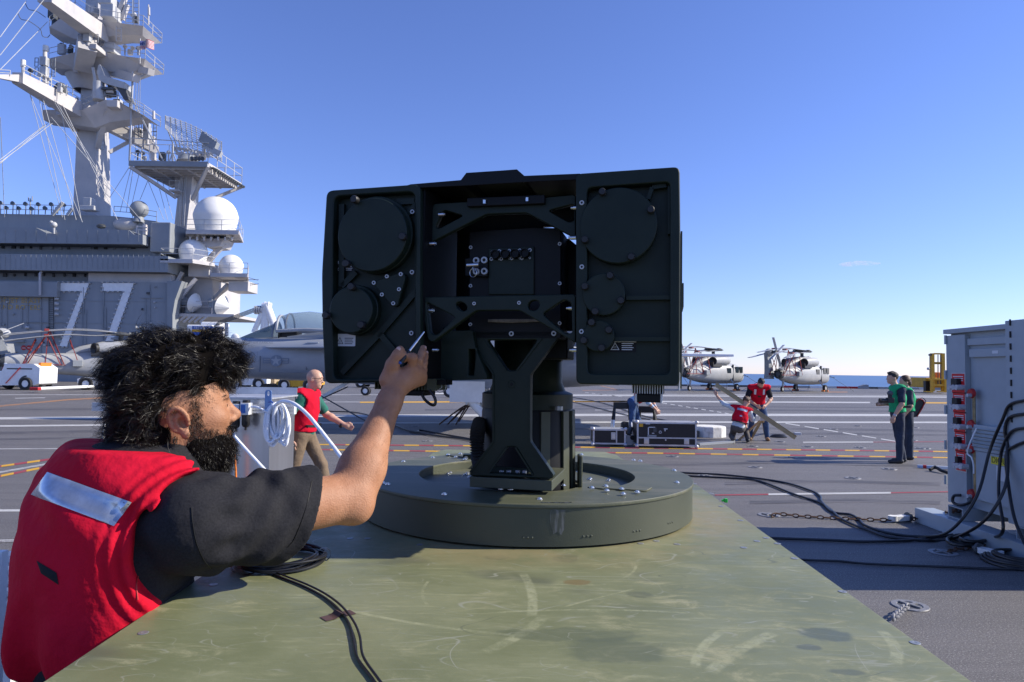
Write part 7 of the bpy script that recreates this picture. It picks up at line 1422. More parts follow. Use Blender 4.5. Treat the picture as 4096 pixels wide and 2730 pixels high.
chain('bright short chain hooked to the near deck fitting', [gp(1575, 885, .03), gp(1545, 890, .05), gp(1510, 930, .10), gp(1470, 965, .16)], 'pad', 0.030, 0.009)
# ---------------------------------------------------------------- things on the platform: coil, taped cable
coil = MB(); c0 = G(1120, 2252, PZ)
for k in range(9):
    rx, ry = 0.098-0.005*(k % 4)+0.004*math.sin(k*2.1), 0.098-0.004*(k % 3); ox, oy = 0.006*math.sin(k*1.7), 0.006*math.cos(k*2.3)
    coil.tube([c0+np.array([ox+rx*math.cos(t), oy+ry*math.sin(t), 0.0045+0.0042*(k % 5)+0.003*math.sin(2*t+k)]) for t in np.linspace(0, 6.28, 44)[:-1]], 0.0028, 7, True)
ct = thing('cable_coil', 'coil of thin black cable on the platform under the sleeve', 'cable', c0); coil.build('loops', M['cable'], ct, True)['kind'] = 'stuff'
for ang in (0.25, 3.9):
    e = c0+np.array([0.097*math.cos(ang), 0.097*math.sin(ang), 0.014]); t = np.array([-math.sin(ang), math.cos(ang), 0]); MB().lathe([(0.0155, -0.006), (0.016, 0), (0.0155, 0.006)], 14, e, tuple(t)).build('cable_tie', M['washer'] if ang > 1 else M['cable'], ct, True)
for off, lab in ((0.0, 'thin black cable snaking over the platform from the coil'), (0.007, 'second thin black cable running beside the first over the platform')):
    P = [G(x, y, PZ)+np.array([off*1.2, 0, 0.0032+off*0.4]) for x, y in ((1060, 2290), (1130, 2318), (1215, 2352), (1290, 2392), (1350, 2440), (1395, 2500), (1412+off*900, 2560), (1430, 2640), (1490-off*900, 2725), (1540, 2800))]
    tag(MB().tube(spline(P, 10), 0.0021, 8).build('signal_cable', M['cable'], None, True), lab, 'cable')
mt = mat('brown_tape', (0.085, 0.045, 0.035), 0.45, var=0.2, scale=40)
def tapestrip(label, a, b, w):
    a, b = G(*a, PZ), G(*b, PZ); d = b-a; d[2] = 0; L = np.linalg.norm(d); d /= L; n = np.array([-d[1], d[0], 0]); V = []
    for i in range(13):
        t = i/12; z = PZ+0.0012+0.0072*math.exp(-((t-0.52)/0.10)**2)
        for s_ in (-1, 1): p = a+d*L*t+n*w*s_/2; V.append((p[0], p[1], z))
    tag(MB().add(V, [(2*i, 2*i+1, 2*i+3, 2*i+2) for i in range(12)]).build('tape_strip', mt, None, True), label, 'tape')
tapestrip('brown strip of tape holding the cables on the platform', (1292, 2480), (1412, 2450), 0.026); tapestrip('dark strip of tape beside the cable coil', (975, 2302), (1075, 2290), 0.010)
# ---------------------------------------------------------------- aluminium cabinet with air hoses behind the bearded man
cab = thing('aluminium_cabinet', 'brushed aluminium cabinet with filter units behind the bearded man', 'cabinet', (-2.3, 5.2, 0))
cx0, cx1 = W(455, 1700, 5.0)[0], W(1081, 1700, 5.0)[0]; cz = W(1000, 1597, 5.0)[2]
MB().bx(cx0, cx1-0.0, 5.0, 5.56, 0.12, cz, 0.004).build('cabinet_body', M['alu'], cab); MB().bx(cx0-0.01, cx1+0.01, 4.99, 5.6, cz, cz+0.012).build('top_plate', M['alu_dull'], cab)
for x in (cx0+0.06, cx1-0.06):
    for y in (5.06, 5.5): MB().cyl((x, y, 0), (x, y, 0.12), 0.025, n=10).build('foot', M['black'], cab)
MB().bx(cx1-0.5, cx1-0.0, 5.60, 5.606, cz-0.02, cz+0.07).build('back_flange', M['alu_dull'], cab)
rz = W(1000, 1638, 4.9)[2]; rlx0 = W(352, 1645, 4.9)[0]; rlx1 = W(1178, 1640, 4.95)[0]
ra = MB()
for dz in (-0.022, 0, 0.022): ra.bx(rlx0, rlx1, 4.94, 4.985, rz+dz-0.008, rz+dz+0.008)
ra.build('slotted_rail', M['alu_dull'], cab); MB().bx(rlx0, rlx1, 4.95, 4.98, rz-0.03, rz+0.03).build('rail_core', M['alu_dull'], cab)
MB().bx(rlx1-0.002, rlx1+0.002, 4.935, 4.99, rz-0.034, rz+0.034).build('rail_end_cap', M['label'], cab)
for (x, y) in ((945, 1640), (985, 1636)):
    p = W(x, y, 4.9); o = MB().box(p+np.array([0, 0, .0]), (0.062, 0.07, 0.085), None, .004).build('filter_unit', M['label'], cab); MB().box(p+np.array([-.008, -.037, .0]), (0.032, 0.004, 0.06), None, 0.001).build('blue_display', mat('blue_display', (0.02, 0.12, 0.40), 0.3) if 'blue_display' not in bpy.data.materials else bpy.data.materials['blue_display'], o)
    MB().lathe([(0.028, 0), (0.028, -0.07), (0.020, -0.085), (0.008, -0.09), (0.008, -0.11), (0, -0.11)], 16, p-np.array([0, 0, .0425])).build('filter_bowl', M['black'], o, True); MB().cyl(p+np.array([0, 0, .0425]), p+np.array([0, 0, .062]), 0.026, n=14).build('adjusting_knob', M['black'], o, True)
bxp = W(1073, 1600, 4.92); link('slotted_bracket', plate_mesh('slotted_bracket', [rounded([(-.024, -.16), (.024, -.16), (.024, .07), (-.024, .07)], .02), circ(0, .045, .009, 16, .018)], .006, mat('blue_anodised', (0.16, 0.27, 0.50), 0.4, metal=0.3), .001, Matrix.Translation(Vector(bxp)) @ Matrix.Rotation(R(90), 4, 'X')), cab, True)
p = W(931, 1722, 4.97); MB().cyl(p+np.array([0, 0, 0]), p+np.array([-.03, -.06, -.0]), 0.016, n=12).build('gland', M['steel'], cab, True)
for (x, y) in ((1128, 1622), (1138, 1620), (1120, 1633)): q = W(x, y, 5.3); MB().ball((cx1+0.002, 5.3, q[2]), 0.006, 8).build('rivet', M['washer'], cab, True)
def hose(label, pts, r, m='hose', name='air_hose', group=None):
    return tag(MB().tube(spline([W(*q) for q in pts], 10), r, 9).build(name, M[m], None, True), label, 'hose', group)
hose('orange hose hanging from the gland of the aluminium cabinet', [(930, 1722, 4.90), (934, 1760, 4.89), (939, 1830, 4.89), (943, 1880, 4.9), (945, 1960, 4.9)], 0.0075, 'orange')
hose('white air hose slanting down from behind the beard', [(880, 1680, 4.75), (905, 1708, 4.7), (985, 1800, 4.6), (1100, 1925, 4.5), (1160, 2000, 4.45)], 0.0105)
hose('white air hose arching right from the coil to the platform', [(1085, 1650, 4.85), (1105, 1620, 4.8), (1135, 1606, 4.7), (1180, 1618, 4.6), (1235, 1665, 4.5), (1300, 1745, 4.3), (1350, 1810, 4.2), (1385, 1860, 4.1), (1420, 1930, 4.0)], 0.0125)
hose('thin white air line from the filter to the coil', [(1005, 1628, 4.88), (1030, 1630, 4.85), (1055, 1642, 4.84), (1075, 1652, 4.84)], 0.008)
hose('short white air line under the beard', [(885, 1765, 4.8), (910, 1752, 4.82), (925, 1745, 4.85)], 0.006); hose('white air hose hanging left of the curly hair', [(420, 1690, 4.9), (416, 1720, 4.9), (413, 1765, 4.9), (420, 1830, 4.9)], 0.009)
hc = thing('hose_coil', 'bundle of coiled white hose hung on the cabinet rail', 'hose', W(1090, 1680, 4.85)); rg = np.random.default_rng(5)
for k in range(13):
    w = 22+rg.uniform(-6, 12); hgt = 75+rg.uniform(-12, 16); cxp = 1095+rg.uniform(-10, 26)+(k > 9)*28; ph = rg.uniform(-.25, .25); yb_ = 1618+rg.uniform(-4, 8)
    pts = [W(cxp+w*math.sin(t)+ph*hgt*(1-math.cos(t))*.35-14*math.exp(-((t/6.28-.5)*6)**2)*0, yb_+hgt*(1-math.cos(t))*0.95, 4.86-0.025*math.sin(t*1.5+k)-0.003*k) for t in np.linspace(0, 6.28, 28)[:-1]]; MB().tube(pts, 0.0105, 8, True).build('hose_loop', M['hose'], hc, True)
MB().tube([W(1076, 1610, 4.85), W(1083, 1606, 4.83), W(1092, 1612, 4.83)], 0.006, 6).build('blue_tie', M['blue'], hc, True)
# white slatted rack at lower left
rk = thing('white_rack', 'white slatted metal rack at the lower left edge', 'rack', (-1.75, 2.2, 0)); rkp = [W(-70, 2230, 2.1), W(8, 2205, 2.25)]
for k in range(9):
    y = 2235+k*28; MB().bar(W(-160, y+12, 1.95), W(95, y-10, 2.5), 0.016, 0.010).build('slat', M['white'], rk)
for x, d in ((2, 2.2), (60, 2.42)): a = W(x, 2205, d); MB().bar((a[0], a[1], 0), tuple(a), 0.03, 0.03).build('post', M['white'], rk)
for k in range(5): MB().bar(W(0, 2230+k*45, 2.2), W(62, 2265+k*45, 2.42), 0.012).build('brace', M['white'], rk)
MB().bx(-2.1, -1.55, 1.9, 2.5, 0.03, 0.12, 0.004).build('base_tray', M['alu_dull'], rk)
# ---------------------------------------------------------------- aircraft and vehicles
def oval(x, zc, hw, hh, n=20, e=2.6, y0=0.0):
    out = []
    for i in range(n):
        t = 2*math.pi*i/n; c, s_ = math.cos(t), math.sin(t); out.append((x, y0+hw*math.copysign(abs(c)**(2/e), c), zc+hh*math.copysign(abs(s_)**(2/e), s_)))
    return out
def wheel(mb_par, name, c, r, w, axis, hub='white'):
    c = np.array(c, float); ax = unit(axis); o = MB().lathe([(r*.55, -w*.5), (r*.9, -w*.5), (r, -w*.3), (r, w*.3), (r*.9, w*.5), (r*.55, w*.5), (r*.55, -w*.5)], 20, c, tuple(ax)).build(name, M['rubber'], mb_par, True, False); MB().lathe([(0, -w*.42), (r*.56, -w*.38), (r*.56, w*.38), (0, w*.42)], 16, c, tuple(ax)).build('rim', M[hub], o, True, False); return o
def helicopter(label, pos, yaw_, group='parked helicopters with folded rotors', mfold='dgrey', e=0.0):
    TX = -4.7-e; TZ = 1.70+.066*e
    t = thing('helicopter', label, 'helicopter', pos, yaw_, group); B = lambda mb, n, m, sm=True, par=None: mb.build(n, M[m], par or t, sm, False)
    B(MB().loft([oval(*q) for q in ((4.75, 1.30, .15, .2), (4.55, 1.38, .62, .5), (4.1, 1.48, .95, .75), (3.3, 1.65, 1.12, .98), (2.2, 1.70, 1.18, 1.05), (0, 1.70, 1.18, 1.05), (-1.7, 1.70, 1.12, .98), (-2.7, 1.67, .86, .82), (TX*.55-1.2, 1.70, .72, .68), (TX+.6, TZ-.02, .56, .54), (TX, TZ, .50, .49))]), 'fuselage', 'heli')
    B(MB().loft([oval(*q) for q in ((2.0, 2.8, .3, .15), (1.4, 2.95, .55, .42), (.5, 3.0, .62, .5), (-1.2, 2.95, .60, .45), (-2.6, 2.70, .40, .30), (-3.4, 2.4, .2, .1))]), 'rotor_fairing', 'heli')
    for q in (-1, 1):
        n = B(MB().loft([oval(x, z, w, w, 18, 2.2, .86*q) for x, z, w in ((1.25, 2.92, .30), (1.0, 2.92, .42), (0, 2.92, .44), (-1.1, 2.88, .42), (-1.5, 2.84, .36))]), 'engine_cowling', 'heli'); B(MB().lathe([(.36, 0), (.40, .30), (.30, .30), (.0, -.0)], 18, (-1.5, .88*q, 2.83), (-.86, .45*q, .0)), 'exhaust', 'black', True, n)
        B(MB().cyl((1.24, .86*q, 2.92), (1.27, .86*q, 2.92), .27, n=16), 'intake', 'black', False, n)
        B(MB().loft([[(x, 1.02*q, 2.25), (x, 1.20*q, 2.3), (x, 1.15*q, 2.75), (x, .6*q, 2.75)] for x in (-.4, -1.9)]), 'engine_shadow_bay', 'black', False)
        for (x0, x1, z0, z1) in ((3.0, 3.55, 1.75, 2.35), (2.15, 2.75, 1.75, 2.35), (.6, 1.3, 1.7, 2.2)): B(MB().bx(x0, x1, (1.10-.05*(x1 > 3))*q, (1.20-.035*(x1 > 3))*q, z0, z1, .02), 'window', 'glass', False)
        B(MB().loft([[(3.62, .95*q, 1.85), (3.95, .70*q, 2.25), (3.95, .08*q, 2.32), (4.38, .08*q, 1.80)], [(3.70, 1.03*q, 1.85), (4.0, .75*q, 2.30), (4.0, .08*q, 2.37), (4.47, .08*q, 1.82)]]), 'windscreen', 'glass', False)
        B(MB().bx(1.75, 1.78, 1.0*q, 1.19*q, .8, 2.55), 'door_seam', 'dgrey', False); B(MB().bx(-.3, .9, 1.05*q, 1.20*q, .95, .98), 'door_rail', 'dgrey', False)
        B(MB().bar((1.4, 1.0*q, 1.2), (1.75, 1.45*q, .36), .16, .12), 'wheel_strut', 'heli', False); wheel(t, 'wheel', (1.75, 1.5*q, .34), .34, .24, (0, 1, 0), 'grey_lt')
        for k in (-1, 1): B(MB().box((1.75+.42*k, 1.5*q, .08), (.16, .3, .15), None, .02), 'wheel_chock', 'orange', False)
        B(MB().bx(-3.0, -2.4, .75*q, 1.15*q, 1.5, 1.95, .03), 'antenna_box', 'grey', False); B(MB().bar((3.9, .9*q, 1.5), (4.0, 1.5*q, 1.4), .05), 'mirror_arm', 'dgrey', False)
    wheel(t, 'wheel', (TX+.6, 0, .26), .26, .18, (0, 1, 0), 'grey_lt'); B(MB().bar((TX+.9, 0, 1.4), (TX+.6, 0, .3), .14), 'wheel_strut', 'heli', False)
    B(MB().cyl((4.6, .35, .95), (4.3, .35, 1.05), .3, n=14), 'sensor_turret', 'grey_lt'); B(MB().ball((1.6, 0, 3.25), .3, 12), 'sensor_dome', 'grey_lt'); B(MB().box((1.3, 0, 3.35), (.5, .4, .3), None, .05), 'sensor_box', 'grey_lt', False)
    # open fold joint at the tail end, pylon and tail rotor swung aside
    B(MB().loft([oval(TX-.01, TZ, .49, .48), oval(TX-.25, TZ, .42, .40)]), 'fold_bulkhead', mfold)
    for k in range(10): a = k*.63; B(MB().box((TX-.3, .34*math.cos(a), TZ+.34*math.sin(a)), (.22, .16, .12), Matrix.Rotation(a, 3, 'X')), 'fold_fitting', 'black', False)
    B(MB().loft([[(TX+.3+dx, .95+w, z), (TX+.3+dx, .95-w, z), (TX-.0+dx-.6*f, .95-w, z), (TX-.0+dx-.6*f, .95+w, z)] for dx, w, z, f in ((0, .28, 1.2, 1), (-.05, .24, 2.0, .9), (-.35, .18, 3.0, .6), (-.55, .16, 3.7, .5))]), 'tail_pylon', 'grey', False)  # pylon a darker grey than the fuselage, its shading put into the colour
    gb = B(MB().ball((TX-.3, .85, 3.75), .42, 14, (1.3, .9, .9)), 'tail_gearbox', 'heli'); B(MB().cyl((TX-.4, .5, 3.75), (TX-.4, .05, 3.75), .14, .22, n=12), 'tail_rotor_hub', 'dgrey')
    for k in range(4):
        a = R(20+90*k+8); d = Vector((math.cos(a), 0, math.sin(a))); B(MB().bar(Vector((TX-.4, .02, 3.75))+d*.25, Vector((TX-.4, .02, 3.75))+d*1.55, .04, .24, (0, 1, 0)), 'tail_rotor_blade', 'grey_lt', False)
    B(MB().loft([[(TX+.6, 1.0, 1.9), (TX-.3, 1.0, 1.9), (TX-.3, 1.0, 1.97), (TX+.6, 1.0, 1.97)], [(TX+.4, 1.1, 3.0), (TX-.2, 1.1, 3.0), (TX-.2, 1.1, 3.05), (TX+.4, 1.1, 3.05)]]), 'stabilator', 'heli', False)
    # rotor head and blades folded back over the tail, on red racks
    B(MB().cyl((0, 0, 3.4), (0, 0, 3.95), .16, n=12), 'rotor_mast', 'dgrey'); B(MB().lathe([(0, 4.12), (.35, 4.1), (.95, 3.98), (.95, 3.9), (.3, 3.82), (0, 3.82)], 18), 'rotor_hub', 'dgrey')
    for k in range(14): a = k*.45; B(MB().box((.7*math.cos(a), .7*math.sin(a), 3.98+.06*math.sin(k*2.1)), (.30, .18, .16), Matrix.Rotation(a, 3, 'Z')), 'hub_fitting', 'dgrey' if k % 3 else 'grey', False)
    for (y0, y1, zt, zm) in ((-.55, -1.75, 3.15, 3.75), (-.25, -.75, 3.55, 4.1), (.25, .85, 3.7, 4.2), (.55, 1.8, 3.2, 3.85)):
        P = spline([(.3, y0, 3.98), (-1.6, y0*1.2, zm), (-3.8, (y0+y1)/2, zm-.05), (-7.0, y1, zt)], 5); B(MB().loft([[(p[0], p[1]-.27, p[2]), (p[0], p[1]+.05, p[2]+.05), (p[0], p[1]+.26, p[2]), (p[0], p[1]+.05, p[2]-.03)] for p in P]), 'rotor_blade', 'heli', False)
        for xr in (-4.6,): B(MB().box((xr, (y0+y1)/2, zm-.08), (.30, .42, .12), None, .03), 'blade_clamp', 'rack', False)
    for q in (-1, 1):
        rk_ = []
        sh_ = min(1.0, .45+e*.25)
        for a, b in (((-3.7, .85*q, 1.60), (-4.6, 1.20*q, 3.7)), ((-5.6, .70*q, 1.7), (-4.6, 1.20*q, 3.7)), ((-3.4, .90*q, 1.6), (-6.0, .64*q, 1.6)), ((-4.6, .75*q, 1.6), (-4.5, .5*q, 4.0)), ((-5.8, .66*q, 1.65), (-4.4, .5*q, 4.0)), ((-3.5, .88*q, 1.65), (-4.4, .5*q, 3.95)), ((-2.6, 1.0*q, 1.6), (-3.2, 1.0*q, 3.4)), ((-5.9, .66*q, 1.6), (-5.2, 1.4*q, 3.4))):
            B(MB().bar((a[0]+1-sh_, a[1], a[2]), (b[0]+1-sh_, b[1], b[2]), .05), 'blade_rack_tube', 'rack', False)
    for a, b in (((4.2, .9, 1.6), (6.3, 2.3, .02)), ((4.2, -.9, 1.6), (6.0, -2.6, .02)), ((-6.0, .4, 1.5), (-7.4, 2.4, .02)), ((-6.0, -.4, 1.5), (-7.2, -2.5, .02))): B(MB().cyl(a, b, .018, n=5), 'tie_down_line', 'dgrey', False)
    return t
hL = W(478, 1500, 51); hL[2] = 0
h1 = helicopter('light grey helicopter with folded blades in front of the number 77', hL, R(34), e=2.2)
hs_ = MB(); pp_ = (Matrix.Translation((0, -1.21, 1.35)) @ Matrix.Rotation(R(90), 4, 'X')); link('side_code', text_mesh('side_code', 'HSM', .42, M['insig'], Matrix.Translation((-1.9, -1.18, 1.2)) @ Matrix.Rotation(R(90), 4, 'X'), 'LEFT'), h1, False)
h2 = helicopter('x', (0, 0, 0), 0.0)
def place(px, D, yw, label, src=None):
    c = h2 if src else copy_tree(h2); p = W(px, 1500, D); c.location = (p[0], p[1], 0); c.rotation_euler = (0, 0, yw); c['label'] = label; return c
place(2853, 67, R(42), 'grey helicopter with folded blades just right of the beam director'); place(3208, 68, R(42), 'grey helicopter with folded blades farthest right before the sea', True)
# ---- fighter jet, nose to the left
JX, JY = -11.9, 21.2
jet = thing('fighter_jet', 'grey fighter jet with raised canopy parked behind the beam director', 'jet', (JX+9, JY, 0)); JB = lambda mb, n, m, sm=True, par=None: mb.build(n, M[m], par or jet, sm, True)
jo = lambda s_, zc, hw, hh, n=28, e=2.3: [(JX+s_, JY+y, z) for (_, y, z) in oval(0, zc, hw, hh, n, e)]
JB(MB().loft([jo(*q) for q in ((0, 1.95, .02, .02), (.5, 1.94, .2, .2), (1.2, 1.93, .37, .37), (2.2, 1.93, .55, .54), (3.4, 1.95, .68, .62), (4.6, 1.95, .76, .66), (6, 1.95, .90, .70), (8, 1.9, 1.35, .74), (10, 1.85, 1.6, .76), (13, 1.85, 1.5, .72), (15.5, 1.9, 1.25, .60), (17.0, 1.95, 1.0, .48))]), 'fuselage', 'jet')
JB(MB().loft([jo(*q) for q in ((5.0, 2.55, .34, .1), (7, 2.70, .55, .22), (9, 2.72, .6, .25), (12, 2.6, .5, .2), (14, 2.45, .2, .1))]), 'spine', 'jet')
for q in (-1, 1):
    JB(MB().loft([[(JX+s_, JY+.55*q, 2.30), (JX+s_, JY+w*q, 2.28), (JX+s_, JY+w*q, 2.25), (JX+s_, JY+.55*q, 2.16)] for s_, w in ((4.35, .62), (5.2, 1.05), (6.4, 1.45), (7.8, 1.75), (9.4, 2.2))]), 'leading_edge_extension', 'jet', False)
    JB(MB().loft([[(JX+s_, JY+.9*q, 1.15), (JX+s_, JY+1.6*q, 1.15), (JX+s_, JY+1.75*q, 2.2), (JX+s_, JY+1.0*q, 2.2)] for s_ in (8.2, 10.5, 13)]), 'intake_duct', 'jet', False)
    JB(MB().prism([(JX+9.3, JY+1.4*q, 2.25), (JX+10.2, JY+3.6*q, 2.2), (JX+13.4, JY+3.6*q, 2.2), (JX+14, JY+1.4*q, 2.25)], (0, 0, .12)), 'wing', 'jet', False)
    JB(MB().prism([(JX+10.3, JY+3.62*q, 2.2), (JX+13.3, JY+3.62*q, 2.2), (JX+12.9, JY+2.9*q, 4.6), (JX+11.4, JY+2.9*q, 4.6)], (0, .1*q, 0)), 'folded_wing_tip', 'jet', False)
    JB(MB().prism([(JX+12.8, JY+.9*q, 2.4), (JX+16.0, JY+.9*q, 2.4), (JX+16.1, JY+1.75*q, 4.7), (JX+14.9, JY+1.75*q, 4.7)], (0, .1*q, 0)), 'tail_fin', 'jet', False)
    JB(MB().loft([[(JX+14.6, JY+1.0*q, 2.15), (JX+17.6, JY+1.0*q, 2.15), (JX+17.6, JY+1.0*q, 2.25), (JX+14.6, JY+1.0*q, 2.25)], [(JX+16.4, JY+3.2*q, 2.12), (JX+17.75, JY+3.2*q, 2.12), (JX+17.75, JY+3.2*q, 2.18), (JX+16.4, JY+3.2*q, 2.18)]]), 'stabilator', 'white' if q < 0 else 'jet', False)  # near stabilator white, the sunlight on it put into its colour
    gx_, gy_ = JX+10.75, JY+1.58*q; JB(MB().bar((gx_-.5, gy_-.3*q, 1.3), (gx_, gy_, .75), .22), 'gear_leg', 'white', False); JB(MB().cyl((gx_, gy_, .80), (gx_+.35, gy_, .38), .13, .10, n=12), 'gear_leg', 'white'); wheel(jet, 'wheel', (gx_+.35, gy_-.22*q, .38), .38, .28, (0, 1, 0)); JB(MB().cyl((gx_+.1, gy_, 1.25), (gx_+.2, gy_, .55), .075, n=10), 'shock_absorber', 'white')
    JB(MB().prism([(gx_-.6, gy_+.15*q, .75), (gx_+.4, gy_+.15*q, .75), (gx_+.4, gy_+.25*q, 1.35), (gx_-.6, gy_+.25*q, 1.35)], (0, .03*q, 0)), 'gear_door', 'white', False)
    for k in range(3): JB(MB().tube(spline([(gx_, gy_-.1*q, .85-.1*k), (gx_-.25-.1*k, gy_+.5*q*-1, .45), (gx_-.5-.25*k, gy_-1.0*q, .03)], 5), .022, 5), 'gear_chain', 'rust')
JB(MB().cyl((JX+5.9, JY, 1.35), (JX+5.8, JY, .5), .11, .09, n=12), 'nose_gear_leg', 'white'); JB(MB().bar((JX+5.8, JY, .62), (JX+6.9, JY, 1.28), .10), 'drag_brace', 'white', False)
JB(MB().bar((JX+5.9, JY-.1, .55), (JX+4.5, JY-.2, .25), .12), 'launch_bar', 'white', False)
for q in (-1, 1): wheel(jet, 'wheel', (JX+5.8, JY+.2*q, .28), .28, .16, (0, 1, 0))
for a, b in (((JX+5.9, JY-.2, .9), (JX+8.6, JY-3.2, .02)), ((JX+6.9, JY-.3, 1.1), (JX+5.2, JY-3.6, .02))): JB(MB().cyl(a, b, .02, n=5), 'tie_down_line', 'dgrey', False)
# windscreen, raised canopy, gun-metal frames
cg = mat('canopy_glass', (0.30, 0.40, 0.42), 0.04, spec=0.9, alpha=0.55); cgd = mat('windscreen_glass', (0.10, 0.15, 0.14), 0.05, spec=0.9, alpha=0.8)
half = lambda s_, z0, hw, hh, n=14: [(JX+s_, JY+hw*math.cos(math.pi*i/n), z0+hh*math.sin(math.pi*i/n)) for i in range(n+1)]
def shell(rings, name, m, par=jet):
    n = len(rings[0]); mb = MB(); mb.add([p for r in rings for p in r], [(j*n+i, j*n+i+1, (j+1)*n+i+1, (j+1)*n+i) for j in range(len(rings)-1) for i in range(n-1)]); o = mb.build(name, m, par, True, True); return o
shell([half(3.45, 2.54, .10, .03), half(3.8, 2.55, .26, .17), half(4.2, 2.56, .36, .33), half(4.6, 2.57, .44, .50)], 'windscreen', cgd)
JB(MB().tube(half(4.6, 2.57, .45, .52), .035, 6), 'windscreen_bow', 'jet_dk')
cn = shell([half(4.72, 2.80, .44, .46), half(5.0, 2.83, .47, .53), half(5.6, 2.86, .50, .56), half(6.6, 2.82, .50, .50), half(7.6, 2.72, .44, .36), half(8.2, 2.66, .36, .16)], 'canopy_glass', cg)
JB(MB().tube(half(4.72, 2.80, .455, .47), .045, 6), 'canopy_bow', 'jet'); JB(MB().tube(half(5.0, 2.83, .45, .51), .03, 6), 'canopy_bow', 'jet_dk')
for q in (-1, 1): JB(MB().tube([(JX+s_, JY+w*q, z) for s_, w, z in ((4.72, .45, 2.77), (5.6, .51, 2.82), (6.6, .51, 2.79), (8.2, .38, 2.66))], .055, 6), 'canopy_sill', 'jet')
JB(MB().bx(JX+4.75, JX+5.3, JY-.25, JY+.25, 2.3, 2.78, .03), 'ejection_seat', 'black', False); JB(MB().bar((JX+4.75, JY-.3, 2.55), (JX+4.8, JY-.42, 2.80), .05), 'canopy_strut', 'black', False)
# markings on the near side: star and bars, pilot's lettering, panels
JS = JY-.835
pm_ = MB(); sx, szz = JX+4.87, 1.86
JB(MB().lathe([(0, 0), (.17, 0)], 28, (sx, JS, szz), (0, -1, 0)), 'insignia_disc', 'insig', False)
st_ = [(sx+(.165 if k % 2 == 0 else .065)*math.cos(R(90+36*k)), JS-.004, szz+(.165 if k % 2 == 0 else .065)*math.sin(R(90+36*k))) for k in range(10)]; JB(MB().add(st_+[(sx, JS-.004, szz)], [(k, (k+1) % 10, 10) for k in range(10)]), 'insignia_star', 'jet', False)
for q in (-1, 1):
    for dz in (.075, 0.0, -.065): JB(MB().bx(sx+(.175 if q > 0 else -.375), sx+(.375 if q > 0 else -.175), JS-.003, JS+.001, szz+dz-.012, szz+dz+.012), 'insignia_bar', 'insig', False)
    JB(MB().bx(sx+.372*q-.01, sx+.372*q+.01, JS-.0032, JS+.001, szz-.077, szz+.087), 'insignia_bar', 'insig', False)
for (x0, x1, z0, z1) in ((sx-.5, sx+1.9, 1.52, 1.54), (sx-.49, sx-.47, 1.54, 2.0), (sx+.9, sx+.92, 1.6, 2.1)): JB(MB().bx(x0, x1, JS-.002, JS+.05, z0, z1), 'panel_seam', 'jet_dk', False)
JB(MB().bx(sx-1.17, sx-1.0, JY-.79, JY-.70, 1.76, 1.93, .02), 'gun_vent', 'black', False)
for (t_, z, sz) in (('LCDR CHRISTOPHER FARKAS', 2.37, .115), ('"POOCH"', 2.26, .11)):
    link('lettering', text_mesh('lettering', t_, sz, M['jet_dk'], Matrix.Translation((JX+3.95, JY-.69-.05*(z < 2.3), z)) @ Matrix.Rotation(R(62), 4, 'X'), 'CENTER'), jet, True)
JB(MB().bar((JX+5.75, JY-.72, 2.42), (JX+6.1, JY-.74, 2.42), .03), 'grab_handle', 'grey_lt', False)
# ---- yellow forklift by the deck edge
fk = thing('forklift', 'yellow forklift with raised mast parked by the deck edge', 'forklift', W(3746, 1560, 68)); FB = lambda mb, n, m, sm=False, par=None: mb.build(n, M[m], par or fk, sm, True)
FD = 68
m_ = MB(); bpx(m_, 3702, 1512, 3800, 1552, FD+.6, 3.0, .08); FB(m_, 'body', 'yellow')
for x in (3733, 3775): m_ = MB(); bpx(m_, x-6, 1414, x+6, 1566, FD, .3); FB(m_, 'mast_upright', 'yellow')
for y in (1416, 1452, 1455): m_ = MB(); bpx(m_, 3739, y-3, 3769, y+3, FD+.05, .2); FB(m_, 'mast_crossbar', 'yellow')
m_ = MB(); bpx(m_, 3718, 1515, 3790, 1522, FD-.15, .15); FB(m_, 'fork_carriage', 'yellow'); m_ = MB(); bpx(m_, 3725, 1538, 3785, 1545, FD-.15, .15); FB(m_, 'fork_carriage', 'yellow')
for x in (3728, 3783): m_ = MB(); bpx(m_, x-5, 1522, x+5, 1571, FD-.2, .12); FB(m_, 'fork', 'yellow'); m_ = MB(); bpx(m_, x-6, 1567, x+6, 1571, FD-1.4, 1.2); FB(m_, 'fork', 'yellow')
for x in (3712, 3790):
    for dy in (.9, 2.8): p = W(x, 1555, FD+dy); wheel(fk, 'wheel', (p[0], p[1], .45), .45, .35, (1, 0, 0), 'yellow')
for x in (3755, 3765): FB(MB().cyl(W(x-3, 1420, FD+.1), W(x-3, 1540, FD+.1), .05, n=6), 'lift_chain', 'dgrey')
m_ = MB(); bpx(m_, 3745, 1490, 3770, 1512, FD+1.6, 1.0, .1); FB(m_, 'driver_seat', 'orange'); m_ = MB(); bpx(m_, 3703, 1525, 3722, 1566, FD+.5, .4); FB(m_, 'step_grille', 'black')
FB(MB().cyl(W(3719, 1512, FD), W(3719, 1418, FD), .04, n=6), 'mirror_post', 'dgrey'); FB(MB().ball(W(3713, 1476, FD), .14, 10), 'round_mirror', 'grey_lt', True); m_ = MB(); bpx(m_, 3716, 1417, 3728, 1424, FD, .1); FB(m_, 'work_lamp', 'dgrey')
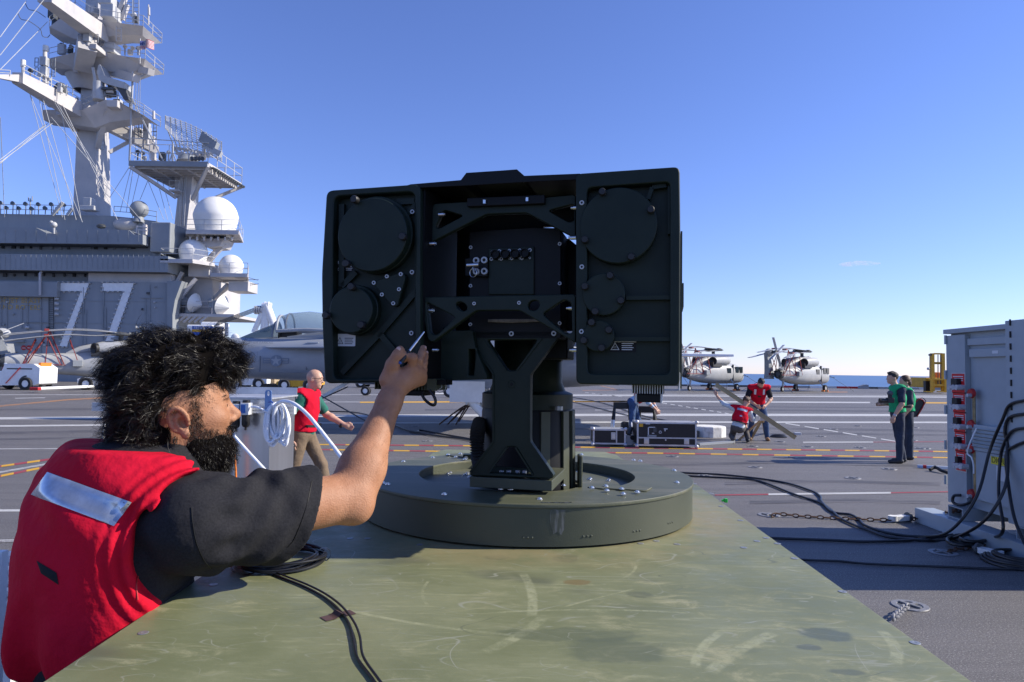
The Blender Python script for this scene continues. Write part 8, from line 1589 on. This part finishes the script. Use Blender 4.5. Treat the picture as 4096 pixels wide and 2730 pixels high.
# low deck-edge gear at right
de = thing('deck_edge_shield', 'low grey slanted shield standing at the far deck edge', 'shield', W(3462, 1556, 84)); ppx(MB(), [(3440, 1555), (3443, 1545), (3462, 1539), (3474, 1540), (3477, 1558)], 84, .6).build('panel', M['grey'], de); MB().bar(W(3475, 1556, 84.8), W(3460, 1544, 84.6), .12).build('prop', M['grey'], de)
co = thing('deck_coaming', 'low kerb with red and white pieces along the far deck edge', 'kerb', (20, 85.6, 0))
for k in range(46):
    x = -12+k*1.7; mt_ = ('grey', 'dgrey', 'grey_lt', 'redp', 'grey', 'label')[int(abs(math.sin(k*12.9898)*43758.5)) % 6]; MB().bx(x, x+1.62, 85.4, 85.75, .005, .14+.12*abs(math.sin(k*3.1))).build('kerb_piece', M[mt_], co)
# ---- tow tractors, crane and clutter on the left
def tractor(label, px, D, L, Hh, m, driver=False, stripe=True, yw=0.0, wd=1.7, group='tow tractors'):
    p = W(px, 1500, D); t = thing('tow_tractor', label, 'tractor', (p[0], p[1], 0), yw, group); B = lambda mb, n, mm, sm=False: mb.build(n, M[mm], t, sm, False)
    B(MB().loft([[(x, -wd/2, z0), (x, wd/2, z0), (x, wd/2, z1), (x, -wd/2, z1)] for x, z0, z1 in ((-L/2, .42, Hh*.62), (-L*.40, .30, Hh*.70), (-.1*L, .28, Hh*.72), (-.05*L, .28, Hh), (L*.40, .30, Hh), (L/2, .42, Hh*.85))]), 'body', m)
    for x in (-.30*L, .30*L):
        for q in (-1, 1): wheel(t, 'wheel', (x, (wd/2+.02)*q, .40), .40, .26, (0, 1, 0), 'white'); B(MB().lathe([(.50, -.02), (.50, .04), (.40, .04)], 20, (x, (wd/2-.02)*q, .42), (0, q, 0), R(0), R(180)), 'wheel_arch', 'dgrey')
    B(MB().bx(-.36*L, -.12*L, -wd*.35, wd*.35, Hh*.62, Hh*.75, .04), 'seat', 'black'); B(MB().cyl((-.10*L, 0, Hh*.72), (-.14*L, 0, Hh*1.02), .02, n=6), 'steering_column', 'black')
    if stripe: B(MB().bar((-.02*L, -wd/2-.012, .40), (.20*L, -wd/2-.012, Hh*.86), .02, .14, (0, 1, 0)), 'red_stripe', 'redp')
    B(MB().bx(L*.42, L*.46, -wd*.3, wd*.3, Hh*.88, Hh*1.05, .02), 'light_bar', 'orange'); B(MB().bx(-L/2-.25, -L/2, -.2, .2, .40, .55), 'tow_hitch', 'dgrey'); B(MB().bx(-.02*L, .38*L, -wd*.5-.004, -wd*.5+.01, Hh*.78, Hh*.83), 'side_vent', 'dgrey')
    return t
t1 = tractor('white tow tractor with red stripe parked at left edge', 70, 44, 4.0, 1.65, 'white')
pd = W(20, 1500, 44); figure('driver in red shirt and white helmet seated on the left tractor', (pd[0], 44.0, .0), R(180), dict(hea=(.0, 0, 1.55), nek=(-.02, 0, 1.40), che=(-.05, 0, 1.20), pel=(-.05, 0, .98), hiL=(0, .1, .96), hiR=(0, -.1, .96), knL=(.42, .12, .95), knR=(.42, -.12, .95), anL=(.5, .12, .55), anR=(.5, -.12, .55), shL=(-.05, .19, 1.34), shR=(-.05, -.19, 1.34), elL=(.08, .24, 1.12), elR=(.08, -.24, 1.12), wrL=(.30, .15, 1.12), wrR=(.30, -.15, 1.12)), ('red', 1.9, 1.9), None, 'navy', 'shoe', 'label', 'short', h=.02)
tractor('white tow tractor with red stripe half hidden by the curly hair', 425, 46, 2.8, 1.15, 'white', yw=R(8)); tractor('yellow tow tractor under the nose of the jet', 1205, 50, 3.0, 1.0, 'yellow', stripe=False); tractor('white tow tractor beyond the jet belly', 1010, 52, 2.8, 1.0, 'white', stripe=False); tractor('white tow tractor seen under the beam director', 1500, 60, 3.4, 1.2, 'white', stripe=False); tractor('white tow tractor farthest right below the jet', 1745, 62, 3.2, 1.1, 'white', yw=R(20))
tb = thing('tow_bar', 'white aircraft tow bar with red head lying before the helicopter', 'tow bar', G(280, 1553)); a, b = G(142, 1556, .22), G(392, 1546, .22)
MB().cyl(a, b, .09, n=10).build('bar', M['white'], tb, True); MB().box(a, (.5, .3, .18), None, .03).build('tow_head', M['redp'], tb); wheel(tb, 'wheel', b+np.array([-.3, 0, -.0]), .20, .14, (0, 1, 0)); MB().bar(b, b+np.array([.3, 0, .1]), .12).build('eye', M['dgrey'], tb)
cr = thing('mobile_crane', 'white mobile crane with lattice A-frame and blue cab board behind the jet', 'crane', W(930, 1550, 56)); KD = 56; KB = lambda mb, n, m, sm=False: mb.build(n, M[m], cr, sm, True)
m_ = MB(); bpx(m_, 690, 1360, 1120, 1500, KD, 3, .1); KB(m_, 'chassis', 'white'); m_ = MB(); bpx(m_, 745, 1300, 850, 1362, KD, 2.6, .1); KB(m_, 'cab', 'white')
m_ = MB(); bpx(m_, 768, 1306, 892, 1342, KD-.08, .06); KB(m_, 'cab_board', 'blue'); m_ = MB(); bpx(m_, 768, 1319, 850, 1329, KD-.1, .018); KB(m_, 'yellow_band', 'yellow'); m_ = MB(); bpx(m_, 852, 1308, 893, 1340, KD-.12, .03); KB(m_, 'number_panel', 'white')
for t_, px, py, sz, mm in (('FREEDOM', 775, 1317, .30, 'label'), ('77', 858, 1338, .78, 'blue')): p = W(px, py, KD-.16); link('lettering', text_mesh('lettering', t_, sz, M[mm], Matrix.Translation(Vector(p)) @ Matrix.Rotation(R(90), 4, 'X'), 'LEFT'), cr, True)
m_ = MB(); bpx(m_, 800, 1288, 880, 1306, KD+.2, 2.0, .15); KB(m_, 'roof_unit', 'white'); KB(MB().cyl(W(906, 1345, KD), W(906, 1293, KD), .16, n=10), 'exhaust_stack', 'grey_lt', True); KB(MB().ball(W(940, 1352, KD-1), .35, 12, (1, .4, 1)), 'spotlight', 'white', True)
for a, b, w in (((1062, 1222), (1015, 1330), .24), ((1062, 1222), (1050, 1330), .24), ((1064, 1222), (1068, 1330), .22), ((1066, 1222), (1100, 1310), .34), ((1078, 1222), (1050, 1225), .3)): KB(MB().cyl(W(*a, KD), W(*b, KD), w, w*.9, n=10), 'a_frame_leg', 'white', True)
for k in range(4): p = W(1020+k*9, 1241, KD); KB(MB().cyl(p, p+np.array([.12, 0, 0]), .36, n=16), 'pulley', 'grey_lt', True)
KB(MB().cyl(W(1058, 1217, KD), W(1085, 1222, KD), .2, n=10), 'pulley', 'white', True)
for k in range(5): KB(MB().cyl(W(1018, 1233+k*4, KD), W(870-k*4, 1288+k*5, KD-.5), .03, n=5), 'crane_rope', 'dgrey'); 
for k in range(5): p = W(720+k*85, 1535, KD); wheel(cr, 'wheel', (p[0], KD-.1, .62), .62, .5, (0, 1, 0))
# stacked gear under the jet
for nm, lb, ct_, x0, x1, y0, y1, D, mm in (('plywood_crate', 'pale plywood crate stacked under the jet nose', 'crate', 1055, 1098, 1505, 1535, 52, 'wood'), ('dark_pallet', 'dark pallet load beneath the plywood crate', 'pallet', 1052, 1120, 1536, 1551, 51, 'black'), ('white_locker', 'white locker beside the yellow tractor', 'locker', 1103, 1130, 1512, 1548, 54, 'label'), ('deck_box', 'grey deck box behind the tow tractors', 'box', 960, 1005, 1515, 1546, 55, 'grey')):
    t = thing(nm, lb, ct_, W((x0+x1)/2, y1, D)); m_ = MB(); bpx(m_, x0, y0, x1, y1, D, 1.2, .02); m_.build('body', M[mm], t)
    for k in range(3): m_ = MB(); xx = x0+(x1-x0)*(k+.5)/3; bpx(m_, xx-1.5, y0+1, xx+1.5, y1-1, D-.04, .039); m_.build('batten', M[mm], t)
# ---------------------------------------------------------------- flight cases, stands, drum and beam in mid deck
def case(label, x0, y0, x1, y1, D, dep, split, latches, extra=None):
    X0, X1, Z0, Z1 = rectw(x0, y0, x1, y1, D); Z0 = .05; t = thing('flight_case', label, 'case', ((X0+X1)/2, D+dep/2, 0), 0, 'black flight cases on the deck'); MB().bx(X0+.01, X1-.01, D+.01, D+dep-.01, Z0+.01, Z1-.01).build('shell', M['black'], t)
    e = .035
    for zz in (Z0, Z1-e): MB().bx(X0, X1, D, D+e, zz, zz+e).build('edge_rail', M['alu_dull'], t); MB().bx(X0, X1, D+dep-e, D+dep, zz, zz+e).build('edge_rail', M['alu_dull'], t); MB().bx(X0, X0+e, D+e, D+dep-e, zz, zz+e).build('edge_rail', M['alu_dull'], t); MB().bx(X1-e, X1, D+e, D+dep-e, zz, zz+e).build('edge_rail', M['alu_dull'], t)
    for xx in (X0, X1-e):
        for yy in (D, D+dep-e): MB().bx(xx, xx+e, yy, yy+e, Z0+e, Z1-e).build('edge_rail', M['alu_dull'], t)
    for xx in (X0, X1):
        for zz in (Z0, Z1): MB().ball((xx, D+.01, zz), .045, 10).build('corner_ball', M['alu_dull'], t, True)
    MB().bx(X0+.03, X1-.03, D+.03, D+dep-.03, Z1-.009, Z1-.002).build('lid_sheet', M['alu_dull'], t)
    for kind, f in split:
        if kind == 'h': z = Z0+(Z1-Z0)*f; MB().bx(X0+e, X1-e, D-.004, D+.009, z-.014, z+.014).build('edge_rail', M['alu_dull'], t)
        else: x = X0+(X1-X0)*f; MB().bx(x-.014, x+.014, D-.004, D+.009, Z0+e, Z1-e).build('edge_rail', M['alu_dull'], t)
    for fx, fz, w, h in latches:
        x, z = X0+(X1-X0)*fx, Z0+(Z1-Z0)*fz; o = MB().bx(x-w/2, x+w/2, D-.008, D+.0085, z-h/2, z+h/2, .004).build('latch', M['alu_dull'], t); MB().bx(x-w*.28, x+w*.28, D-.014, D-.0085, z-h*.3, z+h*.25, .002).build('latch_handle', M['steel'], o)
    return t, X0, X1, Z0, Z1
c1_ = case('small black flight case with aluminium edges left of the larger one', 2372, 1717, 2503, 1784, 15.4, .55, (('v', .72),), ((.62, .55, .10, .16),))
t, X0, X1, Z0, Z1 = case('large black flight case with worn stickers and latches', 2548, 1690, 2787, 1789, 15.2, .6, (('h', .34),), ((.16, .20, .11, .12), (.83, .20, .11, .12), (.48, .26, .03, .04)))
for fx, fz, w, h, mm in ((.07, .86, .08, .07, 'yellow'), (.19, .62, .02, .16, 'label'), (.25, .78, .14, .018, 'label'), (.27, .53, .05, .015, 'label'), (.48, .72, .08, .02, 'label'), (.47, .66, .02, .04, 'label'), (.25, .42, .20, .04, 'grey'), (.18, .92, .10, .014, 'label'), (.30, .68, .07, .10, 'dgrey')): x, z = X0+(X1-X0)*fx, Z0+(Z1-Z0)*fz; MB().bx(x-w/2, x+w/2, 15.2-.002, 15.2+.0095, z-h/2, z+h/2).build('sticker', M[mm], t)
for k in range(8): x, z = X0+(X1-X0)*(.39+.012*math.cos(k*.785)*1.6), Z0+(Z1-Z0)*(.58+.05*math.sin(k*.785)); MB().ball((x, 15.206, z), .009, 6).build('white_stud', M['label'], t)
dv = thing('small_device', 'small grey metal device on the deck between the two cases', 'device', G(2520, 1783)); p = G(2520, 1783); MB().box(p+np.array([0, .1, .12]), (.20, .18, .24), None, .01).build('body', M['alu_dull'], dv); MB().cyl(p+np.array([-.03, 0, .24]), p+np.array([.04, .1, .40]), .05, n=12).build('knob', M['dgrey'], dv, True); MB().cyl(p+np.array([.05, 0, .18]), p+np.array([.05, -.06, .18]), .05, n=12).build('dial', M['black'], dv, True)
def stand(label, x, y, D, w=.42, H=1.0):
    p = W(x, y, D); t = thing('folding_stand', label, 'stand', (p[0], D, 0), 0, 'folding stands behind the cases'); z = p[2]; MB().bx(p[0]-w/2, p[0]+w/2, D-.04, D+.04, z-.16, z, .01).build('cross_head', M['black'], t)
    for sx_ in (-1, 1):
        for sy_ in (-1, 1): a = np.array([p[0]+sx_*w*.42, D+.03*sy_, z-.10]); b = np.array([p[0]+sx_*w*.62, D+.28*sy_, .0]); mm_ = a+(b-a)*.4; MB().bar(a, mm_, .045).build('upper_leg', M['black'], t); MB().bar(mm_, b, .036).build('lower_leg', M['white'], t)
stand('folding work stand with black head left of the stooping man', 2488, 1610, 16.9); stand('folding work stand with black head right of the stooping man', 2588, 1626, 17.3)
bk = thing('black_backpack', 'black bag on the deck at the feet of the stooping man', 'bag', G(2500, 1740)); p = G(2503, 1742); s = SDF(p-np.array([.25, .25, .03]), p+np.array([.25, .25, .45]), .012); s.rbox(p+np.array([0, 0, .18]), (.13, .10, .18), .06, None, .02); s.noise(.008, 22, 2); s.build('body', M['black'], bk)
dr = thing('white_deck_drum', 'low white octagonal drum on the deck beside the large case', 'drum', G(2850, 1752)); p = G(2852, 1752)+np.array([0, .45, 0]); MB().lathe([(0, .27), (.46, .27), (.47, .25), (.47, .0)], 12, p).build('drum', M['worn_white'], dr); MB().lathe([(.36, .272), (.34, .278), (0, .278)], 8, p).build('lid', M['worn_white'], dr); MB().bx(p[0]-.75, p[0]-.35, p[1]-.45, p[1]-.1, .02, .17).build('step_box', M['dgrey'], dr)
pl_ = thing('grey_plank', 'long grey plank lying on the deck by the drum', 'plank', G(2860, 1775)); MB().bar(G(2790, 1778, .03), G(2930, 1768, .03), .14, .05).build('board', M['grey'], pl_)
bmT = thing('aluminium_beam', 'long tan aluminium beam leaning on a wooden trestle', 'beam', W(3185, 1755, 16.6)); A_, B_ = W(2862, 1538, 16.9), W(3182, 1752, 16.5); d_ = Vector(B_-A_).normalized(); n_ = Vector((0, 1, 0)); u_ = d_.cross(n_).normalized()
for (o1, w1, h1_) in ((0, .02, .09), (-.045, .06, .012), (.045, .06, .012), (-.018, .045, .008), (.018, .045, .008)): MB().bar(Vector(A_)+u_*o1, Vector(B_)+u_*o1, h1_ if False else w1, h1_, tuple(u_)).build('extruded_rib', M['tan'], bmT)
MB().box(B_+np.array([.04, 0, .10]), (.16, .12, .06), None, .01).build('end_clamp', M['washer'], bmT)
trs = thing('wooden_trestle', 'wooden trestle legs under the leaning beam', 'trestle', G(3030, 1760)); tp = W(3050, 1675, 16.75)
for q in ((3003, 1758), (2955, 1762), (3060, 1735)): MB().bar(tp, G(*q, .0), .06, .035).build('leg', M['wood'], trs)
MB().box(tp+np.array([0, 0, .02]), (.14, .10, .14)).build('head_plate', M['label'], trs)
cb = MB(); c0 = G(3113, 1750)
for k in range(4): cb.tube([c0+np.array([(.22-.02*k)*math.cos(t), (.17-.02*k)*math.sin(t), .015+.014*k]) for t in np.linspace(0, 6.28, 24)[:-1]], .014, 6, True)
tag(cb.build('cable_coil', M['cable'], None, True), 'small dark cable coil on the deck under the beam end', 'cable')
# odd things on the deck
rb = thing('striped_bar', 'pale blue bar with red band lying behind the cabinet', 'bar', G(3730, 1875)); MB().bar(G(3670, 1866, .03), G(3740, 1870, .03), .05, .05).build('bar', mat('pale_blue_paint', (.35, .45, .62), .5), rb); MB().bar(G(3692, 1867, .031), G(3706, 1868, .031), .056, .054).build('red_band', M['redp'], rb); MB().bar(G(3740, 1870, .03), G(3800, 1872, .03), .05, .05).build('bar', M['label'], rb); MB().tube(spline([G(3720, 1880, .03), G(3742, 1870, .07), G(3770, 1885, .04), G(3800, 1892, .02)], 5), .03, 6).build('black_strap', M['black'], rb, True)
gc = thing('green_clip', 'tiny bright green clip at the right edge of the platform', 'clip', W(2903, 2003, 2.5)); p = W(2903, 2003, 2.42); MB().box(p, (.012, .010, .014), None, .002).build('clip', mat('bright_green_plastic', (.02, .55, .06), .4), gc); MB().cyl(p+np.array([-.014, 0, .0]), p+np.array([-.006, 0, .0]), .004, n=10).build('tab', bpy.data.materials['bright_green_plastic'], gc)
for k, (pts, lb) in enumerate((([(1300, 1645), (1450, 1655), (1640, 1725), (1680, 1722), (1760, 1736), (1960, 1770)], 'dark rope trailing over the deck behind the raised arm'), ([(1640, 1728), (1750, 1745), (1850, 1756), (1960, 1778)], 'second dark rope ending near the pedestal'), ([(2260, 1585), (2400, 1610), (2560, 1660), (2700, 1690)], 'dark cable crossing the deck behind the flight cases'), ([(2280, 1605), (2380, 1630), (2480, 1655), (2600, 1680)], 'thin dark cable nearer the flight cases'))):
    tag(MB().tube(spline([G(x, y, .03) for x, y in pts], 8), .022, 6).build('deck_rope', M['cable'], None, True), lb, 'rope')

# a small wisp of cloud low in the sky at right
cv = bpy.data.materials.new('cloud_vapour'); cv.use_nodes = True; nt = cv.node_tree; nt.nodes.clear(); vo = nt.nodes.new('ShaderNodeVolumePrincipled'); vo.inputs['Color'].default_value = (1, 1, 1, 1); vo.inputs['Anisotropy'].default_value = 0.2
tc_ = nt.nodes.new('ShaderNodeTexCoord'); nz = nt.nodes.new('ShaderNodeTexNoise'); nz.inputs['Scale'].default_value = 0.035; nz.inputs['Detail'].default_value = 5; mr_ = nt.nodes.new('ShaderNodeMapRange'); mr_.inputs[1].default_value = 0.42; mr_.inputs[2].default_value = 0.75; mr_.inputs[3].default_value = 0.0; mr_.inputs[4].default_value = 0.030
nt.links.new(tc_.outputs['Object'], nz.inputs['Vector']); nt.links.new(nz.outputs['Fac'], mr_.inputs[0]); nt.links.new(mr_.outputs[0], vo.inputs['Density']); ot = nt.nodes.new('ShaderNodeOutputMaterial'); nt.links.new(vo.outputs[0], ot.inputs['Volume'])
cl_ = MB()
for (px, py, rx, rz) in ((3400, 1058, 45, 8), (3440, 1053, 60, 7), (3480, 1056, 40, 5)): cl_.ball(W(px, py, 3000), 1.0, 20, (rx*1.1, 40, rz*1.1))
tag(cl_.build('cloud', cv, None, True), kind='stuff')
